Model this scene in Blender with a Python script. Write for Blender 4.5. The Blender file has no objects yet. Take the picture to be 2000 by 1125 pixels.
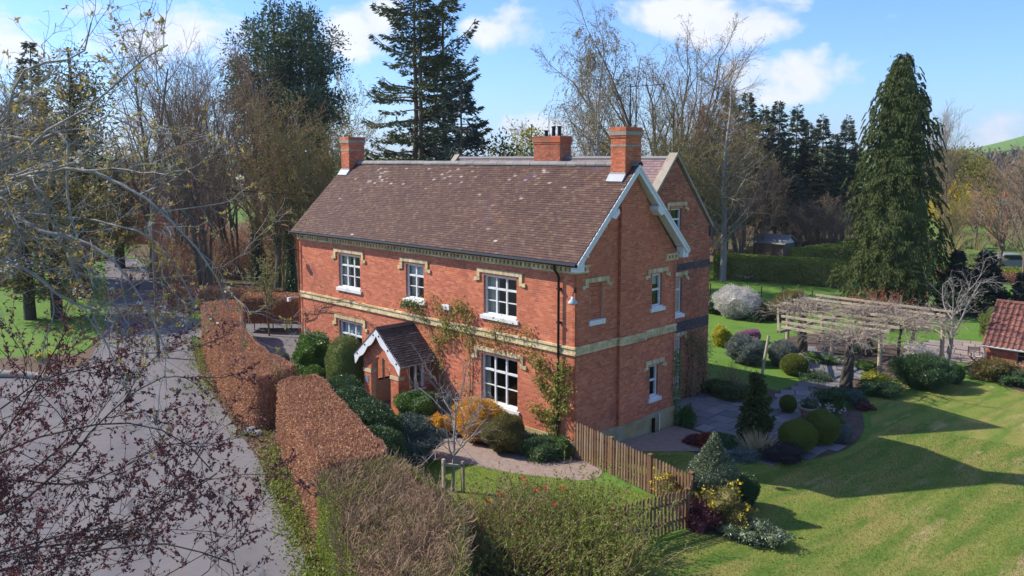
import bpy, math, random
import numpy as np
from mathutils import Vector, geometry

S = bpy.context.scene
COL = S.collection.objects
rng = np.random.default_rng(11)
rad = math.radians

# ------------------------------------------------------------------ camera, sky, sun, exposure
cam = bpy.data.objects.new('camera', bpy.data.cameras.new('camera'))
COL.link(cam)
cam.location = (17.26, -20.06, 9.6)
cam.rotation_euler = (rad(90 - 5.93), 0, rad(45.07))
cam.data.lens = 29.47
cam.data.sensor_width = 36
cam.data.shift_y = -0.04125
cam.data.clip_end = 6000
S.camera = cam
CAMP = np.array(cam.location)

SUN_AZ = Vector((-0.866, -0.5, 0)).normalized()
SUN_EL = rad(40)
sun = bpy.data.objects.new('sun', bpy.data.lights.new('sun', 'SUN'))
COL.link(sun)
sun.data.energy = 4.2
sun.data.angle = rad(0.55)
sun.data.color = (1.0, 0.93, 0.82)
sdir = Vector((-SUN_AZ.x * math.cos(SUN_EL), -SUN_AZ.y * math.cos(SUN_EL), -math.sin(SUN_EL)))
sun.rotation_euler = sdir.to_track_quat('-Z', 'Y').to_euler()
sun.location = (-40, -16, 40)


class NT:
    """tiny node-tree helper"""
    def __init__(s, tree):
        s.t = tree
        s.t.nodes.clear()
    def n(s, kind, **kw):
        nd = s.t.nodes.new(kind)
        for k, v in kw.items():
            if k.startswith('i_'):
                nd.inputs[k[2:].replace('_', ' ')].default_value = v
            elif k.startswith('x_'):
                nd.inputs[int(k[2:])].default_value = v
            else:
                setattr(nd, k, v)
        return nd
    def l(s, a, b):
        s.t.links.new(a, b)
    def math(s, op, a, b=None, clamp=False):
        nd = s.t.nodes.new('ShaderNodeMath')
        nd.operation = op
        nd.use_clamp = clamp
        for i, v in enumerate((a, b)):
            if v is None:
                continue
            if isinstance(v, (int, float)):
                nd.inputs[i].default_value = v
            else:
                s.l(v, nd.inputs[i])
        return nd.outputs[0]
    def ramp(s, fac, stops):
        r = s.t.nodes.new('ShaderNodeValToRGB')
        e = r.color_ramp.elements
        while len(e) < len(stops):
            e.new(0.5)
        for i, (p, c) in enumerate(stops):
            e[i].position = p
            e[i].color = (c[0], c[1], c[2], 1)
        s.l(fac, r.inputs[0])
        return r.outputs[0]
    def mix(s, fac, a, b, blend='MIX'):
        m = s.t.nodes.new('ShaderNodeMix')
        m.data_type = 'RGBA'
        m.blend_type = blend
        for sock, v in ((m.inputs[0], fac), (m.inputs[6], a), (m.inputs[7], b)):
            if isinstance(v, (int, float)):
                sock.default_value = v
            elif isinstance(v, (tuple, list)):
                sock.default_value = (v[0], v[1], v[2], 1)
            else:
                s.l(v, sock)
        return m.outputs[2]
    def noise(s, vec, scale, detail=4, rough=0.55, dist=0.0):
        nz = s.t.nodes.new('ShaderNodeTexNoise')
        nz.inputs['Scale'].default_value = scale
        nz.inputs['Detail'].default_value = detail
        nz.inputs['Roughness'].default_value = rough
        nz.inputs['Distortion'].default_value = dist
        if vec is not None:
            s.l(vec, nz.inputs['Vector'])
        return nz.outputs['Fac']


world = bpy.data.worlds.new('World')
S.world = world
world.use_nodes = True
w = NT(world.node_tree)
sky = w.n('ShaderNodeTexSky', sky_type='NISHITA', sun_disc=False, sun_elevation=SUN_EL,
          sun_rotation=math.atan2(SUN_AZ.x, SUN_AZ.y), altitude=200, air_density=1.0, dust_density=0.6, ozone_density=2.5)
tc = w.n('ShaderNodeTexCoord')
sep = w.n('ShaderNodeSeparateXYZ')
w.l(tc.outputs['Generated'], sep.inputs[0])
az = w.math('ARCTAN2', sep.outputs[1], sep.outputs[0])
el = w.math('ARCSINE', sep.outputs[2])
# broken fair-weather cumulus: groups of heaps that recur right round the horizon
azm = w.math('MODULO', w.math('ADD', az, 10 * math.pi - 1.71), 2 * math.pi / 5)
mp = w.n('ShaderNodeMapping')
mp.inputs['Scale'].default_value = (1, 1, 1.7)
w.l(tc.outputs['Generated'], mp.inputs[0])
n1 = w.noise(mp.outputs[0], 9, 9, 0.58, 0.25)
n2 = w.noise(mp.outputs[0], 3.1, 5, 0.55)
CLOUDS = [(0.413, 0.152, 0.106, 0.027), (0.322, 0.090, 0.073, 0.029), (0.647, 0.153, 0.058, 0.032), (1.029, 0.136, 0.091, 0.036), (1.178, 0.128, 0.046, 0.038), (0.635, 0.033, 0.039, 0.019), (0.813, 0.146, 0.043, 0.033), (0.124, 0.036, 0.046, 0.027), (1.117, 0.152, 0.049, 0.011)]
field = None
for (a0, e0, ra, re) in CLOUDS:
    da = w.math('DIVIDE', w.math('SUBTRACT', azm, a0), ra)
    de = w.math('DIVIDE', w.math('SUBTRACT', el, e0), re)
    f = w.math('SUBTRACT', 1.0, w.math('ADD', w.math('MULTIPLY', da, da), w.math('MULTIPLY', de, de)))
    f = w.math('MAXIMUM', f, -1.2)
    field = f if field is None else w.math('MAXIMUM', field, f)
hi = w.math('MULTIPLY', w.math('SUBTRACT', n2, 0.56), 7.0)          # scattered clouds higher up
hi = w.math('SUBTRACT', hi, w.math('MULTIPLY', w.math('SUBTRACT', 0.34, el, True), 12.0))
field = w.math('MAXIMUM', field, hi)
cov = w.math('ADD', w.math('MULTIPLY', field, 0.5), w.math('MULTIPLY', w.math('SUBTRACT', n1, 0.5), 3.6))
cov = w.math('MULTIPLY', w.math('ADD', cov, 0.06), 1.7, True)
cov = w.math('MULTIPLY', w.math('SMOOTH_MIN', cov, 1.0), 0.93)
tint = w.mix(1.0, sky.outputs[0], (0.43, 0.60, 0.90), 'MULTIPLY')
ccol = w.ramp(n1, [(0.3, (3.3, 3.4, 3.7)), (0.62, (4.2, 4.15, 4.2))])
skyc = w.mix(cov, tint, ccol)
bg = w.n('ShaderNodeBackground', i_Strength=0.15)
w.l(skyc, bg.inputs[0])
wo = w.n('ShaderNodeOutputWorld')
w.l(bg.outputs[0], wo.inputs[0])

S.view_settings.view_transform = 'Standard'
S.view_settings.look = 'None'
S.view_settings.exposure = 0.80
S.view_settings.gamma = 1.0
S.render.engine = 'CYCLES'
S.cycles.use_denoising = True
S.render.filter_size = 0.9
S.cycles.max_bounces = 6
S.cycles.transparent_max_bounces = 12


# ------------------------------------------------------------------ materials
def fract_random(m):
    g = m.n('ShaderNodeNewGeometry')
    o = m.n('ShaderNodeObjectInfo')
    return m.math('FRACT', m.math('ADD', g.outputs['Random Per Island'], o.outputs['Random']))


def mat(name, cols, src='noise', scale=3.0, rough=0.8, bump=0.0, bscale=40.0, var=0.0, vscale=0.5, transl=0.0,
        spec=0.3, patch=None, metal=0.0, detail=5, stretch=None):
    """cols: colours spread over a ramp driven by noise or by a random value per piece.
    patch: (colour, noise scale, threshold, softness) for lichen, wear, moss."""
    ma = bpy.data.materials.new(name)
    ma.use_nodes = True
    m = NT(ma.node_tree)
    t = m.n('ShaderNodeTexCoord')
    vec = t.outputs['Object']
    if stretch:
        mpn = m.n('ShaderNodeMapping')
        mpn.inputs['Scale'].default_value = stretch
        m.l(vec, mpn.inputs[0])
        vec = mpn.outputs[0]
    if src == 'island':
        v = fract_random(m)
    else:
        v = m.math('MULTIPLY', m.math('SUBTRACT', m.noise(vec, scale, detail), 0.25), 2.0, True)
    k = len(cols)
    c = m.ramp(v, [(i / max(1, k - 1), col) for i, col in enumerate(cols)]) if k > 1 else None
    if c is None:
        rgb = m.n('ShaderNodeRGB')
        rgb.outputs[0].default_value = (*cols[0], 1)
        c = rgb.outputs[0]
    if var:
        g = m.n('ShaderNodeNewGeometry')
        nv = m.noise(g.outputs['Position'], vscale, 4, 0.6)
        f = m.math('ADD', m.math('MULTIPLY', m.math('SUBTRACT', nv, 0.5), 2.4 * var), 1.0)
        cv = m.n('ShaderNodeCombineColor')
        for i in range(3):
            m.l(f, cv.inputs[i])
        c = m.mix(1.0, c, cv.outputs[0], 'MULTIPLY')
    if patch:
        g2 = m.n('ShaderNodeNewGeometry')
        for (pc, ps, th, soft) in (patch if isinstance(patch, list) else [patch]):
            pn = m.noise(g2.outputs['Position'], ps, 6, 0.6)
            pf = m.math('MULTIPLY', m.math('SUBTRACT', pn, th), 1.0 / soft, True)
            c = m.mix(pf, c, pc)
    p = m.n('ShaderNodeBsdfPrincipled', i_Roughness=rough, i_Metallic=metal)
    p.inputs['Specular IOR Level'].default_value = spec
    m.l(c, p.inputs['Base Color'])
    if bump:
        b = m.n('ShaderNodeBump', i_Strength=bump, i_Distance=0.02)
        m.l(m.noise(vec, bscale, 6, 0.65), b.inputs['Height'])
        m.l(b.outputs[0], p.inputs['Normal'])
    out = m.n('ShaderNodeOutputMaterial')
    if transl:
        tr = m.n('ShaderNodeBsdfTranslucent')
        m.l(c, tr.inputs[0])
        mx = m.n('ShaderNodeMixShader', x_0=transl)
        m.l(p.outputs[0], mx.inputs[1])
        m.l(tr.outputs[0], mx.inputs[2])
        m.l(mx.outputs[0], out.inputs[0])
    else:
        m.l(p.outputs[0], out.inputs[0])
    return ma


def leafm(name, cols, var=0.35, vscale=1.2, transl=0.3, rough=0.6, spec=0.35):
    return mat(name, cols, 'island', rough=rough, var=var, vscale=vscale, transl=transl, spec=spec)


M = {}
M['brick'] = mat('red brick', [(0.392, 0.105, 0.050), (0.511, 0.151, 0.069), (0.452, 0.123, 0.057), (0.594, 0.202, 0.101), (0.487, 0.141, 0.067), (0.356, 0.095, 0.052)],
                 'island', rough=0.9, var=0.34, vscale=0.45, patch=[((0.27, 0.078, 0.05), 0.8, 0.58, 0.14), ((0.48, 0.20, 0.125), 1.1, 0.62, 0.1), ((0.22, 0.10, 0.07), 2.2, 0.68, 0.08)])
M['brick_old'] = mat('weathered brown brick', [(0.277, 0.088, 0.042), (0.439, 0.117, 0.058), (0.342, 0.105, 0.052), (0.520, 0.164, 0.089), (0.212, 0.083, 0.052), (0.439, 0.211, 0.104)],
                     'island', rough=0.92, var=0.3, vscale=0.7)
M['brick_blue'] = mat('dark engineering brick', [(0.07, 0.055, 0.06), (0.11, 0.08, 0.08), (0.05, 0.045, 0.05)], 'island', rough=0.75, bump=0.2)
M['buff'] = mat('buff brick', [(0.52, 0.40, 0.20), (0.62, 0.50, 0.28), (0.45, 0.34, 0.17), (0.66, 0.55, 0.34), (0.40, 0.31, 0.17)], 'island',
                rough=0.9, bump=0.2, bscale=60, var=0.35, vscale=1.6, patch=((0.20, 0.17, 0.10), 2.2, 0.60, 0.1))
M['mortar'] = mat('lime mortar', [(0.46, 0.26, 0.19), (0.56, 0.35, 0.27)], scale=8, rough=0.95, bump=0.3)
M['mortar_old'] = mat('old mortar', [(0.30, 0.24, 0.19), (0.44, 0.36, 0.29)], scale=8, rough=0.95, bump=0.3)
M['mortar_buff'] = mat('buff mortar', [(0.30, 0.25, 0.17), (0.40, 0.34, 0.24)], scale=8, rough=0.95)
M['stone'] = mat('plinth stone', [(0.30, 0.23, 0.11), (0.40, 0.31, 0.15), (0.30, 0.27, 0.20)], 'island', rough=0.9, bump=0.1, bscale=30, var=0.35, vscale=2)
M['tile'] = mat('clay roof tile', [(0.074, 0.037, 0.029), (0.097, 0.049, 0.034), (0.083, 0.042, 0.034), (0.119, 0.064, 0.043), (0.065, 0.035, 0.033), (0.101, 0.048, 0.032), (0.140, 0.087, 0.057), (0.089, 0.045, 0.034)],
                'island', rough=0.82, bump=0.3, bscale=50, var=0.28, vscale=0.5,
                patch=[((0.24, 0.12, 0.05), 0.9, 0.64, 0.1), ((0.09, 0.06, 0.075), 0.55, 0.61, 0.09), ((0.30, 0.25, 0.22), 5.5, 0.75, 0.03)])
M['tile_dark'] = mat('dark porch tile', [(0.075, 0.05, 0.045), (0.11, 0.075, 0.065), (0.055, 0.042, 0.042), (0.14, 0.10, 0.09)], 'island', rough=0.85, bump=0.3, bscale=50, var=0.3, vscale=2)
M['tile_rear'] = mat('purple roof tile', [(0.20, 0.12, 0.12), (0.26, 0.17, 0.16), (0.17, 0.10, 0.11)], 'island', rough=0.75, bump=0.2, var=0.2)
M['ridge'] = mat('grey ridge tile', [(0.15, 0.15, 0.14), (0.21, 0.20, 0.19), (0.17, 0.17, 0.15)], 'island', rough=0.7, bump=0.3, bscale=30, var=0.3, vscale=2)
M['pantile'] = mat('clay pantile', [(0.15, 0.06, 0.045), (0.22, 0.09, 0.065), (0.12, 0.05, 0.045)], 'island', rough=0.8, bump=0.3, var=0.4, vscale=1.5, patch=((0.45, 0.38, 0.33), 6, 0.64, 0.08))
M['white'] = mat('white paint', [(0.62, 0.62, 0.60), (0.72, 0.72, 0.70)], scale=6, rough=0.5, var=0.14, vscale=3)
M['coping'] = mat('weathered coping stone', [(0.220, 0.187, 0.143), (0.330, 0.275, 0.209), (0.264, 0.231, 0.198)], scale=4, rough=0.9, var=0.3, vscale=1.5)
M['plumbark'] = mat('dark purple bark', [(0.045, 0.034, 0.03), (0.075, 0.055, 0.05)], scale=5, rough=0.9)
M['lead'] = mat('lead flashing', [(0.30, 0.31, 0.32), (0.42, 0.43, 0.44)], scale=5, rough=0.6)
M['black'] = mat('black cast iron', [(0.012, 0.012, 0.013)], rough=0.4)
M['pinkpaint'] = mat('red painted lintel', [(0.46, 0.20, 0.15), (0.52, 0.25, 0.19)], scale=6, rough=0.7)
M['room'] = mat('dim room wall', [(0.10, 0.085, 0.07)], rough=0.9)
M['curtain'] = mat('cream curtain', [(0.50, 0.46, 0.38), (0.62, 0.58, 0.5)], scale=14, rough=0.9, stretch=(1, 1, 0.03))
M['blind'] = mat('pale window blind', [(0.6, 0.62, 0.62)], rough=0.8)
M['wood'] = mat('weathered fence wood', [(0.170, 0.097, 0.052), (0.225, 0.139, 0.078), (0.134, 0.060, 0.031), (0.269, 0.181, 0.109), (0.155, 0.091, 0.052)], 'island', rough=0.9, bump=0.4, bscale=25, var=0.4, vscale=3, stretch=(1, 1, 0.15))
M['oldwood'] = mat('grey pergola wood', [(0.325, 0.263, 0.188), (0.450, 0.375, 0.275), (0.250, 0.213, 0.150)], 'island', rough=0.92, bump=0.5, bscale=20, var=0.4, vscale=2, patch=((0.22, 0.22, 0.06), 2.5, 0.58, 0.12))
M['door'] = mat('varnished door wood', [(0.16, 0.065, 0.03), (0.20, 0.085, 0.04)], scale=4, rough=0.45, stretch=(1, 1, 0.1))
M['terracotta'] = mat('terracotta', [(0.34, 0.13, 0.08), (0.42, 0.19, 0.12)], scale=6, rough=0.85, patch=((0.45, 0.36, 0.28), 5, 0.62, 0.1))
M['canvas'] = mat('cream canvas', [(0.6, 0.55, 0.46)], rough=0.9)
M['slate'] = mat('slate plaque', [(0.16, 0.2, 0.24)], rough=0.5)
M['zinc'] = mat('galvanised enamel', [(0.42, 0.44, 0.42)], rough=0.45)
M['metal'] = mat('grey roof sheet', [(0.17, 0.18, 0.17), (0.23, 0.24, 0.22)], scale=2, rough=0.7)

# bark and leaves
M['bark'] = mat('brown bark', [(0.112, 0.088, 0.064), (0.192, 0.152, 0.112)], scale=9, rough=0.95, bump=0.5, bscale=18, var=0.3, vscale=1)
M['bark_pale'] = mat('pale lichened bark', [(0.20, 0.18, 0.15), (0.33, 0.31, 0.27)], scale=7, rough=0.95, bump=0.4, bscale=18, var=0.25, vscale=1)
M['bark_cherry'] = mat('cherry bark', [(0.15, 0.13, 0.11), (0.38, 0.355, 0.32)], scale=5, rough=0.85, bump=0.3, bscale=25)
M['bark_dark'] = mat('dark ivy-clad bark', [(0.042, 0.036, 0.027), (0.083, 0.068, 0.050)], scale=6, rough=0.95, bump=0.5)
M['bark_birch'] = mat('birch bark', [(0.32, 0.31, 0.29), (0.5, 0.48, 0.45), (0.12, 0.11, 0.1)], scale=3, rough=0.9)
M['twig'] = mat('brown twigs', [(0.180, 0.122, 0.078), (0.273, 0.193, 0.126), (0.336, 0.242, 0.165)], 'island', rough=0.95)
M['twig_red'] = mat('reddish twigs', [(0.312, 0.173, 0.110), (0.432, 0.242, 0.154), (0.288, 0.196, 0.110)], 'island', rough=0.95)
M['twig_olive'] = mat('olive twigs', [(0.232, 0.193, 0.087), (0.328, 0.270, 0.115), (0.193, 0.155, 0.087)], 'island', rough=0.95)
M['vine'] = mat('pale tangled vines', [(0.24, 0.20, 0.15), (0.34, 0.28, 0.22), (0.20, 0.14, 0.11), (0.42, 0.36, 0.29)], 'island', rough=0.95)
M['twig_grey'] = mat('grey hedge twigs', [(0.204, 0.134, 0.081), (0.346, 0.230, 0.141), (0.157, 0.096, 0.055), (0.441, 0.306, 0.190)], 'island', rough=0.95)
M['beech'] = leafm('dry beech leaves', [(0.384, 0.190, 0.097), (0.525, 0.280, 0.150), (0.298, 0.150, 0.082), (0.665, 0.400, 0.247), (0.436, 0.210, 0.107), (0.229, 0.109, 0.065)], var=0.25, vscale=0.9, transl=0.2, rough=0.7)
M['privet'] = leafm('privet leaves', [(0.163, 0.208, 0.028), (0.239, 0.287, 0.037), (0.119, 0.168, 0.026), (0.345, 0.338, 0.051)])
M['dark'] = leafm('dark evergreen leaves', [(0.032, 0.077, 0.020), (0.054, 0.112, 0.028), (0.043, 0.092, 0.026), (0.090, 0.151, 0.043)], transl=0.15, rough=0.4, spec=0.5)
M['laurel'] = leafm('laurel leaves', [(0.083, 0.165, 0.021), (0.124, 0.231, 0.026), (0.057, 0.124, 0.019), (0.165, 0.280, 0.040)], transl=0.2, rough=0.4, spec=0.5)
M['pitto'] = leafm('pittosporum leaves', [(0.135, 0.182, 0.037), (0.206, 0.253, 0.061), (0.095, 0.135, 0.027), (0.269, 0.300, 0.093)], transl=0.2)
M['box'] = leafm('box leaves', [(0.124, 0.158, 0.024), (0.192, 0.225, 0.031), (0.090, 0.124, 0.024)], transl=0.2)
M['bluegreen'] = leafm('blue-green leaves', [(0.07, 0.10, 0.075), (0.11, 0.145, 0.11), (0.05, 0.08, 0.06), (0.15, 0.18, 0.14)], transl=0.15)
M['lav'] = leafm('silver leaves', [(0.13, 0.16, 0.135), (0.19, 0.22, 0.19), (0.10, 0.13, 0.11)], transl=0.15)
M['holly'] = leafm('variegated holly leaves', [(0.098, 0.139, 0.065), (0.163, 0.204, 0.098), (0.065, 0.098, 0.049), (0.390, 0.406, 0.244)], transl=0.15, rough=0.35, spec=0.5)
M['orange'] = leafm('orange spring leaves', [(0.702, 0.324, 0.022), (0.810, 0.446, 0.033), (0.608, 0.216, 0.022), (0.675, 0.486, 0.055), (0.378, 0.297, 0.033)], var=0.3)
M['olive'] = leafm('olive leaves', [(0.169, 0.157, 0.036), (0.230, 0.194, 0.055), (0.121, 0.121, 0.031), (0.242, 0.157, 0.061)])
M['green'] = leafm('fresh green leaves', [(0.07, 0.14, 0.03), (0.10, 0.19, 0.04), (0.05, 0.10, 0.028), (0.14, 0.22, 0.06)])
M['perenn'] = leafm('border plant leaves', [(0.060, 0.120, 0.042), (0.096, 0.168, 0.060), (0.048, 0.090, 0.036), (0.132, 0.192, 0.084)])
M['ivy'] = leafm('ivy leaves', [(0.049, 0.084, 0.022), (0.084, 0.126, 0.028), (0.119, 0.154, 0.039)], transl=0.15)
M['yellow'] = leafm('yellow flowers', [(0.72, 0.52, 0.02), (0.80, 0.62, 0.04), (0.62, 0.46, 0.03)], var=0.1)
M['yellowgreen'] = leafm('yellow-green leaves', [(0.36, 0.36, 0.03), (0.45, 0.42, 0.04), (0.25, 0.28, 0.03)])
M['pink'] = leafm('pink heather', [(0.38, 0.16, 0.30), (0.48, 0.24, 0.38), (0.25, 0.12, 0.18)], var=0.2)
M['whitef'] = leafm('white blossom', [(0.55, 0.52, 0.48), (0.70, 0.66, 0.62), (0.40, 0.37, 0.30)], var=0.2)
M['redf'] = leafm('red flowers', [(0.55, 0.03, 0.02), (0.62, 0.06, 0.03)], var=0.1)
M['redleaf'] = leafm('red young leaves', [(0.30, 0.06, 0.03), (0.22, 0.05, 0.03), (0.38, 0.10, 0.05)], var=0.2)
M['maroon'] = leafm('maroon leaves', [(0.119, 0.040, 0.042), (0.173, 0.050, 0.054), (0.096, 0.034, 0.037), (0.236, 0.066, 0.059)], var=0.15, transl=0.25)
M['heather'] = leafm('dark heather', [(0.05, 0.04, 0.045), (0.08, 0.06, 0.065), (0.045, 0.05, 0.035)], var=0.2)
M['cherryleaf'] = leafm('bronze cherry leaves', [(0.42, 0.30, 0.08), (0.36, 0.19, 0.06), (0.48, 0.40, 0.12), (0.30, 0.27, 0.07), (0.40, 0.24, 0.09)], var=0.15, transl=0.4)
M['bud'] = leafm('budding leaves', [(0.240, 0.195, 0.060), (0.300, 0.255, 0.075), (0.195, 0.135, 0.075)], transl=0.35)
M['budgreen'] = leafm('young pale leaves', [(0.22, 0.24, 0.09), (0.28, 0.29, 0.12), (0.17, 0.19, 0.07)], transl=0.35)
M['climber'] = leafm('climber leaves', [(0.221, 0.260, 0.046), (0.325, 0.312, 0.065), (0.156, 0.208, 0.039), (0.390, 0.221, 0.065)], var=0.2)
M['willow'] = leafm('willow leaves', [(0.30, 0.29, 0.03), (0.24, 0.25, 0.03), (0.36, 0.33, 0.05)], transl=0.35)
M['fir'] = leafm('fir needles', [(0.077, 0.106, 0.048), (0.113, 0.144, 0.064), (0.058, 0.084, 0.043), (0.157, 0.166, 0.060)], var=0.35, vscale=0.6, transl=0.12, spec=0.12)
M['firblue'] = leafm('blue-green fir needles', [(0.042, 0.067, 0.054), (0.064, 0.093, 0.075), (0.032, 0.054, 0.048), (0.088, 0.109, 0.080)], var=0.35, vscale=0.6, transl=0.12, spec=0.12)
M['sequoia'] = leafm('redwood foliage', [(0.092, 0.134, 0.072), (0.135, 0.190, 0.090), (0.070, 0.105, 0.061), (0.202, 0.213, 0.090)], var=0.4, vscale=0.5, transl=0.12, spec=0.12)
M['spruce'] = leafm('spruce needles', [(0.069, 0.095, 0.054), (0.106, 0.133, 0.069), (0.054, 0.075, 0.049), (0.174, 0.145, 0.080)], var=0.4, vscale=0.5, transl=0.1, spec=0.12)
M['cypress'] = leafm('cypress sprays', [(0.061, 0.080, 0.023), (0.089, 0.112, 0.031), (0.045, 0.064, 0.020), (0.126, 0.144, 0.046), (0.070, 0.092, 0.028)], var=0.4, vscale=0.8, transl=0.15, spec=0.12)
M['darkspruce'] = leafm('small dark spruce', [(0.024, 0.039, 0.033), (0.039, 0.057, 0.048), (0.053, 0.068, 0.053)], transl=0.1, spec=0.12)
M['grassblade'] = leafm('grass blades', [(0.090, 0.142, 0.018), (0.126, 0.180, 0.023), (0.180, 0.190, 0.045), (0.072, 0.123, 0.018)], var=0.2, transl=0.3)
M['straw'] = leafm('straw grass', [(0.45, 0.36, 0.2), (0.55, 0.45, 0.27)], transl=0.3)
M['litter'] = leafm('fallen leaves', [(0.22, 0.11, 0.06), (0.30, 0.17, 0.10), (0.15, 0.08, 0.05)], transl=0.0)


# ------------------------------------------------------------------ mesh building
class MB:
    def __init__(s):
        s.V, s.F, s.n = [], [], 0
    def add(s, v, f):
        """v (n,3), f array (m,3|4) or list of index lists, local indices"""
        v = np.asarray(v, float).reshape(-1, 3)
        s.V.append(v)
        if isinstance(f, np.ndarray):
            s.F.append(f + s.n)
        else:
            s.F.append([[i + s.n for i in q] for q in f])
        s.n += len(v)
        return s
    def boxes(s, A):
        """A rows x0,y0,z0,x1,y1,z1"""
        A = np.asarray(A, float).reshape(-1, 6)
        k = len(A)
        v = np.empty((k, 8, 3))
        for i, (a, b, c) in enumerate(((0, 1, 2), (3, 1, 2), (3, 4, 2), (0, 4, 2), (0, 1, 5), (3, 1, 5), (3, 4, 5), (0, 4, 5))):
            v[:, i, 0], v[:, i, 1], v[:, i, 2] = A[:, a], A[:, b], A[:, c]
        s.hexes(v)
        return s
    def hexes(s, v):
        k = len(v)
        q = np.array([[0, 3, 2, 1], [4, 5, 6, 7], [0, 1, 5, 4], [1, 2, 6, 5], [2, 3, 7, 6], [3, 0, 4, 7]])
        f = (q[None] + (np.arange(k) * 8)[:, None, None]).reshape(-1, 4)
        s.add(v.reshape(-1, 3), f)
        return s
    def box(s, x0, y0, z0, x1, y1, z1):
        return s.boxes([[min(x0, x1), min(y0, y1), min(z0, z1), max(x0, x1), max(y0, y1), max(z0, z1)]])
    def beam(s, p, q, w, h, up=(0, 0, 1)):
        """rectangular bar from p to q, w across, h along up"""
        p, q, up = np.array(p, float), np.array(q, float), np.array(up, float)
        d = (q - p) / np.linalg.norm(q - p)
        a = np.cross(d, up)
        a /= np.linalg.norm(a)
        b = np.cross(a, d)
        a, b = a * w / 2, b * h / 2
        v = np.array([p - a - b, p + a - b, q + a - b, q - a - b, p - a + b, p + a + b, q + a + b, q - a + b])
        return s.hexes(v[None])
    def prism(s, pts, ext):
        """closed polygon (list of 3D points) extruded by vector ext"""
        pts = np.array(pts, float)
        k = len(pts)
        tri = geometry.tessellate_polygon([[Vector(p) for p in pts]])
        v = np.vstack([pts, pts + np.array(ext, float)])
        f = [list(t) for t in tri] + [[i + k for i in reversed(t)] for t in tri]
        f += [[i, (i + 1) % k, (i + 1) % k + k, i + k] for i in range(k)]
        s.add(v, f)
        return s
    def lathe(s, c, prof, sides=16):
        a = np.arange(sides) * 2 * math.pi / sides
        v = np.concatenate([np.c_[c[0] + r * np.cos(a), c[1] + r * np.sin(a), np.full(sides, c[2] + z)] for r, z in prof])
        f = []
        for j in range(len(prof) - 1):
            for i in range(sides):
                i2 = (i + 1) % sides
                f.append([j * sides + i, j * sides + i2, (j + 1) * sides + i2, (j + 1) * sides + i])
        s.add(v, f)
        return s
    def tubes(s, P, R, sides=5):
        """P (N,K,3) polylines, R (N,K) radii"""
        P, R = np.asarray(P, float), np.asarray(R, float)
        N, K = P.shape[:2]
        if N == 0:
            return s
        T = np.gradient(P, axis=1)
        T /= np.linalg.norm(T, axis=2, keepdims=True) + 1e-9
        ref = np.where(np.abs(T[:, :1, 2:3]) > 0.9, np.array([[[1., 0, 0]]]), np.array([[[0, 0, 1.]]]))
        A = np.cross(T, np.broadcast_to(ref, T.shape))
        A /= np.linalg.norm(A, axis=2, keepdims=True) + 1e-9
        Bv = np.cross(T, A)
        th = np.arange(sides) * 2 * math.pi / sides
        v = P[:, :, None] + R[:, :, None, None] * (A[:, :, None] * np.cos(th)[:, None] + Bv[:, :, None] * np.sin(th)[:, None])
        i = np.arange(sides)
        q = np.stack([i, (i + 1) % sides, (i + 1) % sides + sides, i + sides], 1)
        q = (q[None] + (np.arange(K - 1) * sides)[:, None, None]).reshape(-1, 4)
        f = (q[None] + (np.arange(N) * K * sides)[:, None, None]).reshape(-1, 4)
        s.add(v.reshape(-1, 3), f)
        return s
    def tube(s, pts, r, sides=6):
        pts = np.array(pts, float)
        r = np.full(len(pts), r) if np.isscalar(r) else np.array(r)
        return s.tubes(pts[None], r[None], sides)
    def leaves(s, p, d, L, asp=0.5, curl=0.15):
        """one rhombic leaf at each point p along direction d (n,3), length L (n or scalar)"""
        n = len(p)
        if n == 0:
            return s
        d = d / (np.linalg.norm(d, axis=1, keepdims=True) + 1e-9)
        r = rng.normal(size=(n, 3))
        sd = np.cross(d, r)
        sd /= np.linalg.norm(sd, axis=1, keepdims=True) + 1e-9
        nn = np.cross(d, sd)
        L = (np.ones(n) * L)[:, None]
        W = L * asp / 2
        v = np.stack([p, p + d * L * .45 + sd * W + nn * L * curl, p + d * L, p + d * L * .45 - sd * W + nn * L * curl], 1)
        f = (np.arange(4)[None] + (np.arange(n) * 4)[:, None])
        s.add(v.reshape(-1, 3), f)
        return s
    def mesh(s, name, off=None, smooth=False):
        me = bpy.data.meshes.new(name)
        V = np.vstack(s.V) if s.V else np.zeros((0, 3))
        if off is not None:
            V = V - np.array(off, float)
        loops, starts, k = [], [], 0
        for F in s.F:
            if isinstance(F, np.ndarray):
                loops.append(F.ravel())
                starts.append(np.arange(len(F)) * F.shape[1] + k)
                k += F.size
            else:
                for q in F:
                    loops.append(np.array(q))
                    starts.append(np.array([k]))
                    k += len(q)
        loops = np.concatenate(loops).astype(np.int32)
        starts = np.concatenate(starts).astype(np.int32)
        me.vertices.add(len(V))
        me.vertices.foreach_set('co', V.astype(np.float32).ravel())
        me.loops.add(len(loops))
        me.loops.foreach_set('vertex_index', loops)
        me.polygons.add(len(starts))
        me.polygons.foreach_set('loop_start', starts)
        me.polygons.foreach_set('use_smooth', np.full(len(starts), bool(smooth)))
        me.update(calc_edges=True)
        return me
    def build(s, name, m, parent=None, smooth=False, kind=None, label=None):
        me = s.mesh(name, wl(parent) if parent else None, smooth)
        me.materials.append(M[m] if isinstance(m, str) else m)
        o = bpy.data.objects.new(name, me)
        COL.link(o)
        o.parent = parent
        if kind:
            o['kind'] = kind
        if label:
            o['label'] = label
        return o


def wl(o):
    v = np.zeros(3)
    while o:
        v += np.array(o.location)
        o = o.parent
    return v


def tag(o, label, cat, group=None, kind=None):
    if label:
        o['label'] = label
    if cat:
        o['category'] = cat
    if group:
        o['group'] = group
    if kind:
        o['kind'] = kind
    return o


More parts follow.
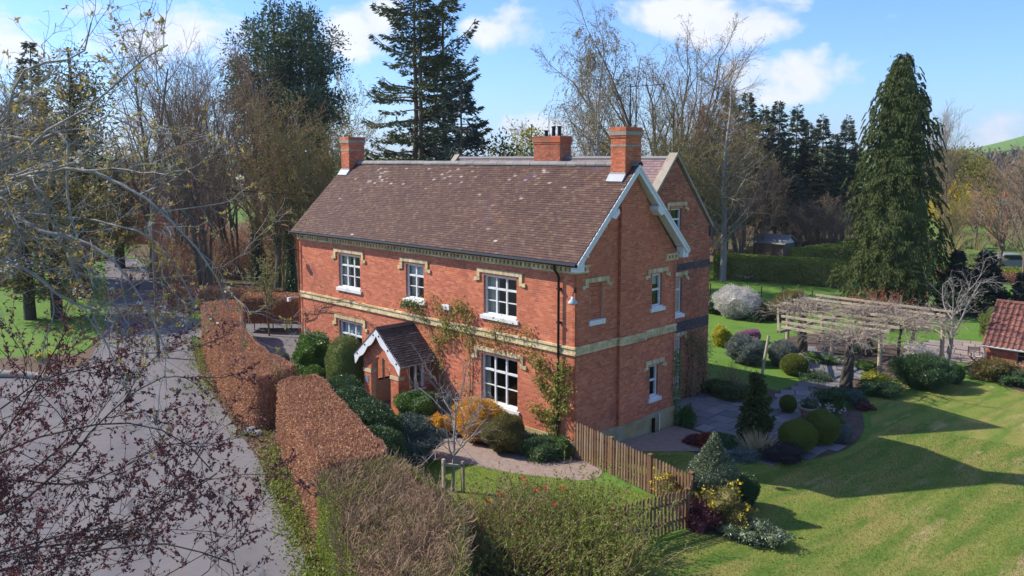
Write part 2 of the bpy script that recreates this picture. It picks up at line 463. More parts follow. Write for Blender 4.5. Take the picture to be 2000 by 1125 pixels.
def thing(name, label, cat, loc, group=None):
    o = bpy.data.objects.new(name, None)
    COL.link(o)
    o.empty_display_size = 0.2
    o.location = loc
    return tag(o, label, cat, group)


def clone(root, loc, rz=0., sc=1., label=None, group=None):
    def rec(o, par):
        c = o.copy()
        COL.link(c)
        c.parent = par
        for ch in list(o.children):
            rec(ch, c)
        return c
    kids = rec(root, None)
    kids.location = loc
    kids.rotation_euler = (0, 0, rz)
    kids.scale = (sc, sc, sc) if np.isscalar(sc) else sc
    if label:
        kids['label'] = label
    if group:
        kids['group'] = group
    return kids


def gz(x, y):
    t = np.clip((np.asarray(y) + .8 * np.asarray(x) + 1) / 10, 0, 1)
    return -0.4 * t * t * (3 - 2 * t)


def g3(x, y, dz=0.):
    return (x, y, float(gz(x, y)) + dz)


def inpoly(px, py, poly):
    c = np.zeros(len(px), bool)
    j = len(poly) - 1
    for i in range(len(poly)):
        xi, yi = poly[i]
        xj, yj = poly[j]
        if yi != yj:
            c ^= ((yi > py) != (yj > py)) & (px < (xj - xi) * (py - yi) / (yj - yi) + xi)
        j = i
    return c


def scatter(poly, n):
    poly = np.array(poly)
    lo, hi = poly.min(0), poly.max(0)
    out = np.zeros((0, 2))
    while len(out) < n:
        p = rng.uniform(lo, hi, (n * 2, 2))
        out = np.vstack([out, p[inpoly(p[:, 0], p[:, 1], poly)]])
    return out[:n]


def smoothpoly(pts, k=4, closed=True):
    """Catmull-Rom through the points"""
    pts = np.array(pts, float)
    n = len(pts)
    out = []
    rngi = range(n) if closed else range(n - 1)
    for i in rngi:
        g = (lambda j: pts[j % n]) if closed else (lambda j: pts[min(max(j, 0), n - 1)])
        p0, p1, p2, p3 = g(i - 1), g(i), g(i + 1), g(i + 2)
        for t in np.arange(k) / k:
            out.append(0.5 * (2 * p1 + (p2 - p0) * t + (2 * p0 - 5 * p1 + 4 * p2 - p3) * t * t + (3 * p1 - p0 - 3 * p2 + p3) * t ** 3))
    if not closed:
        out.append(pts[-1])
    return np.array(out)


def sheet(name, poly, dz, m, step=1.0, kind='structure'):
    """a ground sheet following the terrain"""
    poly = [tuple(p) for p in poly]
    a = np.array(poly)
    gx, gy = np.meshgrid(np.arange(a[:, 0].min(), a[:, 0].max(), step), np.arange(a[:, 1].min(), a[:, 1].max(), step))
    gx, gy = gx.ravel() + 1e-3, gy.ravel() + 1e-3
    k = inpoly(gx, gy, poly)
    pts = [Vector(p) for p in poly] + [Vector(p) for p in zip(gx[k], gy[k])]
    n = len(poly)
    v, e, f, *_ = geometry.delaunay_2d_cdt(pts, [(i, (i + 1) % n) for i in range(n)], [], 1, 1e-4)
    v = np.array([(p.x, p.y) for p in v])
    b = MB()
    b.add(np.c_[v, gz(v[:, 0], v[:, 1]) + dz], [list(q) for q in f])
    o = b.build(name, m)
    o['kind'] = kind
    return o


# ------------------------------------------------------------------ terrain
def ground_mat(name, cols, scale, patches=(), rough=0.95, bump=0.6, bscale=30, stripes=None, fine=None):
    ma = bpy.data.materials.new(name)
    ma.use_nodes = True
    m = NT(ma.node_tree)
    g = m.n('ShaderNodeNewGeometry')
    pos = g.outputs['Position']
    k = len(cols)
    c = m.ramp(m.math('MULTIPLY', m.math('SUBTRACT', m.noise(pos, scale, 8, 0.62), 0.22), 1.8, True), [(i / (k - 1), q) for i, q in enumerate(cols)])
    if stripes:
        (ang, width, amt, scol) = stripes
        mp = m.n('ShaderNodeMapping')
        mp.inputs['Rotation'].default_value = (0, 0, -ang)
        m.l(pos, mp.inputs[0])
        sp = m.n('ShaderNodeSeparateXYZ')
        m.l(mp.outputs[0], sp.inputs[0])
        wob = m.math('MULTIPLY', m.noise(pos, 0.6, 5), 1.3)
        sn = m.math('SINE', m.math('MULTIPLY', m.math('ADD', sp.outputs[1], wob), 2 * math.pi / width))
        c = m.mix(m.math('MULTIPLY', m.math('ADD', m.math('MULTIPLY', sn, 0.9), 0.5, True), amt), c, scol)
        mp2 = m.n('ShaderNodeMapping')
        mp2.inputs['Scale'].default_value = (0.40, 1.7, 1)
        m.l(mp.outputs[0], mp2.inputs[0])
        pos2 = mp2.outputs[0]
    else:
        pos2 = pos
    for (pc, ps, th, soft) in patches:
        pf = m.math('MULTIPLY', m.math('SUBTRACT', m.noise(pos2, ps, 7, 0.62), th), 1.0 / soft, True)
        c = m.mix(pf, c, pc)
    if fine:
        fn = m.noise(pos, fine[0], 3, 0.7)
        cv = m.n('ShaderNodeCombineColor')
        fv = m.math('ADD', m.math('MULTIPLY', m.math('SUBTRACT', fn, 0.5), fine[1]), 1.0)
        for i in range(3):
            m.l(fv, cv.inputs[i])
        c = m.mix(1.0, c, cv.outputs[0], 'MULTIPLY')
    p = m.n('ShaderNodeBsdfPrincipled', i_Roughness=rough)
    p.inputs['Specular IOR Level'].default_value = 0.2
    m.l(c, p.inputs['Base Color'])
    b = m.n('ShaderNodeBump', i_Strength=bump, i_Distance=0.03)
    m.l(m.noise(pos, bscale, 6, 0.7), b.inputs['Height'])
    m.l(b.outputs[0], p.inputs['Normal'])
    o = m.n('ShaderNodeOutputMaterial')
    m.l(p.outputs[0], o.inputs[0])
    return ma


M['tile_lichen'] = mat('lichen-spotted roof tile', [(0.30, 0.25, 0.22), (0.20, 0.12, 0.10), (0.42, 0.38, 0.35)], 'island', rough=0.9, var=0.3, vscale=6)
M['meadow'] = ground_mat('meadow grass', [(0.055, 0.12, 0.016), (0.085, 0.17, 0.022), (0.11, 0.195, 0.03), (0.075, 0.14, 0.02)], 0.6,
                         [((0.15, 0.16, 0.05), 0.08, 0.58, 0.1)], bump=1.0, bscale=9, fine=(14, 0.9))
M['lawn'] = ground_mat('mown lawn', [(0.062, 0.115, 0.015), (0.09, 0.15, 0.02), (0.115, 0.165, 0.025), (0.08, 0.13, 0.018)], 0.45,
                       [((0.23, 0.20, 0.055), 0.9, 0.48, 0.16), ((0.30, 0.24, 0.10), 0.8, 0.585, 0.10), ((0.36, 0.235, 0.14), 0.33, 0.645, 0.04)], bump=0.6, bscale=26,
                       stripes=(rad(-93), 1.15, 0.75, (0.175, 0.20, 0.038)), fine=(17, 1.3))
M['frontlawn'] = ground_mat('front lawn', [(0.09, 0.14, 0.018), (0.14, 0.19, 0.028), (0.18, 0.20, 0.035)], 1.2,
                            [((0.22, 0.19, 0.06), 1.1, 0.6, 0.1)], bump=0.9, bscale=16, fine=(22, 0.9))
M['asphalt'] = ground_mat('worn asphalt', [(0.105, 0.098, 0.105), (0.135, 0.124, 0.128), (0.165, 0.15, 0.15), (0.125, 0.117, 0.12)], 0.35,
                          [((0.17, 0.145, 0.13), 0.45, 0.56, 0.12), ((0.085, 0.08, 0.085), 0.7, 0.62, 0.06), ((0.10, 0.075, 0.055), 1.7, 0.68, 0.05)], bump=0.35, bscale=90, stripes=(rad(159), 2.4, 0.3, (0.19, 0.172, 0.17)), fine=(60, 0.6))
M['soil'] = ground_mat('leaf litter soil', [(0.08, 0.05, 0.035), (0.13, 0.085, 0.06), (0.18, 0.12, 0.085)], 3, [((0.07, 0.09, 0.025), 1.4, 0.56, 0.1)], bump=1.0, bscale=25)
M['bed'] = ground_mat('dark bed soil', [(0.06, 0.04, 0.032), (0.10, 0.07, 0.055), (0.14, 0.095, 0.075)], 3, bump=1.0, bscale=25)
M['gravel'] = ground_mat('pink gravel', [(0.22, 0.15, 0.12), (0.30, 0.22, 0.18), (0.36, 0.27, 0.22)], 5, bump=0.8, bscale=45, fine=(45, 0.9))
M['joint'] = ground_mat('slab joints', [(0.06, 0.055, 0.05), (0.10, 0.09, 0.075)], 3)
M['slab'] = mat('stone slab', [(0.13, 0.127, 0.135), (0.21, 0.20, 0.205), (0.11, 0.11, 0.12), (0.25, 0.235, 0.225)], 'island', rough=0.85, bump=0.3, bscale=20, var=0.3, vscale=1.2,
                patch=((0.12, 0.125, 0.09), 1.2, 0.6, 0.12))
M['slab_warm'] = mat('sandstone slab', [(0.26, 0.20, 0.17), (0.30, 0.24, 0.20), (0.23, 0.19, 0.165)], 'island', rough=0.85, bump=0.3, bscale=20, var=0.2, vscale=1.5)

u = np.linspace(-1, 1, 261)
ax = 3200 * np.sinh(6.4 * u) / math.sinh(6.4)
X, Y = np.meshgrid(ax + 2, ax + 5)


def far_z(x, y):
    """hills far off"""
    z = gz(x, y)
    for (cx, cy, sx, sy, h) in HILLS:
        z = z + h * np.exp(-((x - cx) / sx) ** 2 - ((y - cy) / sy) ** 2)
    return z


HILLS = [(-52.32, 980.55, 190, 230, 50), (128.33, 1077.14, 260, 260, 80), (-553.66, 1520.18, 300, 300, 22), (-1402.95, 387.16, 420, 300, 13), (-1385.54, 827.11, 400, 300, 13), (-1156.74, 1478.98, 600, 300, 12)]
b = MB()
nn = len(ax)
idx = np.arange(nn * nn).reshape(nn, nn)
b.add(np.c_[X.ravel(), Y.ravel(), far_z(X.ravel(), Y.ravel())], np.stack([idx[:-1, :-1], idx[:-1, 1:], idx[1:, 1:], idx[1:, :-1]], -1).reshape(-1, 4))
o = b.build('ground', 'meadow', smooth=True)
o['kind'] = 'structure'

ROAD_R = [(3.75, -11.08), (0.94, -10.22), (-2.39, -9.03), (-6.82, -7.48), (-12.41, -5.86), (-18.00, -4.26), (-23.93, -1.96), (-27.40, -0.47)]
road = ROAD_R + [(-28.68, 0.65), (-36.05, 2.66), (-46.65, 5.90), (-56.10, 8.64), (-63.15, 10.39), (-68.56, 10.88), (-66.20, 8.46), (-54.44, 4.46), (-41.24, 0.22), (-31.05, -3.74), (-24.09, -6.96), (-23.28, -9.56), (-45, -14.), (-45, -45.), (30., -45.), (14., -17.5)]
sheet('road', road, 0.03, 'asphalt', 1.2)
drive = [(-26.91, -0.74), (-29.67, 0.49), (-31.19, 2.06), (-28.18, 2.83), (-30.74, 6.41), (-33.38, 9.86), (-16.8, 1.5), (-16.75, -0.6), (-14.8, -1.5), (-11.0, -1.6), (-9.9, -1.9), (-8.9, -2.7), (-9.3, -3.6), (-13.6, -3.2), (-17.7, -1.9), (-22.0, 0.4), (-23.5, -0.4)]
sheet('driveway', drive, 0.045, 'asphalt', 0.8)
verge = ROAD_R[:-1] + [(-26.0, -0.6), (-22.4, -1.6), (-18.7, -3.0), (-14.6, -4.6), (-9.6, -5.6), (-8.3, -5.5), (-3.0, -7.6), (-.5, -8.6), (3., -10.2), (9., -14)]
sheet('hedge_verge', verge, 0.02, 'soil', 0.8)
sheet('left_verge', [(-28.35, -9.52), (-26.61, -6.25), (-32.44, -3.12), (-41.07, 0.39), (-39.10, -0.41), (-30.69, -3.76), (-23.79, -6.95), (-23.47, -10.70)], 0.025, 'soil', 1.5)
M['woodfloor'] = ground_mat('woodland floor', [(0.10, 0.075, 0.05), (0.15, 0.11, 0.07), (0.10, 0.10, 0.04), (0.17, 0.13, 0.09)], .8, [((0.07, 0.12, 0.025), .25, .56, .08)], bump=1.0, bscale=6)
sheet('woodland_floor', [(-48.07, 3.01), (-62.43, 8.37), (-75.32, 14.26), (-91.09, 25.04), (-103.02, 45.39), (-19, 26), (-18, 13), (-35.41, 10.61), (-41.88, 9.22), (-39.65, 6.36), (-32.86, 2.77), (-36.52, 3.00), (-47.34, 6.34), (-56.66, 9.04), (-64.73, 11.10), (-69.88, 11.46)], .015, 'woodfloor', 3.0)
sheet('spruce_floor', [(-24.77, 47.91), (-21.02, 56.09), (-19.82, 68.64), (-34.43, 106.88), (-55.13, 140.20), (-75.42, 132.19), (-67.80, 88.46)], .015, 'woodfloor', 4.0)
flawn = smoothpoly([(-2.2, -3.3), (-0.3, -2.5), (1.2, -1.7), (3.0, -0.85), (4.7, -0.85), (5.25, -1.7), (5.5, -4.0), (6.5, -7.5), (3, -8), (0.4, -6.9), (-2.0, -5.8)])
sheet('front_lawn', flawn, 0.02, 'frontlawn', 0.7)
sheet('front_gravel', smoothpoly([(-9.4, -2.2), (-7.2, -2.5), (-5.5, -1.3), (-3.5, -1.5), (-1.5, -1.1), (0.0, -0.05), (1.4, -0.3), (1.6, -1.4), (-0.2, -2.55), (-2.2, -3.35), (-4.6, -3.6), (-7.4, -4.6), (-9.0, -4.2)]), 0.012, 'gravel', 0.7)
rlawn = [(0.3, 0.4), (1.8, -0.2), (4.95, -0.7), (5.5, -1.8), (6.2, -5.5), (9., -9.), (24, -4), (40, 16), (22, 32), (10, 26.5), (7.4, 20.3), (4.4, 21.0), (3.2, 18.6), (3.0, 15.4), (5.2, 11.0), (5.6, 8.0), (5.1, 6.0), (3.6, 4.0), (1.6, 3.4)]
sheet('lawn', rlawn, 0.02, 'lawn', 0.9)
sheet('gravel_strip', [(0.1, 0.8), (1.3, 2.4), (2.2, 3.9), (1.6, 5.7), (0.1, 5.7)], 0.03, 'gravel', 0.7)

# paved terrace and path: each slab a piece of its own
slabm = {}


def slab_piece(par, x, y, wx, wy, m, dz=0.05, rz=0.0):
    key = (round(wx, 2), round(wy, 2), m)
    if key not in slabm:
        hx, hy = wx / 2 - 0.012, wy / 2 - 0.012
        bb = MB()
        bb.hexes(np.array([[(-hx, -hy, -.05), (hx, -hy, -.05), (hx, hy, -.05), (-hx, hy, -.05),
                            (-hx + .01, -hy + .01, 0), (hx - .01, -hy + .01, 0), (hx - .01, hy - .01, 0), (-hx + .01, hy - .01, 0)]], float))
        slabm[key] = bb.mesh('slab')
        slabm[key].materials.append(M[m])
    q = bpy.data.objects.new('slab', slabm[key])
    COL.link(q)
    q.parent = par
    q.location = (x, y, float(gz(x, y)) + dz + rng.uniform(-.003, .003))
    q.rotation_euler = (rng.uniform(-.004, .004), rng.uniform(-.004, .004), rz)


TERR = [(-1.8, 5.75), (1.7, 5.75), (2.3, 4.0), (4.2, 4.6), (5.0, 6.2), (5.2, 8.0), (4.4, 9.8), (3.0, 11.2), (0.2, 12.2), (-1.8, 11.6)]
terr = sheet('terrace', TERR, 0.012, 'joint', 0.8)


def pave(par, poly, m, ang, rows, dz):
    poly = np.array(poly)
    c, s_ = math.cos(ang), math.sin(ang)
    rot = poly @ np.array([[c, -s_], [s_, c]])
    y = rot[:, 1].min()
    while y < rot[:, 1].max():
        hy = random.choice(rows)
        x = rot[:, 0].min() - random.random() * .5
        while x < rot[:, 0].max():
            wx = random.choice((.6, .75, .9))
            pt = np.array([x + wx / 2, y + hy / 2]) @ np.array([[c, s_], [-s_, c]])
            if inpoly(np.array([pt[0]]), np.array([pt[1]]), [tuple(p) for p in poly])[0]:
                slab_piece(par, pt[0], pt[1], wx, hy, m, dz, ang)
            x += wx
        y += hy


random.seed(4)
pave(terr, TERR, 'slab', 0.0, (.6, .75), 0.045)
PATH = [(0.2, 12.2), (3.0, 11.2), (2.4, 13.6), (2.0, 15.2), (1.9, 18.0), (0.6, 20.5), (-2.6, 22.6), (-4.4, 21.6), (-2.2, 19.0), (0.1, 16.6), (0.4, 14.6)]
path = sheet('garden_path', PATH, 0.014, 'bed', 0.8)
pave(path, PATH, 'slab', 0.5, (.6, .75), 0.045)
PATIO = [(3.4 + 2.4 * math.cos(t), 26.9 + 2.9 * math.sin(t)) for t in np.linspace(0, 2 * math.pi, 24)[:-1]]
patio = sheet('patio', PATIO, 0.014, 'joint', 0.8)
pave(patio, PATIO, 'slab_warm', 0.3, (.6, .75), 0.045)
sheet('border_bed', smoothpoly([(2.3, 3.6), (3.7, 4.1), (5.1, 6.1), (5.5, 8.0), (5.0, 10.8), (3.1, 14.9), (3.0, 18.9), (4.3, 21.2), (2.2, 21.2), (2.0, 15.5), (3.0, 11.6), (4.8, 9.2), (5.0, 6.9), (3.8, 4.9), (2.3, 4.2)], 3), 0.03, 'bed', 0.8)
sheet('pergola_bed', smoothpoly([(-4.6, 22.4), (-1.5, 21.8), (0.8, 20.8), (2.2, 18.4), (3.2, 19.0), (3.0, 23.0), (1.0, 25.5), (-3.4, 26.2)], 3), 0.022, 'bed', 0.8)
sheet('outbuilding_bed', smoothpoly([(4.6, 23.5), (5.6, 22.0), (7.4, 20.6), (10.5, 19.4), (10.8, 21.6), (6.0, 24.2)], 3), 0.03, 'bed', 0.8)
sheet('wing_bed', smoothpoly([(-1.8, 11.6), (0.2, 12.2), (0.2, 13.1), (-2.4, 12.9), (-4.5, 12.2)], 3), 0.03, 'bed', 0.8)
sheet('front_bed', smoothpoly([(-7.1, -0.03), (-0.05, -0.03), (-0.2, -0.55), (-1.6, -1.2), (-3.6, -1.55), (-5.6, -1.3), (-7.0, -2.0)], 3), 0.03, 'bed', 0.6)

# ------------------------------------------------------------------ the house
HX = -16.65
WD = 5.6
house = thing('brick_house', 'red brick country house with brown tiled roof, white windows and buff brick bands', 'house', (-8.3, 2.8, 0))


def intervals(lo, hi, holes, z):
    iv = [(lo, hi)]
    for (a, b_, c, d) in holes:
        if c < z < d:
            nv = []
            for (p, q) in iv:
                if b_ <= p or a >= q:
                    nv.append((p, q))
                else:
                    if a > p:
                        nv.append((p, a))
                    if b_ < q:
                        nv.append((b_, q))
            iv = nv
    return [(p, q) for p, q in iv if q - p > 0.02]


def brickwall(u0, u1, z0, z1, holes=(), lohi=None, pitch=0.225, course=0.075):
    """bricks and mortar strips in (u,z)"""
    br, mo = [], []
    rows = int(round((z1 - z0) / course))
    for r in range(rows):
        za = z0 + r * course
        zm = za + course / 2
        lo, hi = (u0, u1) if lohi is None else lohi(zm)
        if hi - lo < 0.08:
            continue
        hdr = (r % 4 == 3)
        pt = pitch / 2 if hdr else pitch
        for (p, q) in intervals(lo, hi, holes, zm):
            mo.append((p, q, za, za + course))
            off = (0.25 * pitch if hdr else (0.5 * pitch if r % 2 else 0))
            k0 = math.floor((p - off) / pt)
            x = k0 * pt + off
            while x < q:
                a, b_ = max(x, p), min(x + pt, q)
                if b_ - a > 0.03:
                    br.append((a + .004, b_ - .004, za + .004, za + course - .004))
                x += pt
    return np.array(br), np.array(mo)


def place(arr, axis, pos, sgn, n0, n1, jit=0.0):
    """(u,z) rectangles onto a wall plane; axis 'y' plane y=pos, 'x' plane x=pos; sgn outward sign"""
    a = np.empty((len(arr), 6))
    j = rng.uniform(-jit, jit, len(arr))
    na, nb = pos + sgn * n0, pos + sgn * (n1 + j)
    lo, hi = np.minimum(na, nb), np.maximum(na, nb)
    if axis == 'y':
        a[:, 0], a[:, 3], a[:, 1], a[:, 4] = arr[:, 0], arr[:, 1], lo, hi
    else:
        a[:, 1], a[:, 4], a[:, 0], a[:, 3] = arr[:, 0], arr[:, 1], lo, hi
    a[:, 2], a[:, 5] = arr[:, 2], arr[:, 3]
    return a


def wall_faces(walls, name, mm, bm, label=None, singles=0):
    """walls: list of (bricks, mortar, axis, pos, sgn)"""
    mo, bb = MB(), []
    for (br, m_, ax_, ps, sg) in walls:
        mo.boxes(place(m_, ax_, ps, sg, -0.10, 0.0))
        bb.append(place(br, ax_, ps, sg, -0.03, 0.002, 0.001))
    wall = mo.build(name, mm, house, label=label)
    bb = np.vstack(bb)
    if singles:
        size = bb[:, 3:] - bb[:, :3]
        full = (np.maximum(size[:, 0], size[:, 1]) > 0.21) & (size[:, 0] > size[:, 1])
        d = np.linalg.norm((bb[:, :3] + bb[:, 3:]) / 2 - CAMP, axis=1)
        d[~full] = 1e9
        pick = np.argsort(d)[:singles]
        one = MB().boxes([[-.1075, -.0165, -.0325, .1075, .0165, .0325]]).mesh('brick')
        one.materials.append(M[bm])
        for i in pick:
            q = bpy.data.objects.new('brick', one)
            COL.link(q)
            q.parent = wall
            q.location = (bb[i, :3] + bb[i, 3:]) / 2 - wl(wall)
        keep = np.ones(len(bb), bool)
        keep[pick] = False
        bb = bb[keep]
    MB().boxes(bb).build('brickwork', bm, wall, kind='stuff')
    return wall


def roofline(z, y0, y1, zr, pitch=1.0):
    """gable: allowed interval at height z; zr apex height"""
    half = (zr - z) / pitch
    mid = (y0 + y1) / 2
    return max(y0, mid - half), min(y1, mid + half)


FW = [  # front windows: x0,x1,z0(sill top),z1,cols,kind
    (-13.45, -11.85, 4.10, 5.53, 3, 'cur'), (-8.76, -7.64, 4.16, 5.53, 2, 'blind'), (-4.28, -2.63, 4.11, 5.53, 3, 'cur'),
    (-4.43, -2.58, 0.93, 2.70, 3, 'cur2'), (-13.50, -11.80, 0.93, 2.64, 3, 'blind')]
GW = [(4.15, 4.78, 4.34, 5.53), (4.10, 4.64, 1.06, 2.24)]
BL = (0.76, 1.39, 4.35, 5.56)
fh = [(a, b_, c, d) for (a, b_, c, d, _, _) in FW] + [(-9.0, -7.6, -1, 2.2)]
walls = []
br, mo = brickwall(HX, 0.0, 0.5, 5.98, fh)
walls.append((br, mo, 'y', 0.0, -1))
APEX = 9.25
br, mo = brickwall(0.0, WD, 0.5, 9.2, GW + [BL], lambda z: roofline(z, 0, WD, APEX, 1.06))
walls.append((br, mo, 'x', 0.0, 1))
wall_faces(walls, 'wall', 'mortar', 'brick', singles=300)
br, mo = brickwall(0.0, WD, 0.0, 9.2, (), lambda z: roofline(z, 0, WD, APEX, 1.06))
w2 = [(br, mo, 'x', HX, -1)]
br, mo = brickwall(HX, 0.0, 0.0, 5.98, ())
w2.append((br, mo, 'y', WD, 1))
wall_faces(w2, 'wall', 'mortar', 'brick')
# shallow chimney breast on the gable end, and the blind window panel
br, mo = brickwall(2.2, 3.55, 0.5, 9.2, (), lambda z: (max(2.2, roofline(z, 0, WD, APEX - .15, 1.06)[0]), min(3.55, roofline(z, 0, WD, APEX - .15, 1.06)[1])))
bb = MB().boxes(place(mo, 'x', 0.0, 1, 0.0, 0.13))
breast = bb.build('chimney_breast', 'mortar', house)
bb = place(br, 'x', 0.13, 1, -0.03, 0.002, 0.001)
cl = [(0.012, y, z + .005, 0.118, y + .012 * s_, z + .07) for z in np.arange(0.5, 8.0, .075) for (y, s_) in ((2.188, 1), (3.55, 1))]
MB().boxes(bb).boxes(cl).build('brickwork', 'brick', breast, kind='stuff')
br, mo = brickwall(BL[0], BL[1], BL[2], BL[3] + .02)
bp = MB().boxes(place(mo, 'x', -0.09, 1, -.06, 0)).build('blind_window', 'mortar', house, label='bricked up blind window panel with white sill')
MB().boxes(place(br, 'x', -0.09, 1, -.03, .006, .002)).build('brickwork', 'brick', bp, kind='stuff')
MB().box(-.1, BL[0] - .09, BL[2] - .17, .07, BL[1] + .09, BL[2] - .005).build('sill', 'white', bp)

# stone plinth blocks
b = MB()
pl = []
for (axis, lo, hi, pos, sg) in (('y', HX - .04, 0.04, 0.0, -1), ('x', -.04, WD + .04, 0.0, 1), ('x', -.04, WD + .04, HX, -1)):
    for r, (za, zb) in enumerate(((-.55, -.2), (-.2, .08), (.08, .32), (.32, .5))):
        x = lo - (r % 2) * .2
        while x < hi:
            L = random.uniform(.38, .6)
            if hi - x - L < .2:
                L = hi - x
            pl.append(place(np.array([[max(x, lo) + .004, min(x + L, hi) - .004, za + .004, zb - .004]]), axis, pos, sg, -.1, 0.045 + (0 if r < 3 else .01)))
            x += L
MB().boxes(np.vstack(pl)).build('plinth', 'stone', house, kind='stuff')
MB().box(HX, .03, -.6, -.03, WD - .03, 0.49).build('foundation', 'mortar', house)


# buff brick bands
def band_run(axis, lo, hi, pos, sg, z0, proud):
    a = []
    x = lo
    while x < hi - .01:
        for (za, zb, ww, pr) in ((0, .07, .225, proud + .03),):
            a.append((x + .003, min(x + ww, hi) - .003, z0 + za, z0 + zb - .004, pr))
        x += .225
    x = lo
    while x < hi - .01:
        a.append((x + .003, min(x + .0750, hi) - .003, z0 + .07, z0 + .195, proud))
        x += .075
    x = lo
    while x < hi - .01:
        a.append((x + .003, min(x + .225, hi) - .003, z0 + .2, z0 + .27, proud + .035))
        x += .225
    a = np.array(a)
    out = place(a[:, :4], axis, pos, sg, -.02, 0.0)
    for i in range(len(a)):
        n = pos + sg * a[i, 4]
        if axis == 'y':
            out[i, 1], out[i, 4] = sorted((pos + sg * -.02, n))
        else:
            out[i, 0], out[i, 3] = sorted((pos + sg * -.02, n))
    return out


sc = MB()
sc.boxes(band_run('y', HX, -9.62, 0, -1, 3.31, .04)).boxes(band_run('y', -6.98, 0.07, 0, -1, 3.31, .04)).boxes(band_run('y', -9.62, -6.98, 0, -1, 3.312, .04))
sc.boxes(band_run('x', 0.0, 2.2, 0, 1, 3.31, .04)).boxes(band_run('x', 2.13, 3.62, .13, 1, 3.31, .04)).boxes(band_run('x', 3.55, WD + .05, 0, 1, 3.31, .04))
sco = sc.build('string_course', 'buff', house, kind='stuff')
MB().box(HX, -.035, 3.32, 0.035, .0, 3.57).box(0, -.03, 3.32, .035, WD, 3.57).build('bedding', 'mortar_buff', sco)


def cornice_run(mb, axis, lo, hi, pos, sg):
    a = []
    for x in np.arange(lo, hi - .02, .225):
        a.append((x + .003, min(x + .222, hi), 5.95, 6.02, .055))
    for x in np.arange(lo + .02, hi - .06, .2):
        a.append((x, x + .105, 6.02, 6.15, .10))
    for x in np.arange(lo, hi - .02, .225):
        a.append((x + .003, min(x + .222, hi), 6.15, 6.215, .13))
    a = np.array(a)
    for row in a:
        mb.boxes(place(row[None, :4], axis, pos, sg, -.02, row[4]))


cb = MB()
cornice_run(cb, 'y', HX - .05, 0.1, 0, -1)
cornice_run(cb, 'x', 0.0, .62, 0, 1)
cornice_run(cb, 'x', 4.88, WD + .1, 0, 1)
co = cb.build('cornice', 'buff', house, kind='stuff')
MB().box(HX, -.02, 6.0, 0.02, .05, 6.3).build('frieze', 'mortar_buff', co)


def hood(axis, a, b_, zt, pos, sg, drop=.46, ear=.15):
    """buff label mould over an opening a..b_, top at zt"""
    h, wv = .14, .14
    r = []
    n = int((b_ - a + .62) / .075)
    xs = np.linspace(a - .3, b_ + .3, n + 1)
    for i in range(n):
        r.append((xs[i] + .003, xs[i + 1] - .003, zt - h, zt))
    for (x0, ex) in ((a - .3, a - .3 - ear), (b_ + .3 - wv, b_ + .3)):
        for z in np.arange(zt - h - .075, zt - drop, -.075):
            r.append((x0, x0 + wv, z + .003, z + .072))
        r.append((ex, ex + ear - .003, zt - drop - .005, zt - drop + .12))
    bb = MB().boxes(place(np.array(r), axis, pos, sg, -.02, .055))
    hd = bb.build('hood_mould', 'buff', house)
    MB().boxes(place(np.array([[a - .29, b_ + .29, zt - h + .004, zt - .004]]), axis, pos, sg, -.02, .045)).build('bedding', 'mortar_buff', hd)


M['glass'] = bpy.data.materials.new('window glass')
M['glass'].use_nodes = True
m = NT(M['glass'].node_tree)
tr = m.n('ShaderNodeBsdfTransparent')
tr.inputs[0].default_value = (0.86, 0.9, 0.9, 1)
gl = m.n('ShaderNodeBsdfGlossy', i_Roughness=0.02)
lw = m.n('ShaderNodeLayerWeight')
mx = m.n('ShaderNodeMixShader')
m.l(m.math('ADD', m.math('MULTIPLY', m.math('POWER', lw.outputs['Facing'], 5.0), 0.9), 0.045), mx.inputs[0])
m.l(tr.outputs[0], mx.inputs[1])
m.l(gl.outputs[0], mx.inputs[2])
ou = m.n('ShaderNodeOutputMaterial')
m.l(mx.outputs[0], ou.inputs[0])


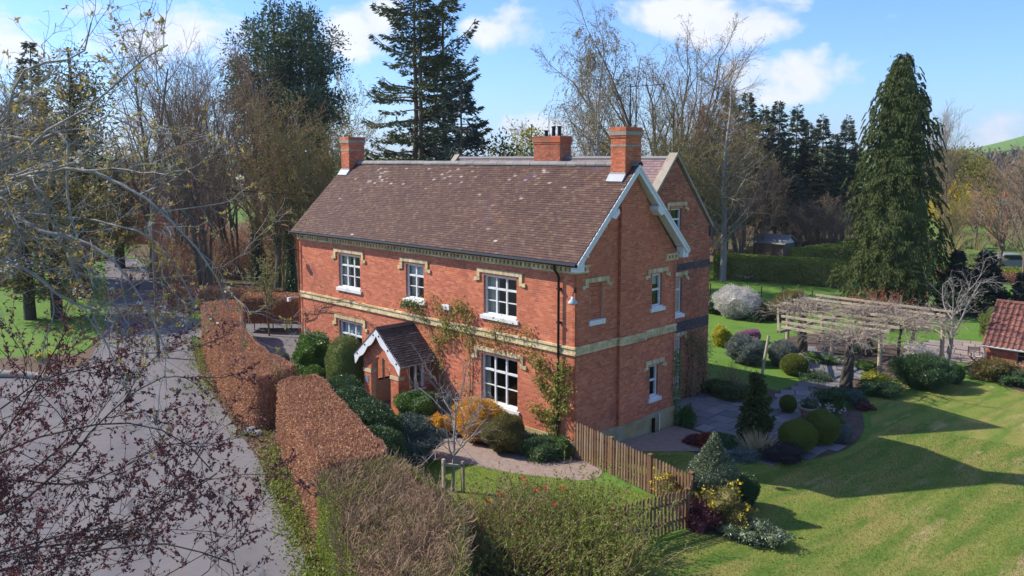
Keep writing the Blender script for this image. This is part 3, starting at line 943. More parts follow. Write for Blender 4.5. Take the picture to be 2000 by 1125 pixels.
def window(axis, a, b_, z0, z1, pos, sg, cols, rows, dress=None, sill=True, rec=.115, label=None, splits=None):
    """frame with mullions, transoms, panes, sill and a dim room behind"""
    P = lambda r, n0, n1: place(np.array(r, float).reshape(-1, 4), axis, pos, sg, n0, n1)
    fr_ = MB()
    t = .075
    fr_.boxes(P([(a, a + t, z0, z1), (b_ - t, b_, z0, z1), (a + t, b_ - t, z1 - t, z1), (a + t, b_ - t, z0, z0 + t)], -rec - .06, -rec + .02))
    us = np.linspace(a + t, b_ - t, cols + 1)
    zs = [z0 + t] + [z0 + (z1 - z0) * q for q in (splits or [i / rows for i in range(1, rows)])] + [z1 - t]
    mw = .035
    for x in us[1:-1]:
        fr_.boxes(P([(x - mw, x + mw, z0 + t, z1 - t)], -rec - .05, -rec + .015))
    for k, z in enumerate(zs[1:-1]):
        hw = .035 if k == len(zs) - 3 else .016
        for i in range(cols):
            lo = us[i] + (mw if i else 0)
            hi_ = us[i + 1] - (mw if i < cols - 1 else 0)
            fr_.boxes(P([(lo, hi_, z - hw, z + hw)], -rec - .05, -rec + (.025 if hw > .02 else .005)))
    wo_ = fr_.build('window', 'white', house, label=label)
    for i in range(cols):
        for k in range(len(zs) - 1):
            MB().boxes(P([(us[i] + .012, us[i + 1] - .012, zs[k] + .006, zs[k + 1] - .006)], -rec - .03, -rec - .024)).build('pane', 'glass', wo_)
    # brick reveals
    for (ra, rb_) in ((a - .02, a + .006), (b_ - .006, b_ + .02)):
        MB().boxes(P([(ra, rb_, z + .005, min(z + .07, z1)) for z in np.arange(z0, z1 - .01, .075)], -rec - .06, -.031)).build('reveal', 'brick', wo_, kind='stuff')
    lb = MB().boxes(P([(a - .02, b_ + .02, z1 - .004, z1 + .075)], -rec - .06, .011))
    lb.build('lintel', 'pinkpaint', wo_)
    if sill:
        MB().boxes(P([(a - .12, b_ + .12, z0 - .15, z0 - .02)], -.1, .075)).boxes(P([(a + .002, b_ - .002, z0 - .03, z0 + .035)], -rec - .05, .03)).build('sill', 'white', wo_)
    # room
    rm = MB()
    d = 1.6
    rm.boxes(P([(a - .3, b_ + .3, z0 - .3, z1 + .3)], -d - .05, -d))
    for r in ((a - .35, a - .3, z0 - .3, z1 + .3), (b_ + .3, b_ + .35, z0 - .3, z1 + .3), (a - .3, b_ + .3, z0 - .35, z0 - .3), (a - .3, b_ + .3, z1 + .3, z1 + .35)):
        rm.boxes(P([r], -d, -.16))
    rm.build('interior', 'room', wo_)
    W_ = b_ - a
    if dress in ('cur', 'cur2'):
        for (x0, x1) in ((a - .02, a + W_ * (.33 if dress == 'cur' else .13)), (b_ - W_ * .10, b_ + .02)):
            k = 14
            xs = np.linspace(x0, x1, k)
            pts = []
            for s2, q in ((0, xs), (1, xs[::-1])):
                for i, x in enumerate(q):
                    n = -rec - .14 + .025 * math.sin((i if not s2 else k - 1 - i) * 2.2) - s2 * .01
                    pts.append((x, pos + sg * n, z0 - .1) if axis == 'y' else (pos + sg * n, x, z0 - .1))
            MB().prism(pts, (0, 0, z1 - z0 + .15)).build('curtain', 'curtain', wo_)
    if dress == 'blind':
        MB().boxes(P([(a, b_, z1 - (z1 - z0) * .34, z1)], -rec - .13, -rec - .12)).build('blind', 'blind', wo_)
        if b_ - a < 1.3:
            MB().boxes(P([(a, a + W_ * .42, z0 - .1, z1)], -rec - .2, -rec - .18)).build('curtain', 'curtain', wo_)
    return wo_


for (a, b_, c, d, k, dr) in FW:
    window('y', a, b_, c, d, 0.0, -1, k, 3, dr, splits=(.36, .67))
    hood('y', a, b_, d + .22, 0.0, -1)
for (a, b_, c, d) in GW:
    window('x', a, b_, c, d, 0.0, 1, 1, 2, 'blind' if c > 3 else None, splits=(.52,))
    hood('x', a, b_, d + .2, 0.0, 1, .33, .13)
hood('x', BL[0], BL[1], BL[3] + .18, 0.0, 1, .33, .13)


# roof
def slope_tiles(x0, x1, yA, zA, yB, zB, wt=.17, gauge=.1, th=.014, lohi=None, axis='x'):
    """tiles on a slope from eave (yA,zA) up to ridge (yB,zB); runs along x (or y if axis 'y')"""
    L = math.hypot(yB - yA, zB - zA)
    dy, dz = (yB - yA) / L, (zB - zA) / L
    ny, nz = (-dz, dy) if dy > 0 else (dz, -dy)
    rows = int(L / gauge)
    g = L / rows
    out = []
    for r in range(rows):
        xa, xb = (x0, x1) if lohi is None else lohi(r * g)
        xs = np.arange(xa - (r % 2) * wt / 2, xb, wt)
        lo = np.maximum(xs + .003, xa)
        hi_ = np.minimum(xs + wt - .003, xb)
        k = hi_ - lo > .02
        lo, hi_ = lo[k], hi_[k]
        n = len(lo)
        v0 = r * g - .012 + rng.uniform(-.004, .004, n)
        v1 = v0 + g + .02
        a0 = .022 + rng.uniform(0, .007, n)
        sk = rng.uniform(-.003, .003, n)
        v = np.empty((n, 8, 3))
        for i, (u_, vv, nn_) in enumerate(((lo, v0, a0 - th + sk), (hi_, v0, a0 - th - sk), (hi_, v1, a0 * 0 - .002), (lo, v1, a0 * 0 - .002),
                                           (lo, v0, a0 + sk), (hi_, v0, a0 - sk), (hi_, v1, a0 * 0 + .008), (lo, v1, a0 * 0 + .008))):
            p_ = (u_, yA + dy * vv + ny * nn_, zA + dz * vv + nz * nn_)
            v[:, i] = np.stack(p_ if axis == 'x' else (p_[1], p_[0], p_[2]), 1)
        out.append(v)
    return np.vstack(out)


YR, ZR = 2.86, 9.42
EY, EZ = -0.22, 6.40
rb = MB()
for (ya, yb) in ((EY, YR), (2 * YR - EY, YR)):
    s_ = 1 if yb > ya else -1
    rb.prism([(HX - .2, ya, EZ - .04), (HX - .2, yb, ZR - .04), (HX - .2, yb, ZR - .16), (HX - .2, ya, EZ - .16)], (-HX + .49, 0, 0))
roof = rb.build('roof', 'mortar_old', house)
tv = slope_tiles(HX - .22, 0.32, EY - .05, EZ - .05, YR, ZR)
cen = tv.mean(1)
order = np.argsort(np.linalg.norm(cen - CAMP, axis=1))
wid = tv[:, 1, 0] - tv[:, 0, 0]
pick = [i for i in order if wid[i] > .16][:300]
keep = np.ones(len(tv), bool)
keep[pick] = False
ref = tv[pick[0]] - cen[pick[0]]
tm = MB().hexes(ref[None]).mesh('roof_tile')
tm.materials.append(M['tile'])
for i in pick:
    q = bpy.data.objects.new('roof_tile', tm)
    COL.link(q)
    q.parent = roof
    q.location = cen[i] - wl(roof)
vfrac = (cen[:, 2] - EZ) / (ZR - EZ)
lich = keep & (rng.uniform(0, 1, len(tv)) < np.where((vfrac > .70) & (vfrac < .93), .045 + .05 * np.sin(cen[:, 0] * 1.3), .004))
MB().hexes(tv[keep & ~lich]).build('tiling', 'tile', roof, kind='stuff')
MB().hexes(tv[lich]).build('lichened_tiling', 'tile_lichen', roof, kind='stuff')
MB().hexes(slope_tiles(HX - .22, 0.32, 2 * YR - EY + .05, EZ - .05, YR, ZR)).build('tiling', 'tile', roof, kind='stuff')
# ridge tiles, one by one
rt = MB()
prof = [(math.cos(t) * .15, math.sin(t) * .13) for t in np.linspace(rad(-12), rad(192), 9)]
pi_ = [(y * .86, z * .82) for (y, z) in prof]
v = [(0, y, z) for (y, z) in prof] + [(0, y, z) for (y, z) in pi_[::-1]]
rt.prism(v, (.44, 0, 0))
rm_ = rt.mesh('ridge_tile')
rm_.materials.append(M['ridge'])
x = HX + .72
while x < -.95:
    q = bpy.data.objects.new('ridge_tile', rm_)
    COL.link(q)
    q.parent = roof
    q.location = np.array((x, YR, ZR - .035 + rng.uniform(-.006, .006))) - wl(roof)
    q.rotation_euler = (rng.uniform(-.03, .03), rng.uniform(-.012, .012), rng.uniform(-.015, .015))
    x += .452
for x in (-.52, -.07, HX - .2, HX + .25):
    q = bpy.data.objects.new('ridge_tile', rm_)
    COL.link(q)
    q.parent = roof
    q.location = np.array((x, YR, ZR - .035)) - wl(roof)

# gutter, downpipe, soffit and bargeboards
MB().tube([(HX - .2, EY - .10, EZ - .12), (0.3, EY - .10, EZ - .135)], .06, 10).build('gutter', 'black', house)
MB().box(HX - .2, EY - .02, EZ - .2, .28, EY + .02, EZ - .075).build('fascia', 'white', house)
MB().box(HX - .2, EY + .021, EZ - .17, -.001, -.02, EZ - .14).build('soffit', 'white', house)
dp = MB().tube([(-.62, EY - .1, EZ - .2), (-.62, EY - .1, EZ - .32), (-.62, -.17, EZ - .48), (-.62, -.1, EZ - .6), (-.62, -.1, .06)], .042, 8).build('downpipe', 'black', house, smooth=True)
for z in (1.0, 2.6, 4.3, 5.4):
    MB().box(-.68, -.15, z, -.56, -.0, z + .05).build('pipe_bracket', 'black', dp)
MB().tube([(HX + .03, EY - .1, EZ - .2), (HX + .03, -.09, EZ - .5), (HX + .03, -.09, .06)], .04, 8).build('downpipe', 'brick', house, smooth=True, label='thin red painted pipe at the far front corner')
for (s_, name) in ((1, 'front'), (-1, 'rear')):
    fy = lambda y: y if s_ == 1 else 2 * YR - y
    ye, ze = EY - .05, EZ - .09
    bb = MB()
    up = .02
    pts = [(.30, fy(ye), ze + up), (.30, YR, ZR - .04 + up), (.30, YR, ZR - .30), (.30, fy(ye + .14), ze - .12), (.30, fy(ye), ze - .09)]
    bb.prism(pts, (.035, 0, 0))
    brd = bb.build('bargeboard', 'white', house)
    bb = MB()
    pts = [(.336, fy(ye), ze + up + .012), (.336, YR, ZR - .028 + up), (.336, YR, ZR - .115), (.336, fy(ye), ze - .06)]
    bb.prism(pts, (.02, 0, 0))
    bb.build('moulding', 'white', brd)
    MB().prism([(.0, fy(ye + .3), ze + .06), (.0, YR, ZR - .22), (.0, YR, ZR - .25), (.0, fy(ye + .3), ze + .03)], (.299, 0, 0)).build('verge_soffit', 'white', brd)
    MB().prism([(.008, fy(EY - .02), 6.04), (.008, fy(.10), 6.04), (.008, fy(.10), 6.60), (.008, fy(EY - .02), 6.3)], (.285, 0, 0)).build('bracket_box', 'white', brd)
    MB().box(0.001, fy(.101), 6.5, .37, fy(.22), 6.55).build('bracket_shelf', 'white', brd)
    yy = 1.55
    zz = ZR - (YR - yy) * (ZR - EZ) / (YR - EY)
    MB().prism([(.001, fy(yy - .22), zz - .42), (.001, fy(yy + .2), zz - .16), (.001, fy(yy + .26), zz - .3), (.001, fy(yy + .05), zz - .50)], (.36, 0, 0)).build('purlin_end', 'white', brd)


# chimneys
def chimney(x0, x1, y0, y1, z0, z1, bm, mm, tilt=True, bands=True, label=None):
    W_ = []
    for (ax_, lo, hi_, ps, sg) in (('y', x0, x1, y0, -1), ('y', x0, x1, y1, 1), ('x', y0, y1, x1, 1), ('x', y0, y1, x0, -1)):
        br, mo = brickwall(lo, hi_, z0, z1 - .36)
        W_.append(place(br, ax_, ps, sg, -.03, .006, .003))
    core = MB().box(x0 + .001, y0 + .001, z0, x1 - .001, y1 - .001, z1 - .02).build('chimney', mm, house, label=label)
    a = np.vstack(W_)
    cap = []
    for (z, h, ex) in ((z1 - .36, .075, .03), (z1 - .285, .14, .055), (z1 - .145, .07, .05), (z1 - .075, .07, .03)):
        n = 3
        for i in range(n):
            for (xa, xb, ya, yb) in ((x0 - ex + i * (x1 - x0 + 2 * ex) / n, x0 - ex + (i + 1) * (x1 - x0 + 2 * ex) / n - .006, y0 - ex, y1 + ex),):
                cap.append((xa, ya, z + .003, xb, yb, z + h - .003))
    cap = np.array(cap)
    MB().boxes(a).boxes(cap[[0, 1, 2, 6, 7, 8, 9, 10, 11]]).build('brickwork', bm, core, kind='stuff')
    if bands:
        MB().boxes(cap[[3, 4, 5]]).box(x0 - .018, y0 - .018, z1 - .66, x1 + .018, y1 + .018, z1 - .59).build('stone_band', 'coping', core)
    else:
        MB().boxes(cap[[3, 4, 5]]).build('cap_course', bm, core)
    return core


ch = chimney(-.53, .09, 2.4, 3.26, 8.6, 10.66, 'brick', 'mortar', label='brick chimney stack above the near gable, with aerial')
MB().tube([(-.12, 2.9, 10.6), (-.12, 2.9, 12.1)], .018, 6).tube([(-.3, 2.85, 12.0), (1.1, 3.2, 12.03)], .012, 5).build('aerial', 'black', ch)
MB().hexes(np.array([[(-.60, 2.2, 8.82), (.12, 2.2, 8.82), (.12, 2.405, 9.03), (-.6, 2.405, 9.03), (-.57, 2.18, 8.85), (.11, 2.18, 8.85), (.11, 2.39, 9.1), (-.58, 2.39, 9.1)]])).box(-.55, 2.375, 8.95, .11, 2.392, 9.14).build('flashing', 'lead', ch)
ch = chimney(HX - .04, HX + .6, 2.4, 3.26, 8.6, 10.62, 'brick', 'mortar', label='brick chimney stack above the far gable')
MB().hexes(np.array([[(HX - .10, 2.2, 8.82), (HX + .66, 2.2, 8.82), (HX + .66, 2.405, 9.03), (HX - .1, 2.405, 9.03), (HX - .08, 2.18, 8.85), (HX + .63, 2.18, 8.85), (HX + .63, 2.39, 9.1), (HX - .1, 2.39, 9.1)]])).box(HX - .06, 2.375, 8.95, HX + .62, 2.392, 9.14).build('flashing', 'lead', ch)

# rear wing: older brown brick, stone coped gable
RX, RY0, RY1, RZ = -1.9, 5.65, 10.95, 9.62
RM = (RY0 + RY1) / 2
wing_h = [(8.0, 8.78, 6.72, 7.62), (8.05, 8.92, 3.28, 4.78), (8.0, 8.95, -.35, 2.28)]
rl = lambda z: roofline(z, RY0, RY1, RZ - .1, 1.08)
br, mo = brickwall(RY0, RY1, -.5, 9.5, wing_h, rl)
z3 = (br[:, 2] > 4.98) & (br[:, 2] < 5.28) | (br[:, 2] > 2.5) & (br[:, 2] < 2.9)
mob = MB().boxes(place(mo, 'x', RX, 1, -.1, 0))
br2, mo2 = brickwall(-15.1, RX, -.5, 6.9, ())
mob.boxes(place(mo2, 'y', RY1, 1, -.1, 0))
wing = mob.build('rear_wing', 'mortar_old', house, label='taller rear wing of weathered brown brick with stone coping')
MB().boxes(place(br[~z3], 'x', RX, 1, -.03, .006, .004)).boxes(place(br2, 'y', RY1, 1, -.03, .006, .004)).build('brickwork', 'brick_old', wing, kind='stuff')
MB().boxes(place(br[z3], 'x', RX, 1, -.03, .02, .004)).build('dark_band', 'brick_blue', wing, kind='stuff')
MB().box(-15.1, RY0, -.5, RX - .1, RY1 - .1, 6.7).build('inner_wall', 'mortar_old', wing)
for s_ in (1, -1):
    fy = lambda y: y if s_ == 1 else 2 * RM - y
    MB().prism([(RX - .32, fy(RY0 - .12), 6.82), (RX - .32, RM, RZ + .22), (RX - .32, RM, RZ + .08), (RX - .32, fy(RY0 - .12), 6.66)], (.40, 0, 0)).build('coping', 'coping', wing)
    MB().prism([(-15.3, fy(RY0 - .12), 6.82), (-15.3, RM, RZ + .2), (-15.3, RM, RZ + .06), (-15.3, fy(RY0 - .12), 6.66)], (.35, 0, 0)).build('coping', 'coping', wing)
    MB().box(RX - .3, fy(RY0 - .14), 6.35, RX + .07, fy(RY0 + .12), 6.80).build('kneeler', 'brick_blue', wing)
    MB().prism([(-15.0, fy(RY0 - .1), 6.6), (-15.0, RM, RZ - .06), (-15.0, RM, RZ - .2), (-15.0, fy(RY0 - .1), 6.4)], (13.05 - .3, 0, 0)).build('roof_slope', 'mortar_old', wing)
    MB().hexes(slope_tiles(-14.95, RX - .31, fy(RY0 - .1), 6.64, RM, RZ - .02, .17, .14)).build('tiling', 'tile_rear', wing, kind='stuff')
MB().tube([(-14.95, RM, RZ + .0), (RX - .33, RM, RZ + .0)], .09, 8).build('ridge_cap', 'ridge', wing)
ch = chimney(-9.4, -7.8, RM - .35, RM + .4, 9.0, 10.62, 'brick_old', 'mortar', bands=False, label='wide brick chimney stack on the rear wing with pots')
for (dx, h) in ((-.35, .25), (.1, .42), (.45, .42)):
    MB().lathe((-8.6 + dx, RM, 10.58), [(.09, 0), (.08, h), (.11, h), (.11, h + .06), (.0, h + .06)], 10).build('chimney_pot', 'black', ch)
MB().tube([(-8.85, RM + .1, 10.6), (-8.9, RM + .1, 11.5), (-8.7, RM + .1, 12.0)], .012, 5).tube([(-8.6, RM + .2, 10.6), (-8.6, RM + .2, 11.9)], .012, 5).build('aerial', 'black', ch)
window('x', 8.0, 8.78, 6.72, 7.62, RX, 1, 1, 2, None, sill=False)
window('x', 8.05, 8.92, 3.28, 4.78, RX, 1, 1, 3, None)
window('x', 8.0, 8.95, -.35, 2.28, RX, 1, 1, 3, None, label='white glazed garden door of the rear wing')
for (a, b_, zt) in ((8.0, 8.78, 7.86), (8.05, 8.92, 5.0), (8.0, 8.95, 2.5)):
    hood('x', a, b_, zt, RX, 1, .36, .13)
MB().box(RX + .01, 7.6, -.62, RX + 1.0, 9.0, -.37).build('door_step', 'stone', house)
MB().box(-1.95, WD + .0, -.5, -.02, 5.66, 6.0).build('link_wall', 'mortar', house)

# porch
PX0, PX1, PXM, PY = -9.42, -7.22, -8.32, -1.58
pm = MB()
arch = [(PXM + .62 * math.cos(t), 1.5 + .62 * math.sin(t)) for t in np.linspace(0, math.pi, 15)]
front = [(PX0, 0), (PXM - .62, 0)] + arch[::-1] + [(PXM + .62, 0), (PX1, 0), (PX1, 2.2), (PXM, 3.12), (PX0, 2.2)]
pm.prism([(x, PY, z) for x, z in front], (0, .22, 0))
for (xa, xb) in ((PX0, PX0 + .22), (PX1 - .22, PX1)):
    pm.box(xa, PY + .22, 0, xb, -.01, .95).box(xa, PY + .22, 1.95, xb, -.01, 2.2)
    pm.box(xa, PY + .22, .95, xb, PY + .5, 1.95).box(xa, -.35, .95, xb, -.01, 1.95)
porch = pm.build('porch', 'mortar', house, label='gabled brick entrance porch with arch and scalloped white bargeboards')


def archlo(z):
    return .62 if z < 1.5 else math.sqrt(max(0, .62 ** 2 - (z - 1.5) ** 2))


pb = []
for side in (0, 1):
    f_ = (lambda z: (PX0, min(PXM, PXM - archlo(z) - .002))) if side == 0 else (lambda z: (PXM + archlo(z) + .002, PX1))
    def lim(z, f_=f_):
        lo, hi_ = f_(z)
        half = (3.1 - z) / .84
        return max(lo, PXM - half), min(hi_, PXM + half)
    br, mo = brickwall(PX0, PX1, 0, 3.05, (), lim, .225, .075)
    pb.append(place(br, 'y', PY, -1, -.02, .006, .002))
for (ps, sg) in ((PX1, 1), (PX0, -1)):
    br, mo = brickwall(PY, -.01, 0, 2.2, [(PY + .5, -.35, .95, 1.95)])
    pb.append(place(br, 'x', ps, sg, -.02, .006, .002))
MB().boxes(np.vstack(pb)).build('brickwork', 'brick', porch, kind='stuff')
for (xa, xb, xc, xd) in ((PX0 - .03, PXM - .6, PX0 - .03, PX0 + .25), (PXM + .6, PX1 + .03, PX1 - .25, PX1 + .03)):
    MB().prism([(xa, PY - .03, 1.4), (xb, PY - .03, 1.4), (xb, PY + .25, 1.4), (xd if xc < PXM else xc, PY + .25, 1.4), (xd if xc < PXM else xc, PY + .49, 1.4), (xc if xc < PXM else xd, PY + .49, 1.4)], (0, 0, .14)).build('impost_band', 'buff', porch)
for (xa, sg) in ((PX1, 1), (PX0, -1)):
    fw = MB().box(xa - sg * .16, PY + .45, .88, xa + sg * .05, -.3, .95).box(xa - sg * .16, PY + .45, 1.95, xa + sg * .05, -.3, 2.03)
    for yy in (PY + .50, PY + .83, -.42):
        fw.box(xa - sg * .13, yy, .951, xa - sg * .06, yy + .07, 1.949)
    fw.build('side_window', 'white', porch)
MB().box(PXM - .62, -.02, 0, PXM + .62, .03, 2.15).build('front_door', 'door', porch)
MB().boxes([(PXM - .45, -.035, 1.1, PXM - .04, -.021, 1.95), (PXM + .04, -.035, 1.1, PXM + .45, -.021, 1.95)]).build('door_pane', 'glass', porch)
MB().box(PX0 + .11, PY - .022, .98, PX0 + .33, PY - .008, 1.25).build('house_plaque', 'slate', porch)
MB().box(PX0 + .25, PY + .25, .0, PX1 - .25, -.05, .06).build('porch_floor', 'slab', porch)
for s_ in (1, -1):
    f_ = lambda x: PXM + s_ * x
    # scalloped bargeboard
    pts = [(0, 3.26), (1.46, 2.06)]
    n = 22
    low = []
    for i in range(n + 1):
        t = 1 - i / n
        x, z = 1.46 * t, 3.26 - 1.2 * t
        sc_ = .30 + .10 * abs(math.sin(t * math.pi * 2.5))
        low.append((x * .995 - .05 * t, z - sc_))
    poly = [(f_(x), PY - .2, z) for x, z in pts + low]
    MB().prism(poly, (0, .035, 0)).build('bargeboard', 'white', porch)
    MB().boxes([]) if False else None
    for t in (.12, .5, .85):
        x, z = 1.46 * t, 3.26 - 1.2 * t - .14
        MB().lathe((0, 0, 0), [(.0, 0), (.04, 0), (.04, .01), (0, .01)], 8)
        d = MB().lathe((0, 0, 0), [(0, 0), (.038, 0), (.038, .012), (0, .012)], 8)
        d.V = [np.c_[q[:, 0] + f_(x), np.full(len(q), PY - .2) - q[:, 2] - .001, q[:, 1] + z] for q in d.V]
        d.build('hole_shade_disc', 'black', porch)  # black disc on the board, its colour stands in for a hole's shade
    MB().prism([(f_(1.42), PY - .16, 2.02), (f_(0), PY - .16, 3.19), (f_(0), PY - .16, 3.12), (f_(1.42), PY - .16, 1.95)], (0, -PY + .14, 0)).build('roof_board', 'white', porch)
    MB().hexes(slope_tiles(PY - .22, -.01, f_(1.5), 2.0, f_(0), 3.24, .17, .105, axis='y')).build('tiling', 'tile_dark', porch, kind='stuff')
MB().prism([(PXM - .13, PY - .22, 3.2), (PXM, PY - .22, 3.31), (PXM + .13, PY - .22, 3.2), (PXM, PY - .22, 3.24)], (0, -PY + .2, 0)).build('ridge_cap', 'tile_dark', porch)

# fittings on the walls
lamp = MB().tube([(.02, -.02, 5.42), (.06, -.1, 5.46), (.09, -.2, 5.40), (.09, -.22, 5.25)], .014, 6).box(-.02, -.06, 5.36, .05, .0, 5.5).build('wall_lamp', 'black', house, label='outside lamp with enamel shade on the house corner')
MB().lathe((.09, -.22, 5.02), [(.0, .24), (.05, .24), (.06, .18), (.16, .06), (.16, .03), (.1, .0), (.0, -.03)], 14).build('shade', 'zinc', lamp, smooth=True)
MB().box(-6.45, -.11, 4.02, -6.05, -.0, 4.2).build('alarm_box', 'white', house)
lamp = MB().tube([(HX, -.03, 5.48), (HX - .02, -.45, 5.5)], .02, 6).box(HX - .16, -.6, 5.36, HX + .08, -.4, 5.5).build('security_light', 'black', house)
lamp = MB().tube([(HX, -.03, 3.25), (HX - .25, -.4, 3.28)], .02, 6).build('lamp_bracket', 'white', house)
MB().box(HX - .34, -.5, 3.08, HX - .2, -.38, 3.26).build('lamp_head', 'white', lamp)
MB().tube([(.10, 4.25, float(gz(.1, 4.2))), (.10, 4.25, .32)], .06, 8).build('drain_pipe', 'black', house)
MB().tube([(.09, 4.62, float(gz(.1, 4.7))), (.09, 4.62, .42)], .022, 6).build('waste_pipe', 'white', house)


# ------------------------------------------------------------------ plants: builders
def unit(v):
    return v / (np.linalg.norm(v, axis=-1, keepdims=True) + 1e-9)


def bumpy(d, seed, amp=.12):
    r = np.random.default_rng(seed)
    out = np.ones(len(d))
    for k in range(7):
        w_ = r.normal(size=3) * (2.0 + k * .8)
        out += amp / (1 + .35 * k) * np.sin(d @ w_ + r.uniform(0, 6.28))
    return out


def grow(P, R, n, t0=.25, t1=1., ln=.5, tl=.6, ang=45, asd=12, K=5, rr=.6, wob=.15, up=.0, rmin=.004, seed=0, jitter=.35):
    """children of polylines P (N,K,3): returns polylines and radii"""
    r = np.random.default_rng(seed)
    N, K0 = P.shape[:2]
    pl = np.linalg.norm(np.diff(P, axis=1), axis=2).sum(1)
    t = (np.linspace(t0, t1, n)[None] + r.uniform(-.5, .5, (N, n)) * (t1 - t0) / n).clip(t0 * .9, .995).ravel()
    pi = np.repeat(np.arange(N), n)
    f = t * (K0 - 1)
    i = np.minimum(f.astype(int), K0 - 2)
    fr = (f - i)[:, None]
    p0 = P[pi, i] * (1 - fr) + P[pi, i + 1] * fr
    T = unit(P[pi, i + 1] - P[pi, i])
    r0 = R[pi, i] * (1 - fr[:, 0]) + R[pi, i + 1] * fr[:, 0]
    q = unit(np.cross(T, r.normal(size=T.shape)))
    a = np.radians(ang + asd * r.normal(size=len(t)))[:, None]
    d = np.cos(a) * T + np.sin(a) * q
    L = pl[pi] * ln * (1 - tl * (t - t0)) * (1 + jitter * r.uniform(-1, 1, len(t)))
    pts = [p0]
    for k in range(K - 1):
        d = unit(d + wob * r.normal(size=d.shape) + np.array([0, 0, up]))
        pts.append(pts[-1] + d * (L / (K - 1))[:, None])
    PP = np.stack(pts, 1)
    RR = np.maximum(r0 * rr, rmin)[:, None] * np.linspace(1, .35, K)[None]
    return PP, np.maximum(RR, rmin * .6)


def trunkline(H, r, lean=(0, 0), wob=.03, K=9, seed=0, base=(0, 0, 0)):
    g = np.random.default_rng(seed)
    z = np.linspace(0, 1, K)
    w_ = np.cumsum(g.normal(size=(K, 2)) * wob, 0) * H * z[:, None]
    p = np.c_[base[0] + lean[0] * z ** 1.3 + w_[:, 0], base[1] + lean[1] * z ** 1.3 + w_[:, 1], base[2] + H * z]
    return p[None], (r * (1 - .75 * z))[None]


def tip_leaves(mb, P, per, L, seed=0, asp=.5, spread=.5, droop=0.):
    r = np.random.default_rng(seed)
    N, K = P.shape[:2]
    t = r.uniform(.3, 1, N * per) * (K - 1)
    pi = np.repeat(np.arange(N), per)
    i = np.minimum(t.astype(int), K - 2)
    fr = (t - i)[:, None]
    p = P[pi, i] * (1 - fr) + P[pi, i + 1] * fr
    d = unit(P[pi, i + 1] - P[pi, i]) + spread * 2 * r.normal(size=p.shape) + np.array([0, 0, -droop])
    mb.leaves(p, d, L * r.uniform(.6, 1.3, len(p)), asp)


def bare_tree(name, label, cat, H, r0, spec, bark, twig, seed, leaf=None, lean=(0, 0), stems=1, group=None, tw=.03, spread=.5):
    """tapered trunk, limbs, branches and twigs; spec = list of grow() kwargs"""
    root = thing(name, label, cat, (0, 0, 0), group)
    g = np.random.default_rng(seed)
    Ps, Rs = [], []
    for s_ in range(stems):
        ln = lean if stems == 1 else tuple(g.normal(size=2) * H * .10 * spread * 2)
        hh = H * (1 if stems == 1 else g.uniform(.75, 1.05))
        p, r_ = trunkline(hh, r0 * (1 if stems == 1 else g.uniform(.6, 1)), ln, tw, 10, seed * 13 + s_, tuple(np.r_[g.normal(size=2) * (.25 if stems > 1 else 0), -.1]))
        Ps.append(p)
        Rs.append(r_)
    P, R_ = np.vstack(Ps), np.vstack(Rs)
    tb = MB().tubes(P, R_, 9)
    cr = MB()
    lv = []
    for k, sp in enumerate(spec):
        P, R_ = grow(P, R_, seed=seed * 7 + k, **sp)
        if k == 0:
            tb.tubes(P, R_, 6)
        else:
            cr.tubes(P, R_, 3)
        lv.append(P)
    tb.build('trunk', bark, root, smooth=True)
    cr.build('crown', twig, root)
    if leaf:
        lb = MB()
        tip_leaves(lb, lv[-1], leaf[1], leaf[2], seed, leaf[3] if len(leaf) > 3 else .5, droop=leaf[4] if len(leaf) > 4 else 0)
        lb.build('foliage', leaf[0], root)
    return root


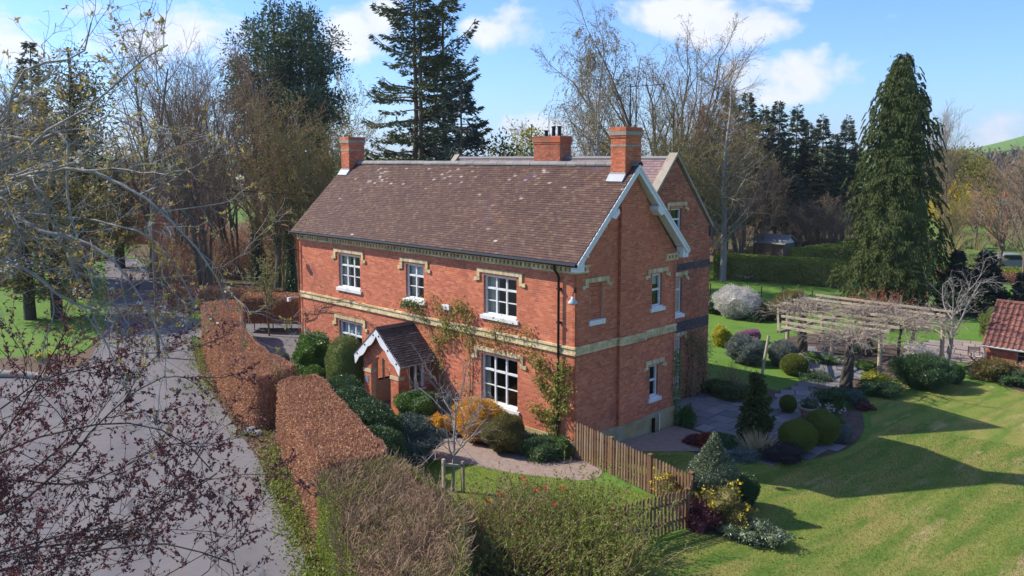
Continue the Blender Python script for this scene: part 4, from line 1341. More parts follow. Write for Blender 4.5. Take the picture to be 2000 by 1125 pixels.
def conifer(name, label, cat, H, prof, h0, nb, leafmat, bark='bark', r0=.35, e0=5, droop=.35, upturn=.25, dens=16, card=.3, asp=.4, seed=0, group=None, flat=.35, stems=((0, 0, 1),), gap=0.0, dead=0):
    root = thing(name, label, cat, (0, 0, 0), group)
    r = np.random.default_rng(seed)
    tb, lb = MB(), MB()
    for (sx, sy, hs) in stems:
        Hs = H * hs
        p, R_ = trunkline(Hs, r0, (0, 0), .004, 9, seed + int(sx * 10), (sx, sy, -.1))
        tb.tubes(p, R_ * np.linspace(1, .6, 9), 9)
        n = nb
        u_ = np.sort(r.uniform(0, 1, n) ** .95)
        if gap:                                            # tiers
            u_ = np.round(u_ / gap) * gap + r.normal(size=n) * gap * .18
            u_ = u_.clip(0, .995)
        z = h0 + (Hs - h0) * u_
        L = np.array([prof(q) for q in u_]) * r.uniform(.6, 1.12, n)
        a = r.uniform(0, 2 * math.pi, n)
        out = np.c_[np.cos(a), np.sin(a), np.zeros(n)]
        lat = np.c_[-np.sin(a), np.cos(a), np.zeros(n)]
        el = np.tan(np.radians(e0 + 12 * r.normal(size=n) + 25 * u_ ** 3))
        def path(i, t):
            zz = z[i] + L[i] * (el[i] * t - droop * t ** 2 + upturn * t ** 4)
            return np.array([sx, sy, 0]) + out[i] * (L[i] * t)[:, None] + np.c_[0 * zz, 0 * zz, zz]
        K = 5
        BP = np.stack([path(np.arange(n), np.full(n, k / (K - 1))) for k in range(K)], 1)
        BR = np.maximum(.012, .022 * L)[:, None] * np.linspace(1, .3, K)[None]
        tb.tubes(BP, BR, 4)
        m_ = np.maximum(4, (L * dens).astype(int))
        i = np.repeat(np.arange(n), m_)
        t = r.uniform(.12, 1, len(i)) ** .75
        s_ = r.uniform(-1, 1, len(i))
        wdt = flat * L[i] * (1.02 - t) ** .7 + .12
        p = path(i, t) + lat[i] * (s_ * wdt)[:, None]
        p[:, 2] -= np.abs(s_) * wdt * .18 + r.uniform(0, .12, len(i))
        d = out[i] * r.uniform(.3, 1, len(i))[:, None] + lat[i] * (s_ * 1.1)[:, None] + np.c_[np.zeros(len(i)), np.zeros(len(i)), r.normal(size=len(i)) * .35 - .15]
        lb.leaves(p, d, card * r.uniform(.5, 1.3, len(i)), asp, .1)
        if dead:
            ad = r.uniform(0, 2 * math.pi, dead)
            zd = r.uniform(1.0, h0 + 1.5, dead)
            od = np.c_[np.cos(ad), np.sin(ad), r.normal(size=dead) * .2]
            st = np.c_[np.full(dead, sx), np.full(dead, sy), zd]
            Ld = r.uniform(.5, 1.8, dead)[:, None]
            tb.tubes(np.stack([st, st + od * Ld * .5, st + od * Ld + np.c_[0 * ad, 0 * ad, -.2 * Ld[:, 0]]], 1), np.full((dead, 3), .014), 3)
    tb.build('trunk', bark, root, smooth=True)
    lb.build('crown', leafmat, root)
    return root


def clump_tree(name, label, cat, H, h0, rx, ry, nc, per, card, leafmat, bark, stems, r0=.3, seed=0, group=None, csize=.9, topy=.5):
    """crown of leafy clumps carried by several stems"""
    root = thing(name, label, cat, (0, 0, 0), group)
    r = np.random.default_rng(seed)
    tb, lb = MB(), MB()
    tr = []
    for (sx, sy, hs) in stems:
        p, R_ = trunkline(H * hs, r0, (sx * .15, sy * .15), .006, 9, seed + int(sx * 7), (sx, sy, -.1))
        tb.tubes(p, R_, 9)
        tr.append(p[0])
    d = unit(r.normal(size=(nc, 3)))
    rad_ = r.uniform(0, 1, nc) ** (1 / 2.4)
    c = d * rad_[:, None] * np.array([rx, ry, (H - h0) / 2]) + np.array([0, 0, (H + h0) / 2])
    # branches from nearest stem to clump
    BP = []
    for k in range(nc):
        s_ = min(tr, key=lambda q: np.hypot(*(q[4, :2] - c[k, :2])))
        z = max(h0 * .6, c[k, 2] - .35 * np.hypot(*(s_[4, :2] - c[k, :2])) - .3)
        j = np.interp(z, s_[:, 2], np.arange(len(s_)))
        i = min(int(j), len(s_) - 2)
        a = s_[i] + (s_[i + 1] - s_[i]) * (j - i)
        BP.append([a, (a + c[k]) / 2 + np.array([0, 0, -.1]), c[k]])
    tb.tubes(np.array(BP), np.tile(np.array([.06, .035, .015]), (nc, 1)), 4)
    i = np.repeat(np.arange(nc), per)
    cs = csize * r.uniform(.6, 1.25, nc)
    q = r.normal(size=(len(i), 3)) * .48
    p = c[i] + q * cs[i][:, None] * np.array([1, 1, .75])
    dd = unit(q) + r.normal(size=q.shape) * .7 + np.array([0, 0, .1])
    lb.leaves(p, dd, card * r.uniform(.5, 1.3, len(i)), .45, .12)
    tb.build('trunk', bark, root, smooth=True)
    lb.build('crown', leafmat, root)
    return root


def core_blob(mb, c, rx, ry, rz, seed, k=.8, amp=.08):
    nu, nv = 16, 9
    th = np.linspace(0, 2 * math.pi, nu, endpoint=False)
    ph = np.linspace(-math.pi / 2, math.pi / 2, nv)
    d = np.array([(math.cos(p) * math.cos(t), math.cos(p) * math.sin(t), math.sin(p)) for p in ph for t in th])
    v = np.array(c) + d * (bumpy(d, seed, amp) * k)[:, None] * np.array([rx, ry, rz])
    f = [[j * nu + i, j * nu + (i + 1) % nu, (j + 1) * nu + (i + 1) % nu, (j + 1) * nu + i] for j in range(nv - 1) for i in range(nu)]
    mb.add(v, f)


def shrub(name, label, cat, x, y, rx, h, leafmat, leaf=.06, cover=2.2, seed=1, ry=None, z0=0.0, amp=.13, asp=.55, lobes=None, core=True, group=None, flowers=None, trunk=None, spiky=0.0, stemmat='bark', depth=.22, out=.6):
    """a bush of leaves round branches; lobes = [(dx,dy,rx,ry,h)] for compound outlines"""
    ry = ry or rx
    base = g3(x, y)
    root = thing(name, label, cat, base, group)
    r = np.random.default_rng(seed)
    lb = MB()
    fl = MB()
    lobes = lobes or [(0, 0, rx, ry, h)]
    for li, (dx, dy, ax_, ay_, hh) in enumerate(lobes):
        rz = (hh - z0) / 2 * 1.02
        c = np.array([x + dx, y + dy, base[2] + z0 + (hh - z0) / 2])
        if core:
            core_blob(lb, c, ax_, ay_, rz, seed * 5 + li, .80, amp)
        area = 4 * math.pi * ((ax_ * ay_) ** 1.6 / 3 + 2 * (math.sqrt(ax_ * ay_) * rz) ** 1.6 / 3) ** (1 / 1.6)
        n = int(cover * area / (leaf * leaf * asp * .5))
        n = min(n, 26000)
        d = unit(r.normal(size=(n, 3)))
        k = bumpy(d, seed * 5 + li, amp) * (1 - depth * r.uniform(0, 1, n) ** 1.3)
        p = c + d * k[:, None] * np.array([ax_, ay_, rz])
        p[:, 2] = np.maximum(p[:, 2], base[2] + .01 + r.uniform(0, .05, n))
        dd = d * out + r.normal(size=d.shape) * .55 + np.array([0, 0, spiky])
        lb.leaves(p, dd, leaf * r.uniform(.6, 1.3, n), asp)
        if flowers:
            fm, fn, fs = flowers
            d = unit(r.normal(size=(fn, 3)) + np.array([0, 0, .7]))
            p = c + d * (bumpy(d, seed * 5 + li, amp) * 1.02)[:, None] * np.array([ax_, ay_, rz])
            i = np.repeat(np.arange(fn), 7)
            fl.leaves(p[i] + r.normal(size=(len(i), 3)) * fs * .35, d[i] + r.normal(size=(len(i), 3)) * .8, fs * r.uniform(.5, 1, len(i)), .7)
    lb.build('foliage', leafmat, root)
    if flowers:
        fl.build('blossom', flowers[0], root, kind='stuff')
    st = MB()
    ns = 1 if trunk else 5
    for k in range(ns):
        dx, dy = (0, 0) if trunk else tuple(r.normal(size=2) * rx * .3)
        top = z0 + (h - z0) * .5
        st.tube([(x + dx * .3, y + dy * .3, base[2] - .05), (x + dx * .7, y + dy * .7, base[2] + top * .5), (x + dx, y + dy, base[2] + top)], [trunk or .03, (trunk or .025) * .8, (trunk or .02) * .6], 6)
    st.build('stem', stemmat, root)
    return root


def hedge(name, label, poly, h, mats, leaf=.06, cover=2.0, seed=1, asp=.6, twigs=None, inset=.12, base=0.0, legs=0, cat='hedge', round_=.22, amp=.07):
    """clipped hedge: leafy skin over a solid core added to block light; mats = (side material, top material)"""
    poly = np.array(poly, float)
    area2 = np.sum(poly[:, 0] * np.roll(poly[:, 1], -1) - np.roll(poly[:, 0], -1) * poly[:, 1])
    if area2 < 0:
        poly = poly[::-1]
    cx, cy = poly.mean(0)
    root = thing(name, label, cat, g3(cx, cy))
    r = np.random.default_rng(seed)
    n = len(poly)
    e = np.roll(poly, -1, 0) - poly
    L = np.linalg.norm(e, axis=1)
    nr = np.c_[e[:, 1], -e[:, 0]] / L[:, None]                     # outward
    vn = unit(nr + np.roll(nr, 1, 0))
    inn = poly - vn * inset
    zg = gz(inn[:, 0], inn[:, 1])
    co_ = MB()
    ring = []
    for (ins, zz) in ((inset, base), (inset, h - round_ - .06), (inset + .13, h - .12)):
        q = poly - vn * ins
        ring.append(np.c_[q, gz(q[:, 0], q[:, 1]) + zz])
    v = np.vstack(ring)
    f = [[k * n + i, k * n + (i + 1) % n, (k + 1) * n + (i + 1) % n, (k + 1) * n + i] for k in range(2) for i in range(n)]
    tri = geometry.tessellate_polygon([[Vector((*p, 0)) for p in inn]])
    f += [[2 * n + i for i in t] for t in tri] + ([[i for i in t] for t in tri] if base > 0 else [])
    co_.add(v, f)
    co_.build('branches', mats[2] if len(mats) > 2 else 'twig', root)  # solid hidden core added to block light, in place of dense inner branches

    def wob(p):
        s_ = np.zeros(len(p))
        g = np.random.default_rng(seed)
        for k in range(6):
            s_ += np.sin(p @ (g.normal(size=3) * (1.2 + .8 * k)) + g.uniform(0, 6)) / (1 + .5 * k)
        return s_ * amp * .5
    ns = int(cover * L.sum() * (h - base) / (leaf * leaf * asp * .5))
    i = r.choice(n, ns, p=L / L.sum())
    t = r.uniform(0, 1, ns)[:, None]
    z = base + (h - base) * r.uniform(0, 1, ns)
    rd = np.maximum(0, z - (h - round_)) / round_
    vnx = unit(vn[i] * (1 - t) + np.roll(vn, -1, 0)[i] * t)
    xy = poly[i] + e[i] * t
    p3 = np.c_[xy, z]
    off = wob(p3) - rd ** 2 * round_ * .55 - r.uniform(0, .10, ns) ** 1.0
    xy = xy + vnx * off[:, None]
    p = np.c_[xy, gz(xy[:, 0], xy[:, 1]) + z]
    nrm = np.c_[vnx, rd * .9]
    sd = MB()
    sd.leaves(p, nrm * .55 + r.normal(size=p.shape) * .6, leaf * r.uniform(.6, 1.3, ns), asp)
    A = abs(area2) / 2
    nt = int(cover * A / (leaf * leaf * asp * .5))
    q = scatter(poly - vn * .06, nt)
    zt = h + wob(np.c_[q, np.full(nt, h)]) - r.uniform(0, .10, nt)
    pt = np.c_[q, gz(q[:, 0], q[:, 1]) + zt]
    tp = MB()
    dirt = np.array([0, 0, .6]) + r.normal(size=pt.shape) * .6
    if twigs:
        k = r.uniform(0, 1, nt) < twigs[2] * (1 + 14 * np.clip(wob(np.c_[q * .6, np.full(nt, 3.)]), -.06, .2))
        tp.leaves(pt[k], dirt[k], leaf * r.uniform(.6, 1.3, k.sum()), asp)
        tw_ = MB()
        m_ = twigs[1]
        qq = scatter(poly - vn * .05, m_)
        zz = gz(qq[:, 0], qq[:, 1]) + h + wob(np.c_[qq, np.full(m_, h)])
        d = unit(np.c_[r.normal(size=(m_, 2)) * .75, np.full(m_, .8)])
        ln = (r.uniform(.10, .44, m_) * (1 + 6 * np.clip(wob(np.c_[qq * 1.7, np.full(m_, 9.)]), -.1, .15)))[:, None]
        a = np.c_[qq, zz - .2]
        tw_.tubes(np.stack([a, a + d * ln * .6 + r.normal(size=(m_, 3)) * .03, a + d * ln + r.normal(size=(m_, 3)) * .05], 1), np.tile(np.array([.007, .006, .004]), (m_, 1)), 3)
        tw_.build('twigs', twigs[0], root, kind='stuff')
    else:
        tp.leaves(pt, dirt, leaf * r.uniform(.6, 1.3, nt), asp)
    sd.build('side_foliage', mats[0], root)
    tp.build('top_foliage', mats[1], root)
    if legs:
        lg = MB()
        q = np.array([(poly.min(0) + (poly.max(0) - poly.min(0)) * np.array([(k + .5) / legs, .5])) for k in range(legs)])
        for k in range(legs):
            a = poly[0] + (poly[1] - poly[0]) * (k + .5) / legs
            b2 = poly[-1] + (poly[-2] - poly[-1]) * (k + .5) / legs
            m2 = (a + b2) / 2
            st = MB().tube([(m2[0], m2[1], float(gz(*m2)) - .05), (m2[0] + .03, m2[1], float(gz(*m2)) + base + .1)], .035, 6)
            st.build('stem', 'bark', root)
    return root


def climber(name, label, stems, leafmat, n, leaf, spread, seed, bark='bark', asp=.7, wallaxis='y', twigs=0, r0=.022, cat='climber', off=.05):
    """stems: polylines on a wall; leaves cling around them"""
    s0 = np.array(stems[0][0], float)
    root = thing(name, label, cat, (s0[0], s0[1], s0[2]))
    r = np.random.default_rng(seed)
    st, lb = MB(), MB()
    tot = []
    for s_ in stems:
        q = smoothpoly(s_, 5, False)
        q[1:] += r.normal(size=q[1:].shape) * np.array([.02, .01, .02])
        st.tube(q, np.linspace(r0, r0 * .4, len(q)), 5)
        tot.append(q)
    if twigs:
        P = np.stack([np.stack([np.interp(np.linspace(0, len(q) - 1, 12), np.arange(len(q)), q[:, k]) for k in range(3)], 1) for q in tot])
        TP, TR = grow(P, np.full(P.shape[:2], r0 * .6), twigs, .1, 1, .22, .3, 55, 20, 5, .6, .25, 0.05, .004, seed)
        if wallaxis == 'y':
            TP[:, :, 1] = stems[0][0][1] + (TP[:, :, 1] - stems[0][0][1]) * .15
        st.tubes(TP, TR, 3)
        tot += list(TP)
    if n:
        w_ = np.array([np.linalg.norm(np.diff(q, axis=0), axis=1).sum() for q in tot])
        i = r.choice(len(tot), n, p=w_ / w_.sum())
        p = np.array([tot[k][min(int(r.uniform(0.1, 1) * len(tot[k])), len(tot[k]) - 1)] for k in i])
        nz = r.normal(size=(n, 3)) * spread
        ax_ = 1 if wallaxis == 'y' else 0
        nz[:, ax_] = (-1 if wallaxis == 'y' else 1) * np.abs(r.normal(size=n)) * off
        d = r.normal(size=(n, 3)) * .7 + np.array([0, 0, -.3])
        d[:, ax_] += -.6 if wallaxis == 'y' else .6
        lb.leaves(p + nz, d, leaf * r.uniform(.6, 1.3, n), asp)
        lb.build('foliage', leafmat, root)
    st.build('stem', bark, root)
    return root


def tufts(name, label, cat, x, y, n, L, spread, leafmat, seed, lean=.5, asp=.06, flowers=None, group=None):
    """strap-leaved clump: each blade a narrow leaf"""
    base = g3(x, y)
    root = thing(name, label, cat, base, group)
    r = np.random.default_rng(seed)
    p = np.c_[x + r.normal(size=n) * spread * .5, y + r.normal(size=n) * spread * .5, np.full(n, base[2])]
    d = np.c_[(p[:, :2] - np.array([x, y])) * lean / max(spread, .05) + r.normal(size=(n, 2)) * .3, np.ones(n)]
    MB().leaves(p, d, L * r.uniform(.6, 1.2, n), asp, .02).build('foliage', leafmat, root)
    if flowers:
        fm, fn, fs = flowers
        q = p[r.choice(n, fn)] + np.c_[r.normal(size=(fn, 2)) * spread * .25, L * r.uniform(.75, 1.1, fn)]
        i = np.repeat(np.arange(fn), 6)
        fl = MB().leaves(q[i], r.normal(size=(len(i), 3)), fs * r.uniform(.6, 1, len(i)), .7)
        fl.tubes(np.stack([q - np.c_[0 * q[:, :2], L * .8 + 0 * q[:, 2]], q], 1), np.full((fn, 2), .004), 3) if False else None
        fl.build('flowers', fm, root, kind='stuff')
    return root


# ------------------------------------------------------------------ hedges
HA = smoothpoly([(-25.6, -.5), (-22.6, -1.9), (-18.8, -3.4), (-14.6, -4.95), (-11.6, -5.8), (-9.75, -6.15), (-9.35, -5.6), (-9.95, -4.15), (-11.4, -3.95), (-13.5, -3.6), (-17.8, -2.2), (-22.5, .15), (-24.9, 1.1)], 3)
hedge('beech_hedge', 'clipped beech hedge with dry brown leaves curving between driveway and lane', HA, 2.0, ('beech', 'beech', 'twig_red'), .075, 1.9, 3)
HB = smoothpoly([(-8.4, -5.75), (-7.6, -6.3), (-5.4, -7.2), (-3.0, -8.2), (-.5, -9.2), (-.2, -8.6), (0.05, -7.4), (-1.8, -6.7), (-5.0, -5.5), (-7.6, -4.45), (-8.3, -4.5)], 3)
hedge('beech_hedge', 'clipped beech hedge with dry brown leaves in front of the porch and dark evergreen', HB, 2.02, ('beech', 'beech', 'twig_red'), .07, 2.0, 4)
HC = [(-30.06, 3.19), (-27.01, 5.78), (-29.75, 7.40), (-33.16, 4.50)]
HC = [(-26.6, 2.6), (-20.4, 8.2), (-19.2, 7.2), (-25.6, 1.5)]
hedge('beech_hedge', 'brown beech hedge on bare stems beyond the driveway, behind the young tree', HC[::-1], 2.05, ('beech', 'beech', 'twig_red'), .09, 1.6, 5, base=.55, legs=8)
hedge('beech_hedge', 'low far brown hedge running behind the driveway hedge', [(-36.0, 2.2), (-30.0, 6.6), (-29.3, 5.7), (-35.2, 1.2)], 1.5, ('beech', 'beech', 'twig_red'), .10, 1.5, 6)
hedge('golden_hedge', 'low bright golden green clipped hedge behind the brown hedge', [(-23.2, 9.2), (-18.0, 13.4), (-17.4, 12.6), (-22.4, 8.3)], 2.0, ('yellowgreen', 'yellowgreen', 'twig_olive'), .09, 1.6, 7)
HD = smoothpoly([(-.35, -9.25), (1.4, -10.1), (4.0, -11.5), (6.5, -12.6), (7.2, -11.4), (4.6, -8.75), (3.4, -8.05), (1.9, -7.6), (.15, -7.35)], 3)
hedge('mixed_hedge', 'bare twiggy hedge top with green leafy side facing the lane', HD, 1.92, ('privet', 'privet', 'twig_grey'), .055, 1.8, 8, twigs=('twig_grey', 15000, .22))

# ------------------------------------------------------------------ shrubs in the front garden
shrub('viburnum_bush', 'bright green broad-leaved bush against the front wall', 'shrub', -14.0, -.95, .95, 2.05, 'laurel', .10, 2.3, 11, ry=.8, amp=.14)
shrub('evergreen_bush', 'tall rounded light green evergreen bush beside the porch', 'shrub', -10.55, -1.55, .85, 2.55, 'pitto', .05, 2.2, 12, amp=.07)
shrub('box_ball', 'small dark green ball in front of the broad-leaved bush', 'shrub', -12.25, -2.0, .55, 1.15, 'laurel', .05, 2.2, 13, amp=.05)
shrub('low_bush', 'low spreading green bush between hedge and broad-leaved bush', 'shrub', -13.6, -2.35, 1.0, .95, 'laurel', .07, 2.0, 14, ry=.6, amp=.15)
shrub('low_bush', 'variegated pale green low bush beside the driveway', 'shrub', -15.5, -1.8, .55, .8, 'pitto', .06, 2.0, 15, amp=.15)
shrub('lavender_bush', 'feathery grey-green bush at the driveway edge', 'shrub', -16.7, -1.2, .55, .8, 'lav', .07, 1.8, 16, amp=.12, spiky=.6)
shrub('evergreen_mound', 'long dark glossy evergreen mound behind the beech hedge', 'shrub', -4.6, -4.3, 1.5, 1.9, 'dark', .06, 2.0, 17,
      lobes=[(-2.55, .1, 1.05, .85, 2.05), (-1.2, -.45, 1.15, .9, 2.0), (.3, -.7, 1.25, .9, 2.0), (1.6, -1.4, 1.1, .8, 1.6)], amp=.07)
shrub('green_bush', 'bushy dark green shrub at the side of the porch', 'shrub', -6.2, -1.55, .75, 1.25, 'laurel', .06, 2.0, 18, amp=.14)
shrub('spruce_bush', 'rounded blue-green shrub under the bare young tree', 'shrub', -3.35, -4.05, .85, 1.35, 'bluegreen', .06, 2.0, 19, amp=.14, spiky=.3)
shrub('orange_spirea', 'rounded shrub of orange and yellow young leaves below the window', 'shrub', -3.35, -1.1, .95, 1.35, 'orange', .055, 2.2, 20, ry=.8, amp=.10)
shrub('olive_bush', 'round olive green bush next to the orange shrub', 'shrub', -1.95, -1.25, .72, 1.22, 'olive', .045, 2.4, 21, amp=.07, spiky=.2)
shrub('flower_border_plant', 'low leafy green perennials at the foot of the front wall', 'plant', -.75, -.75, .62, .62, 'perenn', .11, 1.6, 22, amp=.25, core=True, spiky=.6, asp=.3)
shrub('flower_border_plant', 'bright green perennial clump by the downpipe', 'plant', -.25, -.42, .33, .55, 'green', .10, 1.6, 23, amp=.25, spiky=.6, asp=.3)
shrub('flower_border_plant', 'dark ferny perennials beside the olive bush', 'plant', -1.2, -.75, .4, .5, 'perenn', .10, 1.6, 24, amp=.25, spiky=.6, asp=.3)
shrub('orange_spirea', 'small orange-leaved shrub behind the bare young tree', 'shrub', -4.75, -1.7, .4, .7, 'orange', .06, 1.8, 25, amp=.2)

# twiggy shrub border at the near corner of the front lawn
def twiggy(name, label, x, y, rx, h, nst, seed, tw, leafmat=None, leafn=0, leaf=.05, flowers=None, ry=None, cat='shrub'):
    base = g3(x, y)
    ry = ry or rx
    root = thing(name, label, cat, base)
    r = np.random.default_rng(seed)
    a = r.normal(size=(nst, 2)) * .33
    p0 = np.c_[x + a[:, 0] * rx * .7, y + a[:, 1] * ry * .7, np.full(nst, base[2] - .02)]
    hh = h * r.uniform(.6, 1.05, nst)
    d = np.c_[a[:, 0] * rx * 1.7, a[:, 1] * ry * 1.7, hh]
    K = 6
    t = np.linspace(0, 1, K)[None, :, None]
    P = p0[:, None] + d[:, None] * t * np.array([1, 1, 1]) + r.normal(size=(nst, K, 3)) * .03 * t
    R_ = np.linspace(.010, .004, K)[None] * np.ones((nst, 1))
    P2, R2 = grow(P, R_, 5, .25, 1, .32, .4, 32, 12, 4, .7, .15, .1, .004, seed)
    MB().tubes(P, R_, 4).tubes(P2, R2, 3).build('stems', tw, root, kind='stuff')
    if leafmat:
        lb = MB()
        tip_leaves(lb, P2, leafn, leaf, seed, .5, .6)
        lb.build('foliage', leafmat, root)
    if flowers:
        fm, fn, fs = flowers
        k = r.choice(len(P2), fn)
        q = P2[k, -1]
        i = np.repeat(np.arange(fn), 8)
        MB().leaves(q[i] + r.normal(size=(len(i), 3)) * fs * .4, r.normal(size=(len(i), 3)), fs * r.uniform(.6, 1, len(i)), .75).build('flowers', fm, root, kind='stuff')
    return root


twiggy('twiggy_shrub', 'tall loose shrub of green tipped stems nearest the picket fence', 4.01, -4.35, 1.0, 1.25, 150, 31, 'twig_olive', 'privet', 9, .07)
twiggy('twiggy_shrub', 'loose grey-brown stemmed shrub at the end of the short fence run', 5.68, -5.31, .85, 1.15, 130, 32, 'twig_grey', 'privet', 9, .065)
twiggy('twiggy_shrub', 'green leafy shrub with upright stems beside the red flowering quince', 4.20, -5.72, 1.1, 1.2, 170, 33, 'twig_olive', 'privet', 10, .07)
twiggy('flowering_quince', 'sparse shrub with scarlet blossom on the lawn edge', 3.24, -5.53, .95, 1.35, 90, 34, 'twig', 'green', 2, .05, ('redf', 14, .09))
twiggy('hydrangea_bush', 'shrub carrying dry pinkish-brown old flower heads', 2.95, -6.41, .85, 1.15, 90, 35, 'twig_red', 'olive', 2, .05, ('litter', 34, .10))
twiggy('twiggy_shrub', 'loose brown-stemmed shrub rising from the inner side of the mixed hedge', 2.68, -6.68, 1.0, 1.25, 170, 301, 'twig_grey', 'olive', 7, .06)
twiggy('twiggy_shrub', 'spreading grey-green shrub filling the gap below the old flower heads', 4.25, -7.73, 1.1, 1.35, 190, 302, 'twig_grey', 'privet', 7, .06)
twiggy('twiggy_shrub', 'thin upright bright green shoots in the front lawn', 2.06, -4.11, .55, 1.0, 26, 36, 'twig_olive', 'privet', 3, .05)
twiggy('twiggy_shrub', 'brown twiggy shrub leaning on the front lawn edge, below the quince', 4.41, -7.08, 1.1, 1.15, 170, 37, 'twig_grey', 'olive', 9, .065)
twiggy('twiggy_shrub', 'dense grey shrub with green shoots beyond the mixed hedge', 5.69, -6.60, 1.1, 1.2, 170, 38, 'twig_grey', 'privet', 8, .065)
shrub('yellow_flowered_shrub', 'small shrub with yellow flowers inside the fence corner', 'shrub', 4.34, -0.66, .42, 1.0, 'olive', .055, .9, 39, flowers=('yellow', 26, .09), core=False, amp=.25, depth=.5)

# young bare tree on the front lawn, with its stakes
root = bare_tree('young_tree', 'bare young tree with pale branches staked on the front lawn', 'tree', 3.0, .07, [
    dict(n=14, t0=.36, t1=1, ln=.66, tl=.35, ang=58, asd=16, K=8, rr=.65, wob=.18, up=.10),
    dict(n=8, t0=.2, ln=.42, tl=.4, ang=42, K=6, rr=.55, wob=.2, up=.02, rmin=.009),
    dict(n=4, t0=.2, ln=.45, tl=.4, ang=42, K=4, rr=.6, wob=.2, up=.0, rmin=.006)], 'bark_pale', 'bark_pale', 41, tw=.02, lean=(.3, .25))
root.scale = (.85, .85, .92)
root.location = g3(-0.50, -4.77)
root.rotation_euler = (0, 0, 1.2)
sx, sy = -0.50, -4.77
for k, (dx, dy) in enumerate(((-.28, -.1), (.25, .18))):
    st = MB().box(-.04, -.04, -.1, .04, .04, .95).build('tree_stake', 'oldwood')
    st.location = g3(sx + dx, sy + dy)
    tag(st, 'weathered wooden stake supporting the young tree on the front lawn', 'stake', 'stakes of the young tree')
tie = MB().beam((sx - .3, sy - .13, .8), (sx + .27, sy + .2, .8), .05, .08).build('tree_tie', 'oldwood')
tag(tie, 'wooden crossbar tying the two stakes of the young tree', 'crossbar')

# young tree on the driveway
root = bare_tree('young_tree', 'young tree with sparse pale green leaves beside the driveway hedge', 'tree', 3.5, .06, [
    dict(n=11, t0=.3, t1=1, ln=.42, tl=.35, ang=34, asd=10, K=6, rr=.6, wob=.10, up=.12),
    dict(n=7, t0=.2, ln=.4, tl=.4, ang=35, K=4, rr=.55, wob=.15, up=.08, rmin=.006),
    dict(n=3, t0=.2, ln=.4, tl=.4, ang=35, K=3, rr=.6, wob=.15, up=.05, rmin=.005)], 'bark', 'twig_olive', 43, ('budgreen', 6, .11), tw=.012)
root.location = g3(-23.7, 2.2)

# climbers on the house
climber('wall_climber', 'leafy climber trained up the front wall beside the downpipe', [
    [(-.75, -.06, .05), (-.85, -.05, .9), (-.8, -.05, 1.8), (-.55, -.05, 2.5), (-.3, -.05, 2.9)],
    [(-.8, -.06, .9), (-1.3, -.05, 1.2), (-1.75, -.05, 1.25)], [(-.8, -.05, 1.6), (-1.3, -.05, 2.0), (-1.5, -.05, 2.3)],
    [(-.7, -.05, 2.2), (-1.2, -.05, 2.75), (-1.7, -.05, 2.85)], [(-.7, -.05, 1.9), (-.35, -.05, 2.1), (-.1, -.05, 2.3)], [(-.8, -.05, 1.2), (-.45, -.05, 1.4), (-.25, -.05, 1.6)]],
    'climber', 2300, .085, .14, 51, off=.10)
climber('wall_climber', 'leafy climber spreading over the band right of the porch', [
    [(-6.6, -.06, .1), (-6.5, -.06, 1.5), (-6.7, -.06, 2.6), (-6.3, -.06, 3.4), (-6.5, -.05, 4.0)],
    [(-6.6, -.06, 2.4), (-7.2, -.06, 3.1), (-7.9, -.05, 3.9), (-8.5, -.05, 4.0)], [(-6.5, -.05, 2.8), (-5.7, -.06, 3.3), (-5.1, -.06, 3.5), (-4.9, -.05, 4.0), (-5.6, -.05, 4.3)],
    [(-6.4, -.05, 3.2), (-5.8, -.05, 4.05), (-5.3, -.05, 4.1)]], 'climber', 1500, .09, .17, 52, twigs=3, off=.10)
climber('wall_climber', 'strands of climber with yellow-green leaves between the right-hand windows', [
    [(-5.0, -.06, .1), (-4.95, -.06, 2.2), (-4.9, -.06, 3.1), (-4.0, -.09, 3.2), (-3.0, -.09, 3.2), (-1.9, -.07, 3.1)], [(-3.6, -.09, 3.2), (-3.6, -.09, 3.75), (-3.2, -.06, 3.85), (-2.4, -.06, 3.8), (-1.95, -.06, 3.85)]],
    'climber', 650, .085, .13, 53, twigs=2, off=.10)
climber('wisteria', 'bare brown climber stems along the band at the far end of the front', [
    [(-16.5, -.06, .1), (-16.4, -.07, 1.6), (-16.2, -.08, 2.6), (-15.0, -.08, 2.85), (-14.4, -.08, 3.2)], [(-16.4, -.08, 2.3), (-15.6, -.09, 2.5), (-15.0, -.08, 3.0), (-13.2, -.09, 3.6), (-11.3, -.09, 3.55)],
    [(-15.0, -.08, 2.9), (-13.6, -.09, 2.95), (-12.2, -.10, 3.0), (-11.2, -.09, 2.9), (-10.6, -.08, 2.4)]], 'bud', 130, .06, .08, 54, twigs=16, bark='bark')
climber('ivy_climber', 'dark mass of bare climber on the rear wing beside the garden door', [
    [(RX + .05, 9.6, -.45), (RX + .07, 9.7, 1.0), (RX + .07, 9.6, 2.4)], [(RX + .05, 10.1, -.45), (RX + .07, 10.2, 1.2), (RX + .07, 10.0, 2.3)], [(RX + .05, 9.3, -.45), (RX + .07, 9.35, 1.3), (RX + .07, 9.3, 2.2)], [(RX + .05, 10.6, -.45), (RX + .07, 10.6, .9), (RX + .07, 10.5, 1.6)]],
    'twig_olive', 2600, .12, .17, 55, wallaxis='x', twigs=14, bark='bark_dark', off=.16, asp=.25)
climber('ivy_climber', 'glossy green climber on the inner corner by the garden door', [[(-.05, 5.72, -.3), (-.03, 5.74, 1.0), (-.05, 5.72, 2.4)]], 'laurel', 700, .08, .13, 56, wallaxis='x', off=.14)
shrub('corner_plant', 'bright pale green plant at the foot of the gable corner', 'plant', .35, 6.0, .28, .75, 'green', .08, 1.8, 57, amp=.2, spiky=.4)
